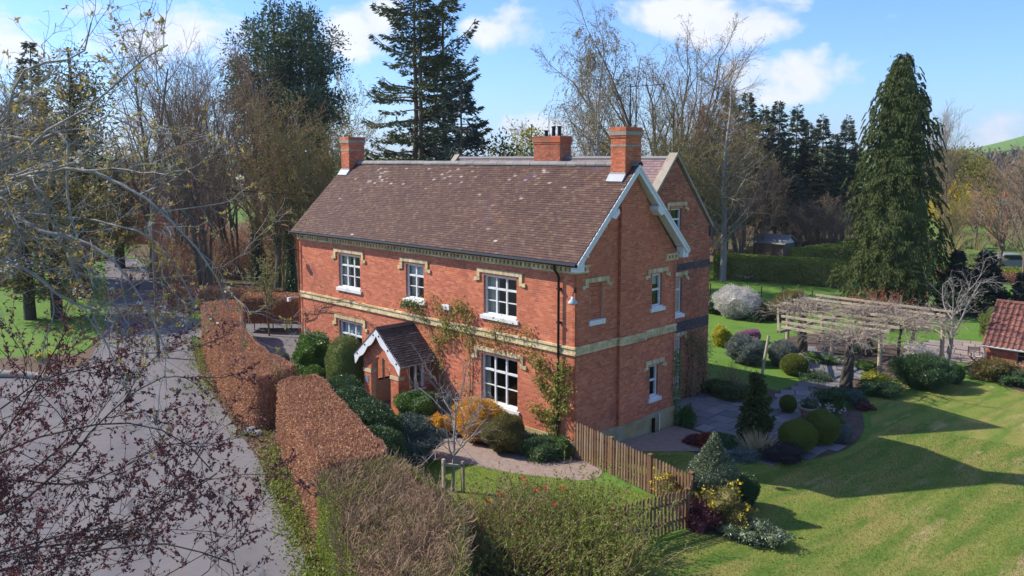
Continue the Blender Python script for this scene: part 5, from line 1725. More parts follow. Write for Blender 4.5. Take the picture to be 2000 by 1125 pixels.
climber('window_creeper', 'sprig of white-flowering creeper below the middle upper window', [[(-8.9, -.05, 3.9), (-8.4, -.1, 4.0), (-7.9, -.1, 3.95)]], 'green', 160, .09, .09, 58, off=.12)

# ------------------------------------------------------------------ garden by the terrace
shrub('holly_standard', 'clipped cone-topped variegated holly on a short trunk at the fence corner', 'shrub', 5.25, -0.15, .66, 1.75, 'holly', .055, 2.2, 61, z0=.45, amp=.04, trunk=.06, lobes=[(0, 0, .68, .68, 1.65), (0, 0, .45, .45, 1.98), (0, 0, .25, .25, 2.2)])
shrub('dark_bush', 'rounded dark green bush beside the holly', 'shrub', 5.61, 0.85, .5, .95, 'dark', .05, 2.2, 62, amp=.08)
shrub('mahonia_bush', 'dark-leaved shrub dotted with yellow flowers by the fence', 'shrub', 6.02, -0.89, .85, 1.0, 'olive', .08, 1.5, 63, ry=.6, amp=.25, flowers=('yellow', 22, .11), depth=.35)
shrub('mahonia_bush', 'bronze-tinted low shrub in the bed against the fence post', 'shrub', 5.65, -1.40, .5, .75, 'maroon', .08, 1.5, 64, amp=.25, depth=.35)
shrub('ground_cover', 'low white-edged ground cover at the lawn edge below the yellow shrub', 'plant', 6.59, -1.14, .6, .42, 'holly', .07, 1.8, 65, ry=.45, amp=.2, lobes=[(0, 0, .6, .42, .42), (.6, .35, .45, .4, .45)])
sheet('fence_bed', smoothpoly([(5.05, -.9), (5.5, -1.9), (6.2, -1.5), (7.2, -.6), (7.0, .2), (6.0, .3)], 3), 0.032, 'bed', .5)

tree_c = conifer('dwarf_conifer', 'small dark conifer with pointed leader at the terrace edge', 'tree', 2.5, lambda q: .08 + .66 * (1 - q) ** .9 if q > .15 else .45 + q, .25, 170, 'cypress', 'bark_dark', .06, 10, .2, .1, 90, .15, .5, 71, flat=.5)
tree_c.location = g3(2.88, 6.50)
GARDEN = [
    ('box_ball', 'large clipped box ball on the terrace edge beside the dark heather', 'shrub', (4.47, 6.48), .62, 1.12, 'box', .035, {}),
    ('box_ball', 'clipped box ball standing right behind the largest box ball', 'shrub', (4.61, 7.93), .60, 1.20, 'box', .035, {}),
    ('box_ball', 'little clipped box ball beside the terracotta pot', 'shrub', (2.09, 10.51), .33, .68, 'box', .03, {}),
    ('heather_mound', 'low dark purple heather mound in front of the box balls', 'shrub', (4.38, 5.48), .72, .48, 'heather', .05, dict(spiky=.6)),
    ('silver_plant', 'silvery low plants below the straw-coloured grass', 'plant', (3.39, 4.65), .55, .28, 'lav', .06, dict(amp=.3)),
    ('silver_plant', 'small grey plant with white flowers under the straw grass', 'plant', (3.90, 4.96), .35, .25, 'lav', .06, dict(amp=.3)),
    ('lavender_bush', 'grey lavender clump right of the box balls', 'shrub', (5.09, 8.64), .36, .62, 'lav', .05, dict(spiky=.6)),
    ('green_tuft', 'fresh green tuft behind the grey lavender', 'plant', (4.37, 9.93), .22, .42, 'green', .05, {}),
    ('red_bush', 'dark red leafed shrub beside the gravel strip', 'shrub', (2.08, 4.67), .42, .52, 'redleaf', .06, dict(amp=.2)),
    ('green_bush', 'dark green low shrub next to the red shrub', 'shrub', (2.58, 4.83), .55, .5, 'dark', .06, dict(amp=.15)),
    ('red_bush', 'small maroon plant at the gravel edge', 'plant', (1.67, 4.44), .3, .28, 'maroon', .06, dict(amp=.2)),
    ('lavender_bush', 'big silver-blue ball bush by the garden path', 'shrub', (-3.20, 16.54), .86, 1.40, 'lav', .06, dict(amp=.09)),
    ('lavender_bush', 'silver-blue ball bush half behind the dark box ball', 'shrub', (-1.81, 17.65), .72, 1.15, 'lav', .06, dict(amp=.06)),
    ('box_ball', 'dark clipped box ball beside the path under the pergola', 'shrub', (-0.51, 16.18), .62, .95, 'box', .045, dict(ry=.55)),
    ('forsythia_bush', 'bright yellow shrub by the far corner of the wing', 'shrub', (-6.08, 19.09), .55, 1.0, 'yellowgreen', .07, dict(amp=.2, flowers=('yellow', 60, .08))),
    ('heather_bush', 'pink flowering heather behind the silver ball bush', 'shrub', (-5.55, 21.06), .72, .72, 'pink', .06, dict(amp=.12)),
    ('weeping_cherry', 'dome of white blossom weeping to the grass', 'tree', (-9.79, 26.94), 1.42, 1.95, 'whitef', .07, dict(amp=.12, ry=1.2, depth=.3)),
    ('brown_shrub', 'low brownish shrubs beside the weeping blossom tree', 'shrub', (-8.18, 28.07), 1.0, 1.0, 'olive', .08, dict(amp=.2)),
    ('brown_shrub', 'olive green rounded shrub behind the pergola corner', 'shrub', (-8.87, 32.52), .95, 1.15, 'olive', .08, dict(amp=.12, spiky=.3)),
    ('dark_bush', 'dark low evergreen at the foot of the far lawn', 'shrub', (-11.51, 27.21), .7, 1.2, 'dark', .08, dict(amp=.15)),
    ('green_bush', 'green shrub right of the weeping blossom tree', 'shrub', (-8.17, 26.66), .55, .7, 'perenn', .08, dict(amp=.2)),
    ('dark_bush', 'large dark green bush at the pergola end', 'shrub', (4.49, 18.09), 1.28, 1.45, 'dark', .06, dict(ry=1.0, amp=.12)),
    ('clipped_block', 'small clipped dark green bush beside the patio', 'shrub', (5.19, 19.87), .5, .85, 'dark', .05, dict(amp=.08)),
    ('border_plant', 'leafy green perennials along the lawn by the twisted trunk', 'plant', (3.62, 15.52), .75, .5, 'perenn', .10, dict(amp=.3, spiky=.5, asp=.35)),
    ('euphorbia_plant', 'yellow-green flowering plant in the border under the pergola', 'plant', (3.00, 16.59), .45, .6, 'yellowgreen', .09, dict(amp=.3, spiky=.4)),
    ('border_plant', 'grey-green perennials at the tip of the border', 'plant', (3.47, 13.46), .6, .5, 'bluegreen', .09, dict(amp=.3, spiky=.4)),
    ('border_plant', 'mixed green plants behind the terracotta pot', 'plant', (2.83, 12.82), .55, .55, 'perenn', .09, dict(amp=.3, spiky=.5)),
    ('border_plant', 'low green clump by the white flowers under the pergola', 'plant', (1.48, 19.53), .42, .4, 'green', .08, dict(amp=.2)),
    ('border_plant', 'leafy clump with small white flowers beside the mossy post', 'plant', (-0.74, 19.30), .8, .45, 'green', .09, dict(amp=.3, ry=.5, flowers=('whitef', 26, .08))),
    ('border_plant', 'trailing dark green plants at the path corner', 'plant', (0.57, 15.98), .7, .3, 'perenn', .08, dict(amp=.3, ry=.5)),
    ('ivy_patch', 'spreading ivy at the foot of the rear wing', 'plant', (-0.49, 10.75), .95, .5, 'ivy', .08, dict(amp=.25, ry=.6)),
    ('ivy_patch', 'ivy clump along the terrace beside the bare shrub', 'plant', (-1.42, 10.91), .6, .55, 'ivy', .08, dict(amp=.2)),
    ('maroon_plant', 'small purple-leaved plant at the border tip', 'plant', (4.05, 13.05), .3, .25, 'maroon', .06, dict(amp=.2)),
    ('spring_shrub', 'yellow-green shrub in front of the outbuilding corner', 'shrub', (6.29, 21.72), .72, .95, 'olive', .08, dict(amp=.25)),
    ('green_bush', 'leafy green plants in the bed below the outbuilding window', 'plant', (7.15, 21.35), .6, .6, 'perenn', .10, dict(amp=.3, spiky=.4)),
    ('brown_shrub', 'dry brown shrub against the outbuilding wall', 'shrub', (7.35, 22.40), .7, .8, 'twig_red', .08, dict(amp=.3)),
    ('white_bush', 'pale blossom bush behind the outbuilding roof', 'shrub', (4.01, 30.64), .9, 2.0, 'pitto', .08, dict(amp=.15)),
    ('white_flower_bush', 'low white flowering bush behind the big dark bush', 'shrub', (2.89, 22.36), .8, .9, 'whitef', .07, dict(amp=.25, depth=.4)),
]
for k, (nm, lab, cat, (gx, gy), rx, h, lm, lf, kw) in enumerate(GARDEN):
    kw = dict(kw)
    if nm == 'box_ball':
        kw.update(amp=.03, depth=.10, cover=2.4)
    shrub(nm, lab, cat, gx, gy, rx, h, lm, lf, kw.pop('cover', 1.9), 100 + k, **kw)
tufts('ornamental_grass', 'tuft of straw-coloured ornamental grass at the terrace edge', 'plant', 3.61, 5.29, 420, .85, .16, 'straw', 90, .9, .03)
tufts('daffodil_clump', 'clump of white narcissi by the terracotta pot', 'flowers', 3.31, 11.17, 260, .38, .5, 'perenn', 91, .4, .08, ('whitef', 26, .08))
tufts('daffodil_clump', 'strap-leaved clump beside the white narcissi', 'plant', 3.36, 12.36, 160, .42, .35, 'green', 92, .5, .08)
tufts('iris_clump', 'green iris leaves under the pergola', 'plant', -0.28, 22.55, 120, .55, .4, 'green', 93, .3, .08)
tufts('iris_clump', 'second clump of iris leaves beyond the dark trunk', 'plant', 0.24, 23.40, 90, .55, .3, 'green', 94, .3, .08)
tufts('daffodil_clump', 'yellow daffodils on the grass left of the lane', 'flowers', -26.25, -8.14, 120, .4, .5, 'green', 95, .4, .08, ('yellow', 12, .14))
tufts('snowdrop_clump', 'white flowers on the far lawn under the pale-barked tree', 'flowers', -17.45, 42.13, 80, .4, .8, 'lav', 96, .5, .1, ('whitef', 20, .12))
twiggy('bare_shrub', 'small bare pinkish shrub by the ivy at the wing', -1.14, 11.87, .5, 1.15, 60, 97, 'twig_grey')
twiggy('bare_shrub', 'thin bare stems behind the terracotta pot', 2.30, 12.80, .4, 1.5, 20, 98, 'twig')
twiggy('red_tipped_shrub', 'upright shrub with red new growth beyond the pergola', -2.40, 29.76, 1.6, 1.9, 90, 99, 'twig', 'redleaf', 5, .12)

# terracotta pot
px_, py_ = 3.08, 10.20
zz = float(gz(px_, py_)) + .045
pot = thing('terracotta_pot', 'large terracotta pot with pale rim on the terrace', 'pot', (px_, py_, zz))
MB().lathe((px_, py_, zz), [(0, 0), (.24, 0), (.33, .38), (.33, .4), (.29, .4), (.29, .34), (0, .34)], 20).build('body', 'terracotta', pot, smooth=False)
MB().lathe((px_, py_, zz), [(.335, .38), (.40, .40), (.40, .47), (.30, .47), (.30, .40)], 20).build('rim', 'slab_warm', pot)
sh = shrub('pot_plant', 'leafy plant growing in the terracotta pot', 'plant', px_, py_, .27, .82, 'perenn', .09, 1.2, 131, z0=.40, amp=.2, spiky=.5, core=False)

# ------------------------------------------------------------------ picket fence
fence = thing('picket_fence', 'weathered wooden picket fence between gable corner and lawn', 'fence', g3(2.5, -.4))
fence2 = thing('picket_fence', 'short dark picket fence run turning back towards the shrubs', 'fence', g3(5.3, -2))
pm_ = {}


def pales(par, p, q, n, h0, h1, side):
    p, q = np.array(p), np.array(q)
    d = (q - p) / np.linalg.norm(q - p)
    nr = np.array([d[1], -d[0]]) * side
    a = math.atan2(d[1], d[0])
    for i in range(n):
        t = (i + .5) / n
        c = p + (q - p) * t + nr * .045
        h = h0 + (h1 - h0) * t + random.uniform(-.015, .015)
        key = round(h / .02)
        if key not in pm_:
            hh = key * .02
            mbp = MB().prism([(-.036, -.01, 0.03), (.036, -.01, 0.03), (.036, -.01, hh - .05), (.018, -.01, hh - .012), (0, -.01, hh), (-.018, -.01, hh - .012), (-.036, -.01, hh - .05)], (0, .02, 0))
            pm_[key] = mbp.mesh('pale')
            pm_[key].materials.append(M['wood'])
        o = bpy.data.objects.new('pale', pm_[key])
        COL.link(o)
        o.parent = par
        o.location = np.array([c[0], c[1], float(gz(*c))]) - wl(par)
        o.rotation_euler = (random.uniform(-.012, .012), random.uniform(-.012, .012), a)
    for z in (.3, h0 - .3):
        MB().beam((p[0], p[1], float(gz(*p)) + z), (q[0], q[1], float(gz(*q)) + z), .05, .075).build('rail', 'wood', par)


def fpost(par, x, y, h):
    MB().box(x - .05, y - .05, float(gz(x, y)) - .1, x + .05, y + .05, float(gz(x, y)) + h).box(x - .065, y - .065, float(gz(x, y)) + h, x + .065, y + .065, float(gz(x, y)) + h + .03).build('post', 'wood', par)


F0, F1, F2, F3 = (.05, -.02), (1.75, -.30), (4.95, -.80), (5.45, -1.75)
F4 = (5.0, -4.3)
pales(fence, F0, F1, 14, 1.22, 1.2, 1)
pales(fence, F1, F2, 27, 1.16, 1.12, 1)
for (x, y) in (F1, (3.4, -.56), F2):
    fpost(fence, x, y, 1.14)
pales(fence2, F2, F3, 9, 1.12, 1.1, -1)
pales(fence2, F3, F4, 20, 1.1, 1.1, -1)
for (x, y) in (F3, F4):
    fpost(fence2, x, y, 1.05)

# ------------------------------------------------------------------ pergola with old wisteria
perg = thing('pergola', 'weathered timber pergola over the garden path', 'pergola', g3(0, 20.5))
ZT = 1.62


def ppost(x, y, top=ZT, r=.1, lean=(0, 0), lab=None):
    MB().tube([(x, y, -.55), (x + lean[0] * .5, y + lean[1] * .5, top * .5 - .2), (x + lean[0], y + lean[1], top)], [r * 1.05, r, r * .95], 10).build('post', 'oldwood', perg, label=lab)


for (x, y) in ((2.62, 18.15), (2.05, 23.8), (3.22, 24.5), (-4.0, 22.4), (-.56, 20.3), (2.2, 15.7), (-3.6, 25.8)):
    ppost(x, y)
ppost(-1.35, 14.7, ZT - .1, .065, (.12, .35), 'leaning round post at the path edge')
for (xa, ya, xb, yb) in ((2.35, 15.2, 2.75, 25.3), (-4.0, 21.2, -3.75, 26.1), (-.9, 15.4, -.5, 25.6), (-.95, 15.4, -4.1, 21.4)):
    MB().beam((xa, ya, ZT + .06), (xb, yb, ZT + .06), .09, .13).build('side_beam', 'oldwood', perg)
for k, (y, xa, xb) in enumerate(((15.9, -1.1, 2.6), (17.1, -1.7, 2.7), (18.4, -2.4, 2.95), (19.7, -3.2, 2.9), (21.0, -4.2, 3.0), (22.2, -4.3, 3.1), (23.4, -4.3, 3.2), (24.6, -4.2, 3.3), (25.8, -4.1, 3.5))):
    MB().beam((xa, y + .1, ZT + .18 + rng.uniform(-.03, .03)), (xb, y - .1, ZT + .18 + rng.uniform(-.03, .03)), .085, .11).build('rafter', 'oldwood', perg)


def gnarled(label, x, y, r0, h, seed, lean=(.1, .1), n=5):
    root = thing('wisteria', label, 'climber', g3(x, y))
    g = np.random.default_rng(seed)
    mb = MB()
    for k in range(n):
        K = 12
        t = np.linspace(0, 1, K)
        a = t * 5 + k * 2 * math.pi / n
        rr_ = r0 * (1.1 - .45 * t)
        P = np.c_[x + lean[0] * t + rr_ * .7 * np.cos(a), y + lean[1] * t + rr_ * .7 * np.sin(a), float(gz(x, y)) - .05 + (h + .2) * t]
        mb.tube(P + g.normal(size=P.shape) * .02, r0 * (.75 - .4 * t), 7)
    tr_ = mb.build('trunk', 'bark_dark', root, smooth=True)
    # twining stems over the top
    P0 = []
    for k in range(n * 4):
        a = g.uniform(0, 2 * math.pi)
        L = g.uniform(1.2, 3.2)
        t = np.linspace(0, 1, 9)
        P0.append(np.c_[x + lean[0] + L * t * math.cos(a) + .12 * np.sin(7 * t + k), y + lean[1] + L * t * math.sin(a) + .12 * np.cos(6 * t + k), ZT + .02 + .28 * np.minimum(1, t * 5) + .08 * np.sin(9 * t + k)])
    P0 = np.array(P0)
    R0 = np.tile(np.linspace(.034, .014, 9), (len(P0), 1))
    P1, R1 = grow(P0, R0, 12, .1, 1, .3, .3, 45, 20, 6, .6, .3, -.02, .010, seed)
    P2, R2 = grow(P1, R1, 5, .2, 1, .5, .3, 40, 20, 5, .7, .3, -.03, .008, seed + 1)
    mb2 = MB().tubes(P0, R0, 5).tubes(P1, R1, 3).tubes(P2, R2, 3)
    mb2.build('vines', 'vine', root, kind='stuff')


gnarled('thick twisted dark wisteria trunk at the near side of the pergola', 2.28, 15.35, .20, 2.05, 201, (.05, .35))
gnarled('dark twisted wisteria trunk beside the dark box ball', -2.3, 20.6, .22, 2.05, 202, (-.1, .2))
gnarled('dark old trunk in the middle of the pergola', .35, 22.3, .17, 2.0, 203, (.1, .1), 4)
gnarled('tangle of wisteria at the far right of the pergola', 2.5, 20.5, .07, 2.0, 204, (.1, .1), 4)

# bare pale tree by the pergola end
root = bare_tree('bare_tree', 'pale barked leaning bare tree at the end of the pergola', 'tree', 3.1, .15, [
    dict(n=8, t0=.42, t1=1, ln=.75, tl=.3, ang=36, asd=12, K=7, rr=.62, wob=.12, up=.06),
    dict(n=7, t0=.25, ln=.5, tl=.4, ang=42, K=6, rr=.55, wob=.18, up=.02, rmin=.009),
    dict(n=5, t0=.25, ln=.5, tl=.4, ang=42, K=4, rr=.55, wob=.2, up=.0, rmin=.007),
    dict(n=3, t0=.25, ln=.5, tl=.4, ang=42, K=3, rr=.6, wob=.2, up=.0, rmin=.005)], 'bark_pale', 'bark_pale', 221, lean=(.35, .45), tw=.012)
root.location = g3(3.97, 22.86)

# ------------------------------------------------------------------ outbuilding, chair
ob = thing('outbuilding', 'low brick outbuilding with red pantile roof and small-paned window', 'outbuilding', g3(8.5, 24.5))
OX0, OX1, OY0, OY1, OZ = 5.55, 12.5, 23.2, 26.6, .95
br, mo = brickwall(OX0, OX1, -.5, OZ, [(6.85, 9.3, -.05, .85)])
ow = MB().boxes(place(mo, 'y', OY0, -1, -.1, 0)).box(OX0, OY0 + .1, -.5, OX0 + .1, OY1, OZ).box(OX0 + .1, OY1 - .1, -.5, OX1, OY1, OZ).build('wall', 'mortar', ob)
MB().boxes(place(br, 'y', OY0, -1, -.03, .006, .003)).build('brickwork', 'brick', ow, kind='stuff')
MB().prism([(OX0 + .001, OY0 + .05, OZ), (OX0 + .001, OY1, OZ), (OX0 + .001, (OY0 + OY1) / 2, OZ + 1.75)], (.09, 0, 0)).build('gable_wall', 'brick', ob)
orf = MB().prism([(OX0 - .1, OY0 - .2, OZ - .08), (OX0 - .1, (OY0 + OY1) / 2, OZ + 1.76), (OX0 - .1, OY1 + .2, OZ - .08), (OX0 - .1, (OY0 + OY1) / 2, OZ + 1.70)], (OX1 - OX0 + .3, 0, 0)).build('roof', 'oldwood', ob)
# pantile columns
b = MB()
YM = (OY0 + OY1) / 2
for (ya, s_) in ((OY0 - .22, 1), (OY1 + .22, -1)):
    Lr = math.hypot(YM - OY0 + .22, 1.86)
    dy, dz = (YM - OY0 + .22) / Lr * s_, 1.86 / Lr
    ny, nz = -dz * s_, abs(dy)
    wv = np.array([0, .03, .045, .03, 0, -.012, -.015, -.008]) + .02
    for xc in np.arange(OX0 - .12, OX1 + .1, .24):
        for r_ in range(8):
            v0, v1 = r_ * Lr / 8 - .02, (r_ + 1) * Lr / 8 + .02
            us = xc + np.linspace(0, .245, 8)
            jt = rng.uniform(0, .012)
            lo = np.stack([us, ya + dy * v0 + ny * (wv + .03 + jt), OZ - .09 + dz * v0 + nz * (wv + .03 + jt)], 1)
            hi_ = np.stack([us, ya + dy * v1 + ny * (wv + .005), OZ - .09 + dz * v1 + nz * (wv + .005)], 1)
            lo2 = np.stack([us, ya + dy * v0 + ny * (wv + .012), OZ - .09 + dz * v0 + nz * (wv + .012)], 1)
            k = np.arange(7)
            b.add(np.vstack([lo, hi_, lo2]), np.vstack([np.stack([k, k + 1, k + 9, k + 8], 1), np.stack([k + 16, k + 17, k + 1, k], 1)]))
b.build('pantiles', 'pantile', orf, kind='stuff')
MB().tube([(OX0 - .1, YM, OZ + 1.8), (OX1 + .1, YM, OZ + 1.8)], .1, 8).build('ridge_cap', 'pantile', orf)
MB().tube([(OX0 - .1, OY0 - .25, OZ - .1), (OX1, OY0 - .25, OZ - .12)], .05, 8).build('gutter', 'zinc', ob)
MB().tube([(OX0 - .02, OY0 - .24, OZ - .12), (OX0 - .02, OY0 - .1, OZ - .3), (OX0 - .02, OY0 - .06, -.42)], .04, 8).build('downpipe', 'white', ob)
wf = MB()
for x in np.linspace(6.85, 9.3, 5):
    wf.box(x - .03, OY0 + .05, -.05, x + .03, OY0 + .1, .85)
for z in (-.02, .27, .56, .83):
    wf.box(6.85, OY0 + .06, z - .02, 9.3, OY0 + .09, z + .02)
win = wf.build('window', 'oldwood', ob)
for i in range(4):
    for k in range(3):
        MB().box(6.88 + i * .6125, OY0 + .07, -.02 + k * .29, 7.43 + i * .6125, OY0 + .076, .27 + k * .29).build('pane', 'glass', win)
MB().box(6.6, OY0 + 1.4, -.5, 9.5, OY0 + 1.45, OZ).build('interior', 'room', ob)

cx_, cy_ = 4.95, 23.84
cz = float(gz(cx_, cy_)) + .045
chair = thing('folding_chair', 'folding wooden director chair with cream canvas on the round patio', 'chair', (cx_, cy_, cz))


def rot2(x, y, a=.6):
    return cx_ + x * math.cos(a) - y * math.sin(a), cy_ + x * math.sin(a) + y * math.cos(a)


def bar(nm, p, q, wd, mt):
    p3 = (*rot2(p[0], p[1]), cz + p[2])
    q3 = (*rot2(q[0], q[1]), cz + q[2])
    MB().beam(p3, q3, wd, wd * .8, (0, .01, 1) if abs(p[2] - q[2]) < .5 * abs(p[0] - q[0]) + .01 else (1, 0, .01)).build(nm, mt, chair)


for s_ in (-.22, .22):
    bar('leg', (-.26, s_, 0), (.26, s_, .45), .04, 'door')
    bar('leg', (.26, s_, 0), (-.26, s_, .45), .04, 'door')
for s_ in (-.26, .26):
    bar('arm', (s_, -.24, .64), (s_, .24, .64), .05, 'door')
    bar('upright', (s_, .22, .45), (s_, .25, .9), .04, 'door')
    bar('upright', (s_, -.22, .45), (s_, -.22, .64), .04, 'door')
q = [(*rot2(-.25, -.2), cz + .45), (*rot2(.25, -.2), cz + .45), (*rot2(.25, .2), cz + .45), (*rot2(-.25, .2), cz + .45)]
MB().prism(q, (0, 0, .02)).build('seat', 'canvas', chair)
q = [(*rot2(-.25, .25), cz + .68), (*rot2(.25, .25), cz + .68), (*rot2(.25, .25), cz + .88), (*rot2(-.25, .25), cz + .88)]
d_ = np.array(rot2(0, .02)) - np.array(rot2(0, 0))
MB().prism(q, (d_[0], d_[1], 0)).build('backrest', 'canvas', chair)
tb_ = thing('garden_table', 'small folding wooden garden table next to the canvas chair', 'table', g3(cx_ + .8, cy_ + .25, .045))
for (dx, dy, ex, ey) in ((-.22, -.2, .22, -.2), (.22, -.2, -.22, -.2), (-.22, .2, .22, .2), (.22, .2, -.22, .2)):
    MB().beam((cx_ + .8 + dx, cy_ + .25 + dy, cz), (cx_ + .8 + ex, cy_ + .25 + ey, cz + .6), .035, .03, (0, 1, 0)).build('leg', 'door', tb_)
MB().box(cx_ + .5, cy_, cz + .6, cx_ + 1.1, cy_ + .5, cz + .63).build('table_top', 'door', tb_)


# ------------------------------------------------------------------ trees behind the house
rw = clump_tree('redwood_clump', 'tall dark redwood clump with several bare lower trunks behind the far chimney', 'tree', 23.59, 5.5, 5.6, 4.6, 360, 150, .32, 'sequoia', 'bark', ((-2.6, .4, .86), (-.9, -.6, .97), (.6, .5, 1.0), (1.9, -.3, .95), (3.0, .3, .74)), .34, 301, csize=1.15)
rw.location = g3(-52.07, 20.30)
rw.rotation_euler = (0, 0, .785)
fa = conifer('fir_tree', 'very tall twin-stemmed fir behind the roof with drooping tiers', 'tree', 26.21, lambda q: 4.5 * (1 - q) ** .4 + .3, 4.0, 96, 'fir', 'bark', .34, 8, .30, .34, 38, .40, .30, 302, flat=.26, stems=((0, 0, 1.0), (.35, .35, .96)), gap=.035)
fa.location = g3(-34.57, 20.94)
fb = conifer('fir_tree', 'very tall single-stemmed fir behind the roof with spreading dark boughs', 'tree', 24.77, lambda q: 4.9 * (1 - q) ** .45 * (.72 + .28 * math.sin(q * 22)) + .3, 3.5, 130, 'fir', 'bark', .36, 4, .28, .38, 38, .40, .30, 303, flat=.26, gap=.04)
fb.location = g3(-34.38, 23.95)
fc = conifer('fir_tree', 'shorter blue-green conifer in front of the two tall firs', 'tree', 15.50, lambda q: 4.2 * (1 - q) ** .75 + .2, 1.5, 150, 'firblue', 'bark', .28, 2, .25, .25, 46, .38, .36, 304, flat=.36)
fc.location = g3(-29.03, 20.87)
t = clump_tree('hawthorn_tree', 'fresh yellow-green tree showing beyond the ridge', 'tree', 13.00, 2.5, 3.4, 3.0, 110, 45, .3, 'willow', 'bark', ((-.6, 0, .9), (.7, .2, 1.0)), .2, 305, csize=1.0)
t.location = g3(-33.90, 32.89)
t = clump_tree('hawthorn_tree', 'dark olive tree low behind the ridge beside the firs', 'tree', 11.36, 2.5, 2.6, 2.2, 60, 60, .3, 'cypress', 'bark', ((0, 0, .9),), .2, 306, csize=1.0)
t.location = g3(-29.93, 25.59)
bi = bare_tree('birch_tree', 'weeping silver birch with bronze catkins behind the chimneys', 'tree', 18.97, .24, [
    dict(n=40, t0=.25, t1=.99, ln=.40, tl=.85, ang=40, asd=10, K=7, rr=.5, wob=.07, up=.04, rmin=.02),
    dict(n=12, t0=.3, ln=.34, tl=.2, ang=50, K=6, rr=.45, wob=.12, up=-.25, rmin=.012),
    dict(n=5, t0=.15, ln=.6, tl=.2, ang=40, K=6, rr=.5, wob=.12, up=-.40, rmin=.009)], 'bark_birch', 'twig', 307, ('bud', 5, .15, .45, .6), tw=.008)
bi.location = g3(-28.32, 35.66)
ASH = [dict(n=10, t0=.35, t1=.98, ln=.36, tl=.5, ang=32, asd=9, K=8, rr=.55, wob=.09, up=.05, rmin=.04),
       dict(n=12, t0=.25, ln=.36, tl=.4, ang=38, K=6, rr=.5, wob=.12, up=.05, rmin=.016),
       dict(n=7, t0=.2, ln=.45, tl=.3, ang=38, K=4, rr=.5, wob=.15, up=.03, rmin=.010)]
ash = bare_tree('ash_tree', 'broad bare ash with a vase of long limbs behind the rear wing', 'tree', 19.26, .30, ASH, 'bark', 'twig', 308, ('bud', 2, .12), stems=9, spread=1.15, tw=.010)
ash.location = g3(-29.52, 48.54)
pt = bare_tree('alder_tree', 'slender bare tree with pale trunk standing on the far lawn', 'tree', 15.95, .30, [
    dict(n=40, t0=.16, t1=.98, ln=.26, tl=.7, ang=62, asd=14, K=7, rr=.38, wob=.10, up=.02, rmin=.02),
    dict(n=9, t0=.2, ln=.42, tl=.4, ang=42, K=5, rr=.5, wob=.14, up=.0, rmin=.012),
    dict(n=5, t0=.2, ln=.5, tl=.3, ang=40, K=4, rr=.55, wob=.15, up=.0, rmin=.009)], 'bark_pale', 'twig', 309, tw=.006)
pt.location = g3(-18.94, 40.63)

# spruce row
sp = [conifer('spruce_tree', 'x', 'tree', 16., lambda q: 3.3 * (1 - q) ** .8 + .15, 2.6, 210, 'spruce', 'bark', .22, 0, .24, .2, 36, .40, .34, 320 + k, flat=.36, dead=60) for k in range(2)]
SPR = [(-30.59, 55.92, 15.52), (-30.94, 61.20, 17.78), (-31.63, 66.15, 17.33), (-32.28, 71.12, 16.27), (-29.14, 68.64, 16.42), (-29.48, 73.93, 16.27), (-30.31, 78.73, 14.36), (-26.47, 74.13, 15.04), (-28.07, 80.98, 12.99), (-24.44, 76.16, 14.92), (-26.84, 85.03, 11.91)]
SPL = ['tall dark spruce in the row behind the far hedge', 'slightly shorter dark spruce in the row behind the far hedge']
for k, (x, y, h) in enumerate(SPR):
    src = sp[k % 2]
    lab = 'dark spruce in the row behind the far hedges'
    if k < 2:
        o = src
        o.location, o.rotation_euler, o.scale = g3(x, y), (0, 0, k), (h / 16.,) * 3
        tag(o, lab, 'tree', 'spruce row')
    else:
        o = clone(src, g3(x, y), k * 1.3, (h / 16. * rng.uniform(.9, 1.1), h / 16. * rng.uniform(.9, 1.1), h / 16.), lab, 'spruce row')

# great cypress: hanging sprays in clumps over a dense body
CH = 16.87
cyp = thing('cypress_tree', 'tall conical cypress with hanging sprays at the lawn end', 'tree', g3(-3.79, 36.53))
cxx, cyy = -3.79, 36.53
r = np.random.default_rng(330)


def cprof(q):
    return np.interp(q, [0, .06, .3, .6, .84, .94, 1.0], [2.75, 2.8, 2.55, 2.05, 1.4, .72, .06])


cb_ = MB()
nz_, na = 22, 18
vv = []
for q in np.linspace(0.01, .97, nz_):
    a = np.linspace(0, 2 * math.pi, na, endpoint=False)
    rr_ = cprof(q) * .68 * (1 + .12 * np.sin(a * 3 + q * 20) + .1 * np.sin(a * 5 - q * 31))
    vv.append(np.c_[cxx + rr_ * np.cos(a), cyy + rr_ * np.sin(a), np.full(na, -.4 + q * CH)])
cb_.add(np.vstack(vv), [[j * na + i, j * na + (i + 1) % na, (j + 1) * na + (i + 1) % na, (j + 1) * na + i] for j in range(nz_ - 1) for i in range(na)])
nc = 1250
q = 1 - np.sqrt(r.uniform(0, 1, nc)) * .995
q = np.where(r.uniform(0, 1, nc) < .25, r.uniform(.5, 1, nc), q)
a = r.uniform(0, 2 * math.pi, nc)
rr_ = cprof(q) * (1 + .10 * np.sin(a * 3 + q * 20) + .08 * np.sin(a * 5 - q * 31)) * r.uniform(.70, 1.22, nc)
cc = np.c_[cxx + rr_ * np.cos(a), cyy + rr_ * np.sin(a), -.4 + q * CH]
outd = np.c_[np.cos(a), np.sin(a), np.zeros(nc)]
per = 56
i = np.repeat(np.arange(nc), per)
tt = r.uniform(0, 1, len(i))
latd = np.c_[-np.sin(a), np.cos(a), np.zeros(nc)]
hang = r.uniform(.5, 1.3, nc)[i]
p = cc[i] + outd[i] * (.30 * tt)[:, None] + latd[i] * (r.normal(size=len(i)) * .20 * (1.15 - tt))[:, None] + np.c_[0 * tt, 0 * tt, -.62 * hang * tt ** 1.3]
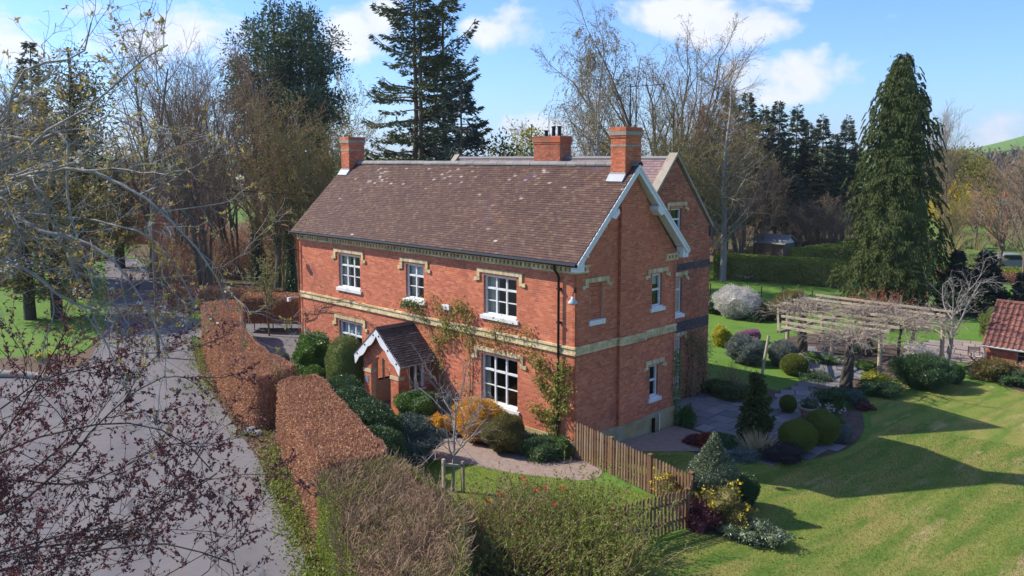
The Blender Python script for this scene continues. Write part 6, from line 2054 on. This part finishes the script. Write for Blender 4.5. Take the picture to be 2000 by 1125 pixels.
d = outd[i] * .5 + latd[i] * (r.normal(size=len(i)) * .5)[:, None] + np.c_[0 * tt, 0 * tt, -.5 - tt]
cb_.build('inner_foliage', 'cypress', cyp)
cb_ = MB()
cb_.leaves(p, d, .20 * r.uniform(.5, 1.3, len(i)), .34, .1)
cb_.build('crown', 'cypress', cyp)
MB().tube([(cxx, cyy, -.6), (cxx, cyy, CH * .5), (cxx, cyy, CH - .6)], [.4, .25, .04], 8).build('trunk', 'bark', cyp)

ds = conifer('young_spruce', 'x', 'tree', 4.2, lambda q: 1.55 * (1 - q) ** .8 + .1, .2, 190, 'darkspruce', 'bark', .09, 5, .1, .1, 70, .22, .36, 340, flat=.4)
for k, (x, y, h, lab) in enumerate(((-0.44, 38.32, 4.15, 'small dark spruce nearest the cypress'), (0.76, 40.04, 4.05, 'broad dark spruce behind the bare pale tree'), (2.83, 40.08, 2.83, 'dark spruce beyond the outbuilding roof'))):
    o = ds if k == 0 else clone(ds, (0, 0, 0), k * 2., 1.)
    o.location, o.scale = g3(x, y), (h / 4.2 * (1.0 + .25 * (k == 1)),) * 2 + (h / 4.2,)
    tag(o, lab, 'tree', 'dark spruces')

# right-hand woodland
wl_ = clump_tree('willow_tree', 'domed yellow-green willow beyond the cypress', 'tree', 11.50, 5.0, 3.9, 3.6, 130, 60, .4, 'willow', 'bark', ((-.8, 0, .85), (.5, .3, .95)), .3, 350, csize=1.1)
wl_.location = g3(-24.28, 114.35)
o = clone(wl_, g3(-20.65, 113.76), 2.0, (.75, .75, 8.90 / 11.50), 'smaller yellow-green willow right of the domed one')
o = clump_tree('forsythia_bush', 'bright yellow blossoming bank below the willow', 'shrub', 7.16, .5, 4.5, 2.0, 60, 60, .35, 'yellow', 'bark', ((0, 0, .6),), .1, 351, csize=1.1)
o.location = g3(-19.57, 100.76)
BR = [dict(n=16, t0=.25, t1=.98, ln=.42, tl=.55, ang=38, asd=10, K=7, rr=.5, wob=.09, up=.06, rmin=.02),
      dict(n=9, t0=.25, ln=.38, tl=.4, ang=38, K=5, rr=.5, wob=.12, up=.04, rmin=.012),
      dict(n=6, t0=.2, ln=.45, tl=.3, ang=38, K=4, rr=.5, wob=.15, up=.03, rmin=.009)]
bt1 = bare_tree('bare_tree', 'x', 'tree', 12., .22, BR, 'bark', 'twig_red', 360, stems=2, tw=.012)
bt2 = bare_tree('bare_tree', 'x', 'tree', 12., .16, BR, 'bark', 'twig', 361, stems=5, tw=.012, spread=.8)
bt3 = bare_tree('bare_tree', 'x', 'tree', 12., .14, BR, 'twig_olive', 'twig_olive', 362, ('bud', 2, .14), stems=6, tw=.012, spread=.8)
PL = [  # source, x, y, height, widen, label
    (bt1, -3.69, 60.35, 8.70, 1.15, 'reddish bare tree in front of the hillside by the parked car'),
    (bt2, -0.46, 55.14, 10.40, 1.1, 'bare many-stemmed tree above the outbuilding roof'),
    (bt3, -12.14, 74.41, 6.01, .9, 'yellowish upright bare tree right of the cypress'),
    (bt1, -11.61, 80.58, 6.67, 1.2, 'brown bare tree under the willow'),
    (bt2, -12.06, 98.43, 11.58, 1.2, 'tall grey-brown bare tree below the green hill field'),
    (bt2, -20.34, 97.18, 14.94, .8, 'fine bare tree top showing right of the cypress tip'),
    (bt2, -23.89, 51.36, 13.35, 1.0, 'bare brown undergrowth tree left of the spruce row'),
    (bt1, -25.05, 47.39, 13.50, 1.0, 'brown bare tree beside the rear wing gable'),
    (bt3, -21.62, 39.56, 12.01, 1.1, 'olive bare tree behind the rear wing gable'),
    (bt3, -29.26, 43.17, 12.24, 1.1, 'olive bare tree behind the near chimney'),
    (bt3, -33.13, 39.29, 11.87, 1.2, 'low olive bare tree between the chimneys'),
    (bt2, -25.49, 58.21, 8.96, 1.0, 'scrubby bare tree over the shed'),
    (bt2, -25.30, 66.85, 4.99, 1.5, 'grey bare scrub at the foot of the spruce row'),
    (bt2, -21.27, 68.08, 5.38, 1.5, 'grey bare scrub beside the cypress'),
    (bt2, -36.74, 4.74, 14.94, .85, 'bare dark tree leaning over the hedge end'),
    (bt1, -49.15, 6.33, 16.27, .9, 'tall bare tree left of the far lane'),
    (bt2, -51.61, 9.50, 16.27, .9, 'tall grey bare tree behind the lane bend'),
    (bt2, -45.79, 11.04, 15.58, .85, 'bare many-stemmed tree behind the brown hedge'),
    (bt1, -43.47, 12.16, 15.31, .95, 'reddish bare tree with dark trunk left of the house'),
    (bt1, -36.77, 10.29, 11.40, 1.0, 'reddish-brown twiggy tree in front of the redwoods'),
    (bt3, -37.25, 11.07, 11.24, .9, 'olive twiggy tree close to the far house corner'),
    (bt3, -34.31, 12.75, 12.65, .9, 'olive and gold twiggy tree behind the far chimney'),
    (bt2, -49.85, -2.82, 14.43, 1.1, 'bare brown tree at the left meadow edge'),
]
GRP = {}
used = set()
for k, (src, x, y, h, wd, lab) in enumerate(PL):
    if src.name in used:
        o = clone(src, (0, 0, 0))
    else:
        o = src
        used.add(src.name)
    o.location, o.rotation_euler = g3(x, y), (0, 0, k * 1.7)
    o.scale = (h / 12. * wd, h / 12. * wd, h / 12.)
    tag(o, lab, 'tree', 'bare woodland trees')
iv = clump_tree('ivy_clad_tree', 'ivy-clad olive green tree behind the blossoming branches', 'tree', 17.10, 1.5, 2.9, 2.6, 170, 75, .28, 'olive', 'bark_dark', ((-.7, 0, .9), (.5, .2, 1.0)), .3, 370, csize=1.0)
iv.location = g3(-44.86, -0.63)
dk = conifer('spruce_tree', 'dark conifer spire behind the ivy-clad tree at far left', 'tree', 18.60, lambda q: 2.6 * (1 - q) ** .7 + .15, 2.0, 170, 'spruce', 'bark', .22, 0, .22, .2, 34, .42, .36, 371, flat=.4)
dk.location = g3(-55.47, -0.01)
o = clone(iv, g3(-54.87, -2.22), 1.9, (1.1, 1.1, .8), 'lower ivy-clad tree at the left edge of the meadow')
o = clone(iv, g3(-59.28, 7.44), 2.9, (1.0, 1.0, .62), 'low ivy-covered tree beside the far lane')
o = clone(iv, g3(-37.80, -4.83), .9, (1.2, 1.2, .55), 'dark low evergreen thicket at the meadow corner')
# ivy trunks
for k, (x, y, h) in enumerate(((-43.01, 11.83, 4.5), (-36.10, 10.90, 5.0))):
    climber('tree_ivy', ('ivy sleeve on the dark trunk of the reddish bare tree', 'ivy sleeve on the trunk close to the far house corner')[k], [[(x, y, float(gz(x, y))), (x + .1, y, h * .5), (x, y + .1, h)], [(x + .2, y + .1, float(gz(x, y))), (x + .2, y, h * .5), (x, y, h * .9)]], 'dark', 1300, .14, .22, 380 + k, bark='bark_dark', r0=.2, off=.25)

M['haze'] = bpy.data.materials.new('thin haze')
M['haze'].use_nodes = True
m = NT(M['haze'].node_tree)
pv = m.n('ShaderNodeVolumePrincipled', i_Density=0.00016)
pv.inputs['Color'].default_value = (0.80, 0.88, 1.0, 1)
pv.inputs['Anisotropy'].default_value = 0.2
mo_ = m.n('ShaderNodeOutputMaterial')
m.l(pv.outputs[0], mo_.inputs['Volume'])

# distant wood over the hillside
r = np.random.default_rng(390)
F_, R__ = np.array([-.708, .706]), np.array([.706, .708])
cc = []
for k in range(1300):
    dpt = r.uniform(170, 620)
    px_ = r.uniform(1790, 2250)
    pos = CAMP[:2] + F_ * dpt + R__ * dpt * (px_ - 1000) / 1637
    zt = float(far_z(pos[0], pos[1]))
    if dpt > 540 and 1925 < px_ < 2080 and r.uniform() < .92:
        continue                                          # the open green field
    cc.append((pos[0], pos[1], zt, r.uniform(2.2, 4.2) * (1 + dpt / 900)))
for k in range(420):
    dpt = r.uniform(140, 420)
    px_ = r.uniform(-200, 720)
    pos = CAMP[:2] + F_ * dpt + R__ * dpt * (px_ - 1000) / 1637
    if r.uniform() < .45:
        continue
    cc.append((pos[0], pos[1], float(far_z(pos[0], pos[1])), r.uniform(1.6, 3.0)))
cc = np.array(cc)
i = np.repeat(np.arange(len(cc)), 70)
q = r.normal(size=(len(i), 3)) * .45
p = np.c_[cc[i, 0], cc[i, 1], cc[i, 2] + cc[i, 3]] + q * cc[i, 3][:, None] * np.array([1, 1, .9])
M['farwood'] = leafm('far bare wood', [(0.12, 0.095, 0.08), (0.15, 0.12, 0.10), (0.09, 0.085, 0.075), (0.11, 0.12, 0.06), (0.16, 0.135, 0.12)], var=.4, vscale=.02, transl=.2)
o = MB().leaves(p, unit(q) + r.normal(size=q.shape) * .5, cc[i, 3] * .42 * r.uniform(.5, 1.2, len(i)), .5).build('distant_wood', 'farwood')
tag(o, 'brown and grey woodland covering the far hillside', 'woodland', kind='stuff')

# brown undergrowth between the trees: nobody could count it
def scrub(name, label, poly, n, hmin, hmax, m, seed, per=26):
    r = np.random.default_rng(seed)
    q = scatter(poly, n)
    h = r.uniform(hmin, hmax, n)
    i = np.repeat(np.arange(n), per)
    a = r.normal(size=(len(i), 2)) * .28 * h[i][:, None]
    p0 = np.c_[q[i] + a * .25, gz(q[i, 0], q[i, 1])]
    p1 = np.c_[q[i] + a * .8, gz(q[i, 0], q[i, 1]) + h[i] * r.uniform(.3, .7, len(i))]
    p2 = p1 + np.c_[a * .6 + r.normal(size=a.shape) * .15, h[i] * r.uniform(.1, .4, len(i))]
    P = np.stack([p0, p1, p2], 1)
    P2, R2 = grow(P, np.full((len(i), 3), .02), 4, .35, 1, .35, .3, 40, 15, 3, .7, .2, .05, .012, seed)
    o = MB().tubes(P, np.tile(np.array([.03, .02, .012]), (len(i), 1)), 3).tubes(P2, R2, 3).build(name, m)
    tag(o, label, 'undergrowth', kind='stuff')


scrub('undergrowth', 'brown bare undergrowth between the trees left of the house', [(-50.20, 6.62), (-65.26, 14.19), (-72.77, 28.86), (-19, 24), (-19, 16), (-42.66, 14.18), (-42.29, 8.81), (-37.78, 3.69)], 130, 1.5, 4.2, 'twig_red', 421)
scrub('undergrowth', 'grey-brown scrub filling the foot of the spruce row', [(-32.45, 51.95), (-23.48, 60.94), (-21.13, 73.11), (-33.89, 107.43), (-55.13, 140.20), (-75.42, 132.19), (-64.84, 91.42)], 170, 2.0, 6.0, 'twig', 422)
scrub('undergrowth', 'brown scrub across the field right of the cypress', [(-7.01, 56.01), (-0.13, 60.74), (-14.54, 141.84), (-45.90, 175.49)], 80, 1.2, 3.2, 'twig_olive', 423)
scrub('undergrowth', 'dark brushwood behind the meadow at far left', [(-70.00, -1.83), (-65.87, 7.66), (-78.86, 14.48), (-121.20, 27.17), (-135.97, 12.37)], 110, 2.0, 5.5, 'twig', 424)

# far hedges on the right
hedge('field_hedge', 'long clipped green hedge along the far lawn', [(-19.92, 40.90), (-17.06, 42.10), (-13.47, 42.92), (-9.41, 43.26), (-10.93, 47.03), (-15.22, 46.47), (-18.91, 45.43), (-21.78, 43.93)], 1.75, ('privet', 'privet', 'twig_olive'), .13, 1.6, 401)
hedge('field_hedge', 'second clipped hedge rising behind the long far hedge', [(-17.90, 50.71), (-17.22, 62.24), (-19.09, 66.66), (-20.26, 54.60)], 1.5, ('privet', 'privet', 'twig_olive'), .15, 1.5, 402)
hedge('field_hedge', 'brown hedge bottom on the right beyond the dark spruces', [(-6.47, 53.13), (0.67, 55.56), (-0.20, 59.41), (-7.54, 56.38)], 1.0, ('beech', 'privet', 'twig_red'), .15, 1.5, 403)

# wire fence along the far lawn: slim posts
for k, (x, y) in enumerate(((-14.97, 32.30), (-11.71, 33.71), (-8.61, 35.04))):
    o = MB().box(-.03, -.03, -.1, .03, .03, 1.05).build('fence_post', 'wood')
    o.location = g3(x, y)
    tag(o, 'thin dark wire-fence post at the edge of the far lawn', 'post', 'far lawn fence posts')

# shed
sx, sy = -24.31, 59.40
shed = thing('garden_shed', 'low dark shed with grey roof behind the far hedge', 'shed', g3(sx, sy))
zb = float(gz(sx, sy))
MB().box(sx - 1.6, sy - 1.2, zb - .1, sx + 1.6, sy + 1.2, zb + 1.5).build('wall', 'bark', shed)
MB().prism([(sx - 1.9, sy - 1.5, zb + 1.45), (sx - 1.9, sy, zb + 2.35), (sx - 1.9, sy + 1.5, zb + 1.45), (sx - 1.9, sy, zb + 2.25)], (3.8, 0, 0)).build('roof', 'metal', shed)
MB().prism([(sx + 1.601, sy - 1.2, zb + 1.5), (sx + 1.601, sy + 1.2, zb + 1.5), (sx + 1.601, sy, zb + 2.2)], (.02, 0, 0)).build('gable_board', 'white', shed)
MB().box(sx - .4, sy - 1.23, zb, sx + .4, sy - 1.201, zb + 1.4).build('door', 'wood', shed)


# far cottages
def cottage(label, x, y, rz, wallm, roofm, w_=9., d_=5., eh=4.6, rh=2.4):
    c = thing('cottage', label, 'house', (0, 0, 0))
    MB().box(-w_ / 2, -d_ / 2, -.5, w_ / 2, d_ / 2, eh).prism([(-w_ / 2, -d_ / 2, eh), (-w_ / 2, d_ / 2, eh), (-w_ / 2, 0, eh + rh * .96)], (w_, 0, 0)).build('wall', wallm, c)
    rf = MB().prism([(-w_ / 2 - .3, -d_ / 2 - .3, eh - .2), (-w_ / 2 - .3, 0, eh + rh + .1), (-w_ / 2 - .3, d_ / 2 + .3, eh - .2), (-w_ / 2 - .3, 0, eh + rh - .08)], (w_ + .6, 0, 0)).build('roof', roofm, c)
    MB().box(w_ / 2 - 1.2, -.4, eh + rh - .5, w_ / 2 - .4, .4, eh + rh + 1.0).build('chimney', wallm, rf)
    for xx in (-3.2, -1.0, 1.2, 3.2):
        for z in (.9, 3.1):
            wd = MB().box(xx - .55, -d_ / 2 - .06, z, xx + .55, -d_ / 2 - .003, z + 1.1).build('window', 'white', c)
            for s_ in (-.27, .27):
                MB().box(xx + s_ - .2, -d_ / 2 - .08, z + .08, xx + s_ + .2, -d_ / 2 - .061, z + 1.02).build('pane', 'glass', wd)
    c.location, c.rotation_euler = g3(x, y), (0, 0, rz)
    return c


cottage('red brick cottage with white windows beyond the lane bend', -79.87, 20.60, rad(40), 'brick', 'tile', 11, 6)
cottage('small orange-roofed house among the trees on the right', -21.96, 120.90, rad(30), 'brick', 'terracotta', 7, 5, 2.6, 1.8)

# parked car on the right
cx_, cy_ = -4.33, 65.34
car = thing('parked_car', 'small grey car parked behind the bare reddish tree', 'car', (0, 0, 0))
prof_ = [(-2.1, .3), (2.1, .3), (2.15, .75), (1.3, .9), (.7, 1.42), (-1.1, 1.45), (-1.8, .95), (-2.15, .85)]
MB().prism([(x, -.85, z) for x, z in prof_], (0, 1.7, 0)).build('body', 'metal', car)
for s_ in (-.861, .851):
    MB().prism([(x, s_, z) for x, z in ((1.1, .95), (.62, 1.34), (-1.0, 1.36), (-1.5, .97))], (0, .01, 0)).build('side_window', 'black', car)
for x in (-1.35, 1.35):
    for y in (-.8, .8):
        wv = MB().lathe((0, 0, 0), [(0, -.1), (.32, -.1), (.32, .1), (0, .1)], 14)
        wv.V = [np.c_[q[:, 0] + x, q[:, 2] + y, q[:, 1] + .32] for q in wv.V]
        wv.build('wheel', 'black', car)
MB().prism([(1.28, -.7, .93), (.74, -.7, 1.38), (.74, .7, 1.38), (1.28, .7, .93)], (.03, 0, .03)).build('windscreen', 'glass', car)
car.location, car.rotation_euler = g3(cx_, cy_), (0, 0, rad(50))

# overhead wire
o = MB().tube([(-23.21, -3.85, 8.43), (-30.06, 3.41, 7.72), (-36.30, 14.11, 6.81), (-41.39, 20.33, 6.41)], .022, 5).build('overhead_wire', 'black')
tag(o, 'black overhead wire crossing the trees left of the roof', 'wire')
px_, py_ = -22.99, -4.07
o = MB().tube([(0, 0, -.2), (0, 0, 8.6)], .1, 8).build('wire_pole', 'bark')
o.location = g3(px_, py_)
tag(o, 'wooden pole carrying the overhead wire among the branches', 'pole')


# ------------------------------------------------------------------ foreground trees
def front_tree(name, label, base, limbs, seed, bark, leafm_, spec, trunk_r, leafn, leaf, rosette=True, blossom=None, limb_r=.05):
    root = thing(name, label, 'tree', g3(base[0], base[1]))
    r = np.random.default_rng(seed)
    zs = [l[0][2] for l in limbs]
    top = max(zs) + .2
    zg = float(gz(base[0], base[1]))
    tb = MB().tube([(base[0], base[1], zg - .1), (base[0] + .1, base[1], zg + top * .4), (base[0], base[1] + .1, zg + top * .75), (base[0], base[1], top)], [trunk_r, trunk_r * .85, trunk_r * .7, trunk_r * .4], 10)
    P, R_ = [], []
    for l in limbs:
        st = np.array([base[0], base[1], max(zg + 1.5, min(l[0][2] - .5, top - .2))])
        q = smoothpoly(np.vstack([st, np.array(l)]), 6, False)
        s_ = np.r_[0, np.cumsum(np.linalg.norm(np.diff(q, axis=0), axis=1))]
        u_ = np.linspace(0, s_[-1], 22)
        P.append(np.stack([np.interp(u_, s_, q[:, k]) for k in range(3)], 1))
        R_.append(limb_r * r.uniform(.55, 1.1) * np.linspace(1, .0, 22) ** 1.3 + .007)
    P, R_ = np.array(P), np.array(R_)
    P[:, 1:] += np.cumsum(r.normal(size=P[:, 1:].shape), 1) * .014
    tb.tubes(P, R_, 7)
    tb.build('trunk', bark, root, smooth=True)
    cr = MB()
    last = None
    lv = [P]
    for k, sp in enumerate(spec):
        P, R_ = grow(P, R_, seed=seed + k, **sp)
        cr.tubes(P, R_, 4 if k == 0 else 3)
        lv.append(P)
    cr.build('crown', bark, root)
    Q = np.vstack([lv[-1][:, -1], lv[-1][:, 1], lv[-2][:, -1]])
    k = r.uniform(0, 1, len(Q)) < leafn[1]
    Q = Q[k]
    i = np.repeat(np.arange(len(Q)), leafn[0])
    lb = MB()
    if not rosette:
        tip_leaves(lb, lv[-1], leafn[0], leaf, seed, .6, .55)
        tip_leaves(lb, lv[-2], leafn[0] * 2, leaf, seed, .6, .55)
    else:
        lb.leaves(Q[i] + r.normal(size=(len(i), 3)) * leaf * .15, r.normal(size=(len(i), 3)) + np.array([0, 0, .3]), leaf * r.uniform(.5, 1.25, len(i)), .5, .2)
    lb.build('foliage', leafm_, root)
    if blossom:
        kk = r.choice(len(Q), blossom[0])
        i = np.repeat(kk, 8)
        MB().leaves(Q[i] + r.normal(size=(len(i), 3)) * .03, r.normal(size=(len(i), 3)), .035 * r.uniform(.7, 1.2, len(i)), .9).build('blossom', 'whitef', root, kind='stuff')
    return root


CH_SPEC = [dict(n=14, t0=.3, t1=1., ln=.20, tl=.35, ang=46, asd=16, K=9, rr=.5, wob=.20, up=.03, rmin=.0042),
           dict(n=8, t0=.15, t1=1., ln=.42, tl=.3, ang=45, asd=16, K=6, rr=.6, wob=.22, up=.02, rmin=.003),
           dict(n=3, t0=.2, t1=1., ln=.30, tl=.3, ang=48, asd=16, K=4, rr=.7, wob=.22, up=.05, rmin=.0024)]
front_tree('cherry_tree', 'near cherry tree with grey lichened branches and bronze young leaves', (4.75, -19.22), [
    [(6.91, -18.27, 8.97), (7.91, -17.80, 9.27), (8.33, -17.64, 9.43), (8.61, -17.48, 9.56), (8.95, -17.28, 9.56), (9.28, -17.11, 9.47), (9.59, -16.97, 9.31), (9.80, -16.79, 9.07), (10.05, -16.59, 8.72), (10.11, -16.45, 8.34)],
    [(7.03, -18.17, 8.87), (7.93, -17.63, 9.35), (8.85, -17.24, 9.59), (9.01, -17.18, 9.83), (9.16, -17.15, 9.98), (9.39, -17.05, 10.04), (9.53, -16.94, 9.94)],
    [(6.65, -18.21, 9.23), (7.66, -17.73, 9.50), (8.28, -17.33, 10.00), (8.72, -17.14, 10.18), (8.98, -16.98, 10.42), (9.23, -16.86, 10.56), (9.49, -16.72, 10.69)],
    [(6.87, -18.23, 9.50), (7.89, -17.73, 9.92), (8.18, -17.66, 10.30), (8.41, -17.55, 10.47), (8.69, -17.40, 10.52), (8.93, -17.30, 10.59), (8.97, -17.22, 10.83)],
    [(6.38, -18.22, 9.11), (7.47, -17.71, 9.03), (7.98, -17.51, 8.86), (8.36, -17.27, 8.79), (8.77, -17.04, 8.55), (9.10, -16.91, 8.17), (9.38, -16.83, 7.75)],
    [(6.45, -18.21, 8.67), (7.46, -17.64, 8.60), (8.07, -17.35, 8.31), (8.45, -17.14, 8.17), (8.70, -17.00, 8.34), (8.98, -16.83, 8.55)],
    [(6.10, -18.14, 9.66), (7.00, -17.66, 9.65), (7.40, -17.44, 9.44), (7.68, -17.34, 9.12), (7.97, -17.25, 8.76), (8.34, -17.11, 8.10), (8.68, -17.01, 7.51)],
    [(6.80, -17.97, 9.87), (7.63, -17.43, 9.81), (7.94, -17.25, 9.91), (8.20, -17.33, 9.50), (8.35, -17.38, 9.15), (8.54, -17.37, 8.86), (8.79, -17.34, 8.38)],
    [(5.91, -18.14, 8.97), (7.13, -17.34, 9.05), (7.71, -16.90, 9.00), (8.21, -16.56, 8.90), (8.60, -16.36, 8.58), (8.79, -16.24, 8.10)],
], 501, 'bark_cherry', 'cherryleaf', CH_SPEC, .2, (6, .16), .042, blossom=(70,), limb_r=.045)
PL_SPEC = [dict(n=13, t0=.25, t1=1., ln=.20, tl=.35, ang=40, asd=14, K=8, rr=.5, wob=.14, up=.05, rmin=.006),
           dict(n=8, t0=.15, t1=1., ln=.40, tl=.3, ang=42, asd=14, K=6, rr=.6, wob=.16, up=.04, rmin=.0045),
           dict(n=3, t0=.2, t1=1., ln=.32, tl=.3, ang=42, asd=14, K=4, rr=.7, wob=.18, up=.05, rmin=.0035)]
front_tree('purple_beech', 'near tree with small maroon leaves overhanging the lane', (1.62, -19.54), [
    [(5.04, -18.43, 5.20), (6.35, -17.64, 5.49), (7.00, -17.20, 6.04), (7.44, -16.82, 6.60), (7.80, -16.54, 6.97), (8.14, -16.30, 7.20)],
    [(5.31, -18.50, 4.80), (6.60, -17.71, 5.20), (7.30, -17.26, 5.49), (7.91, -16.76, 5.70), (8.39, -16.38, 5.97), (8.69, -16.04, 6.27)],
    [(4.76, -18.36, 5.68), (5.99, -17.62, 6.14), (6.40, -17.26, 6.77), (6.69, -17.04, 7.28), (6.90, -16.92, 7.60)],
    [(4.48, -18.29, 6.06), (5.82, -17.45, 6.56), (6.30, -17.05, 6.96), (6.78, -16.69, 7.11), (7.22, -16.36, 7.31)],
    [(5.58, -18.56, 4.54), (6.85, -17.79, 4.97), (7.65, -17.23, 5.24), (8.34, -16.66, 5.37), (8.84, -16.32, 5.28), (9.04, -16.13, 5.17)],
    [(5.01, -18.40, 5.57), (6.31, -17.59, 6.09), (7.10, -17.05, 6.39), (7.69, -16.58, 6.48), (8.17, -16.26, 6.34), (8.53, -16.09, 6.04)],
    [(5.85, -18.62, 4.23), (7.10, -17.86, 4.68), (7.85, -17.35, 5.01), (8.48, -16.83, 5.17), (8.87, -16.45, 5.11)],
    [(4.59, -18.39, 4.64), (5.54, -17.79, 5.22), (6.16, -17.36, 5.80), (6.59, -17.01, 6.20), (6.88, -16.80, 6.65)],
    [(5.10, -18.49, 4.39), (6.11, -17.82, 4.91), (6.83, -17.35, 5.18), (7.38, -16.92, 5.28), (7.89, -16.53, 5.44)],
    [(4.30, -18.32, 5.14), (5.66, -17.47, 5.56), (6.42, -16.99, 5.57), (6.99, -16.53, 5.80), (7.42, -16.19, 6.14)],
], 521, 'plumbark', 'maroon', PL_SPEC, .2, (6, .95), .042, rosette=False, limb_r=.032)

# log and stones by the lane
lg = MB().tubes(np.array([[(-25.20, -11.47, .16), (-23.60, -9.88, .17), (-21.25, -8.72, .14)]]), np.array([[.16, .17, .12]]), 10).build('fallen_log', 'bark_pale', smooth=True)
tag(lg, 'grey fallen log lying between meadow and lane', 'log')
for k, (x, y, s_) in enumerate(((-9.43, -6.41, .22), (-9.05, -6.26, .16), (-3.63, -12.09, .0))):
    if s_:
        b = MB()
        core_blob(b, (x, y, s_ * .5), s_ * 1.3, s_, s_ * .7, 700 + k, 1.0, .1)
        o = b.build('verge_stone', 'slab')
        tag(o, ('larger mossy stone at the hedge end beside the lane', 'smaller stone beside the larger one at the hedge end')[k], 'stone')

# thin air haze that pales the far hills
o = MB().box(-3300, -3300, -6, 3300, 3300, 130).build('haze', 'haze')
o['kind'] = 'stuff'

# ------------------------------------------------------------------ ground litter and grass
r = np.random.default_rng(600)
vp = [tuple(p) for p in verge]
q = np.vstack([scatter(vp, 9000), scatter([(p[0] - .9, p[1] - .9) for p in ROAD_R[1:]] + [tuple(p) for p in ROAD_R[:0:-1]], 700)])
q = q[(q[:, 0] > -27) & (q[:, 1] > -13)]
o = MB().leaves(np.c_[q, gz(q[:, 0], q[:, 1]) + .03], np.c_[r.normal(size=(len(q), 2)), np.abs(r.normal(size=len(q))) * .3], .07 * r.uniform(.6, 1.2, len(q)), .6).build('leaf_litter', 'litter')
tag(o, 'fallen brown leaves along the foot of the hedges', 'leaf litter', kind='stuff')
# ivy and weeds along the hedge foot
base_line = np.array([(-24.5, -1.1), (-18.8, -3.55), (-14.6, -5.1), (-9.8, -6.35), (-8.2, -6.05), (-5.4, -7.4), (-3.0, -8.4), (-.5, -9.4), (1.6, -10.3)])
bl = smoothpoly(base_line, 8, False)
k = r.choice(len(bl), 9000)
w_ = np.array([bumpy(bl[[j]].repeat(1, 0) @ np.array([[1, 0, 0], [0, 1, 0]]), 7, .5)[0] for j in range(len(bl))])
p = bl[k] + np.c_[r.normal(size=9000) * .3 - .12, r.normal(size=9000) * .28 - .22]
keep = r.uniform(0, 1, 9000) < np.clip(w_[k] - .35, .1, 1)
p = p[keep]
o = MB().leaves(np.c_[p, gz(p[:, 0], p[:, 1]) + .03 + np.abs(r.normal(size=len(p))) * .07], r.normal(size=(len(p), 3)) + np.array([0, 0, .6]), .075 * r.uniform(.6, 1.3, len(p)), .7).build('verge_weeds', 'privet')
tag(o, 'green ivy and weeds along the foot of the hedges', 'weeds', kind='stuff')


def blades(name, label, poly, n, L, m, seed):
    r = np.random.default_rng(seed)
    q = scatter(poly, n)
    z = gz(q[:, 0], q[:, 1]) + .018
    p0 = np.c_[q, z]
    a = r.uniform(0, 2 * math.pi, n)
    wv = np.c_[np.cos(a), np.sin(a), 0 * a] * (.006 * r.uniform(.7, 1.4, n))[:, None]
    tip = p0 + np.c_[r.normal(size=(n, 2)) * .02, L * r.uniform(.5, 1.2, n)]
    v = np.stack([p0 - wv, p0 + wv, tip], 1).reshape(-1, 3)
    mb = MB()
    mb.add(v, np.arange(3 * n).reshape(-1, 3))
    o = mb.build(name, m)
    tag(o, label, 'grass', kind='stuff')


blades('lawn_grass', 'short grass blades of the mown lawn by the fence', [(5.6, -1.8), (6.3, -5.5), (9.0, -8.5), (14, -6), (17, 4), (14, 13), (5.8, 12), (5.9, 7.6), (5.4, 5.8), (4.0, 3.6), (1.9, 3.0), (1.2, .6), (4.9, -.5)], 120000, .045, 'grassblade', 602)
blades('lawn_grass', 'longer uncut grass on the front lawn', [tuple(p) for p in flawn], 26000, .05, 'grassblade', 601)
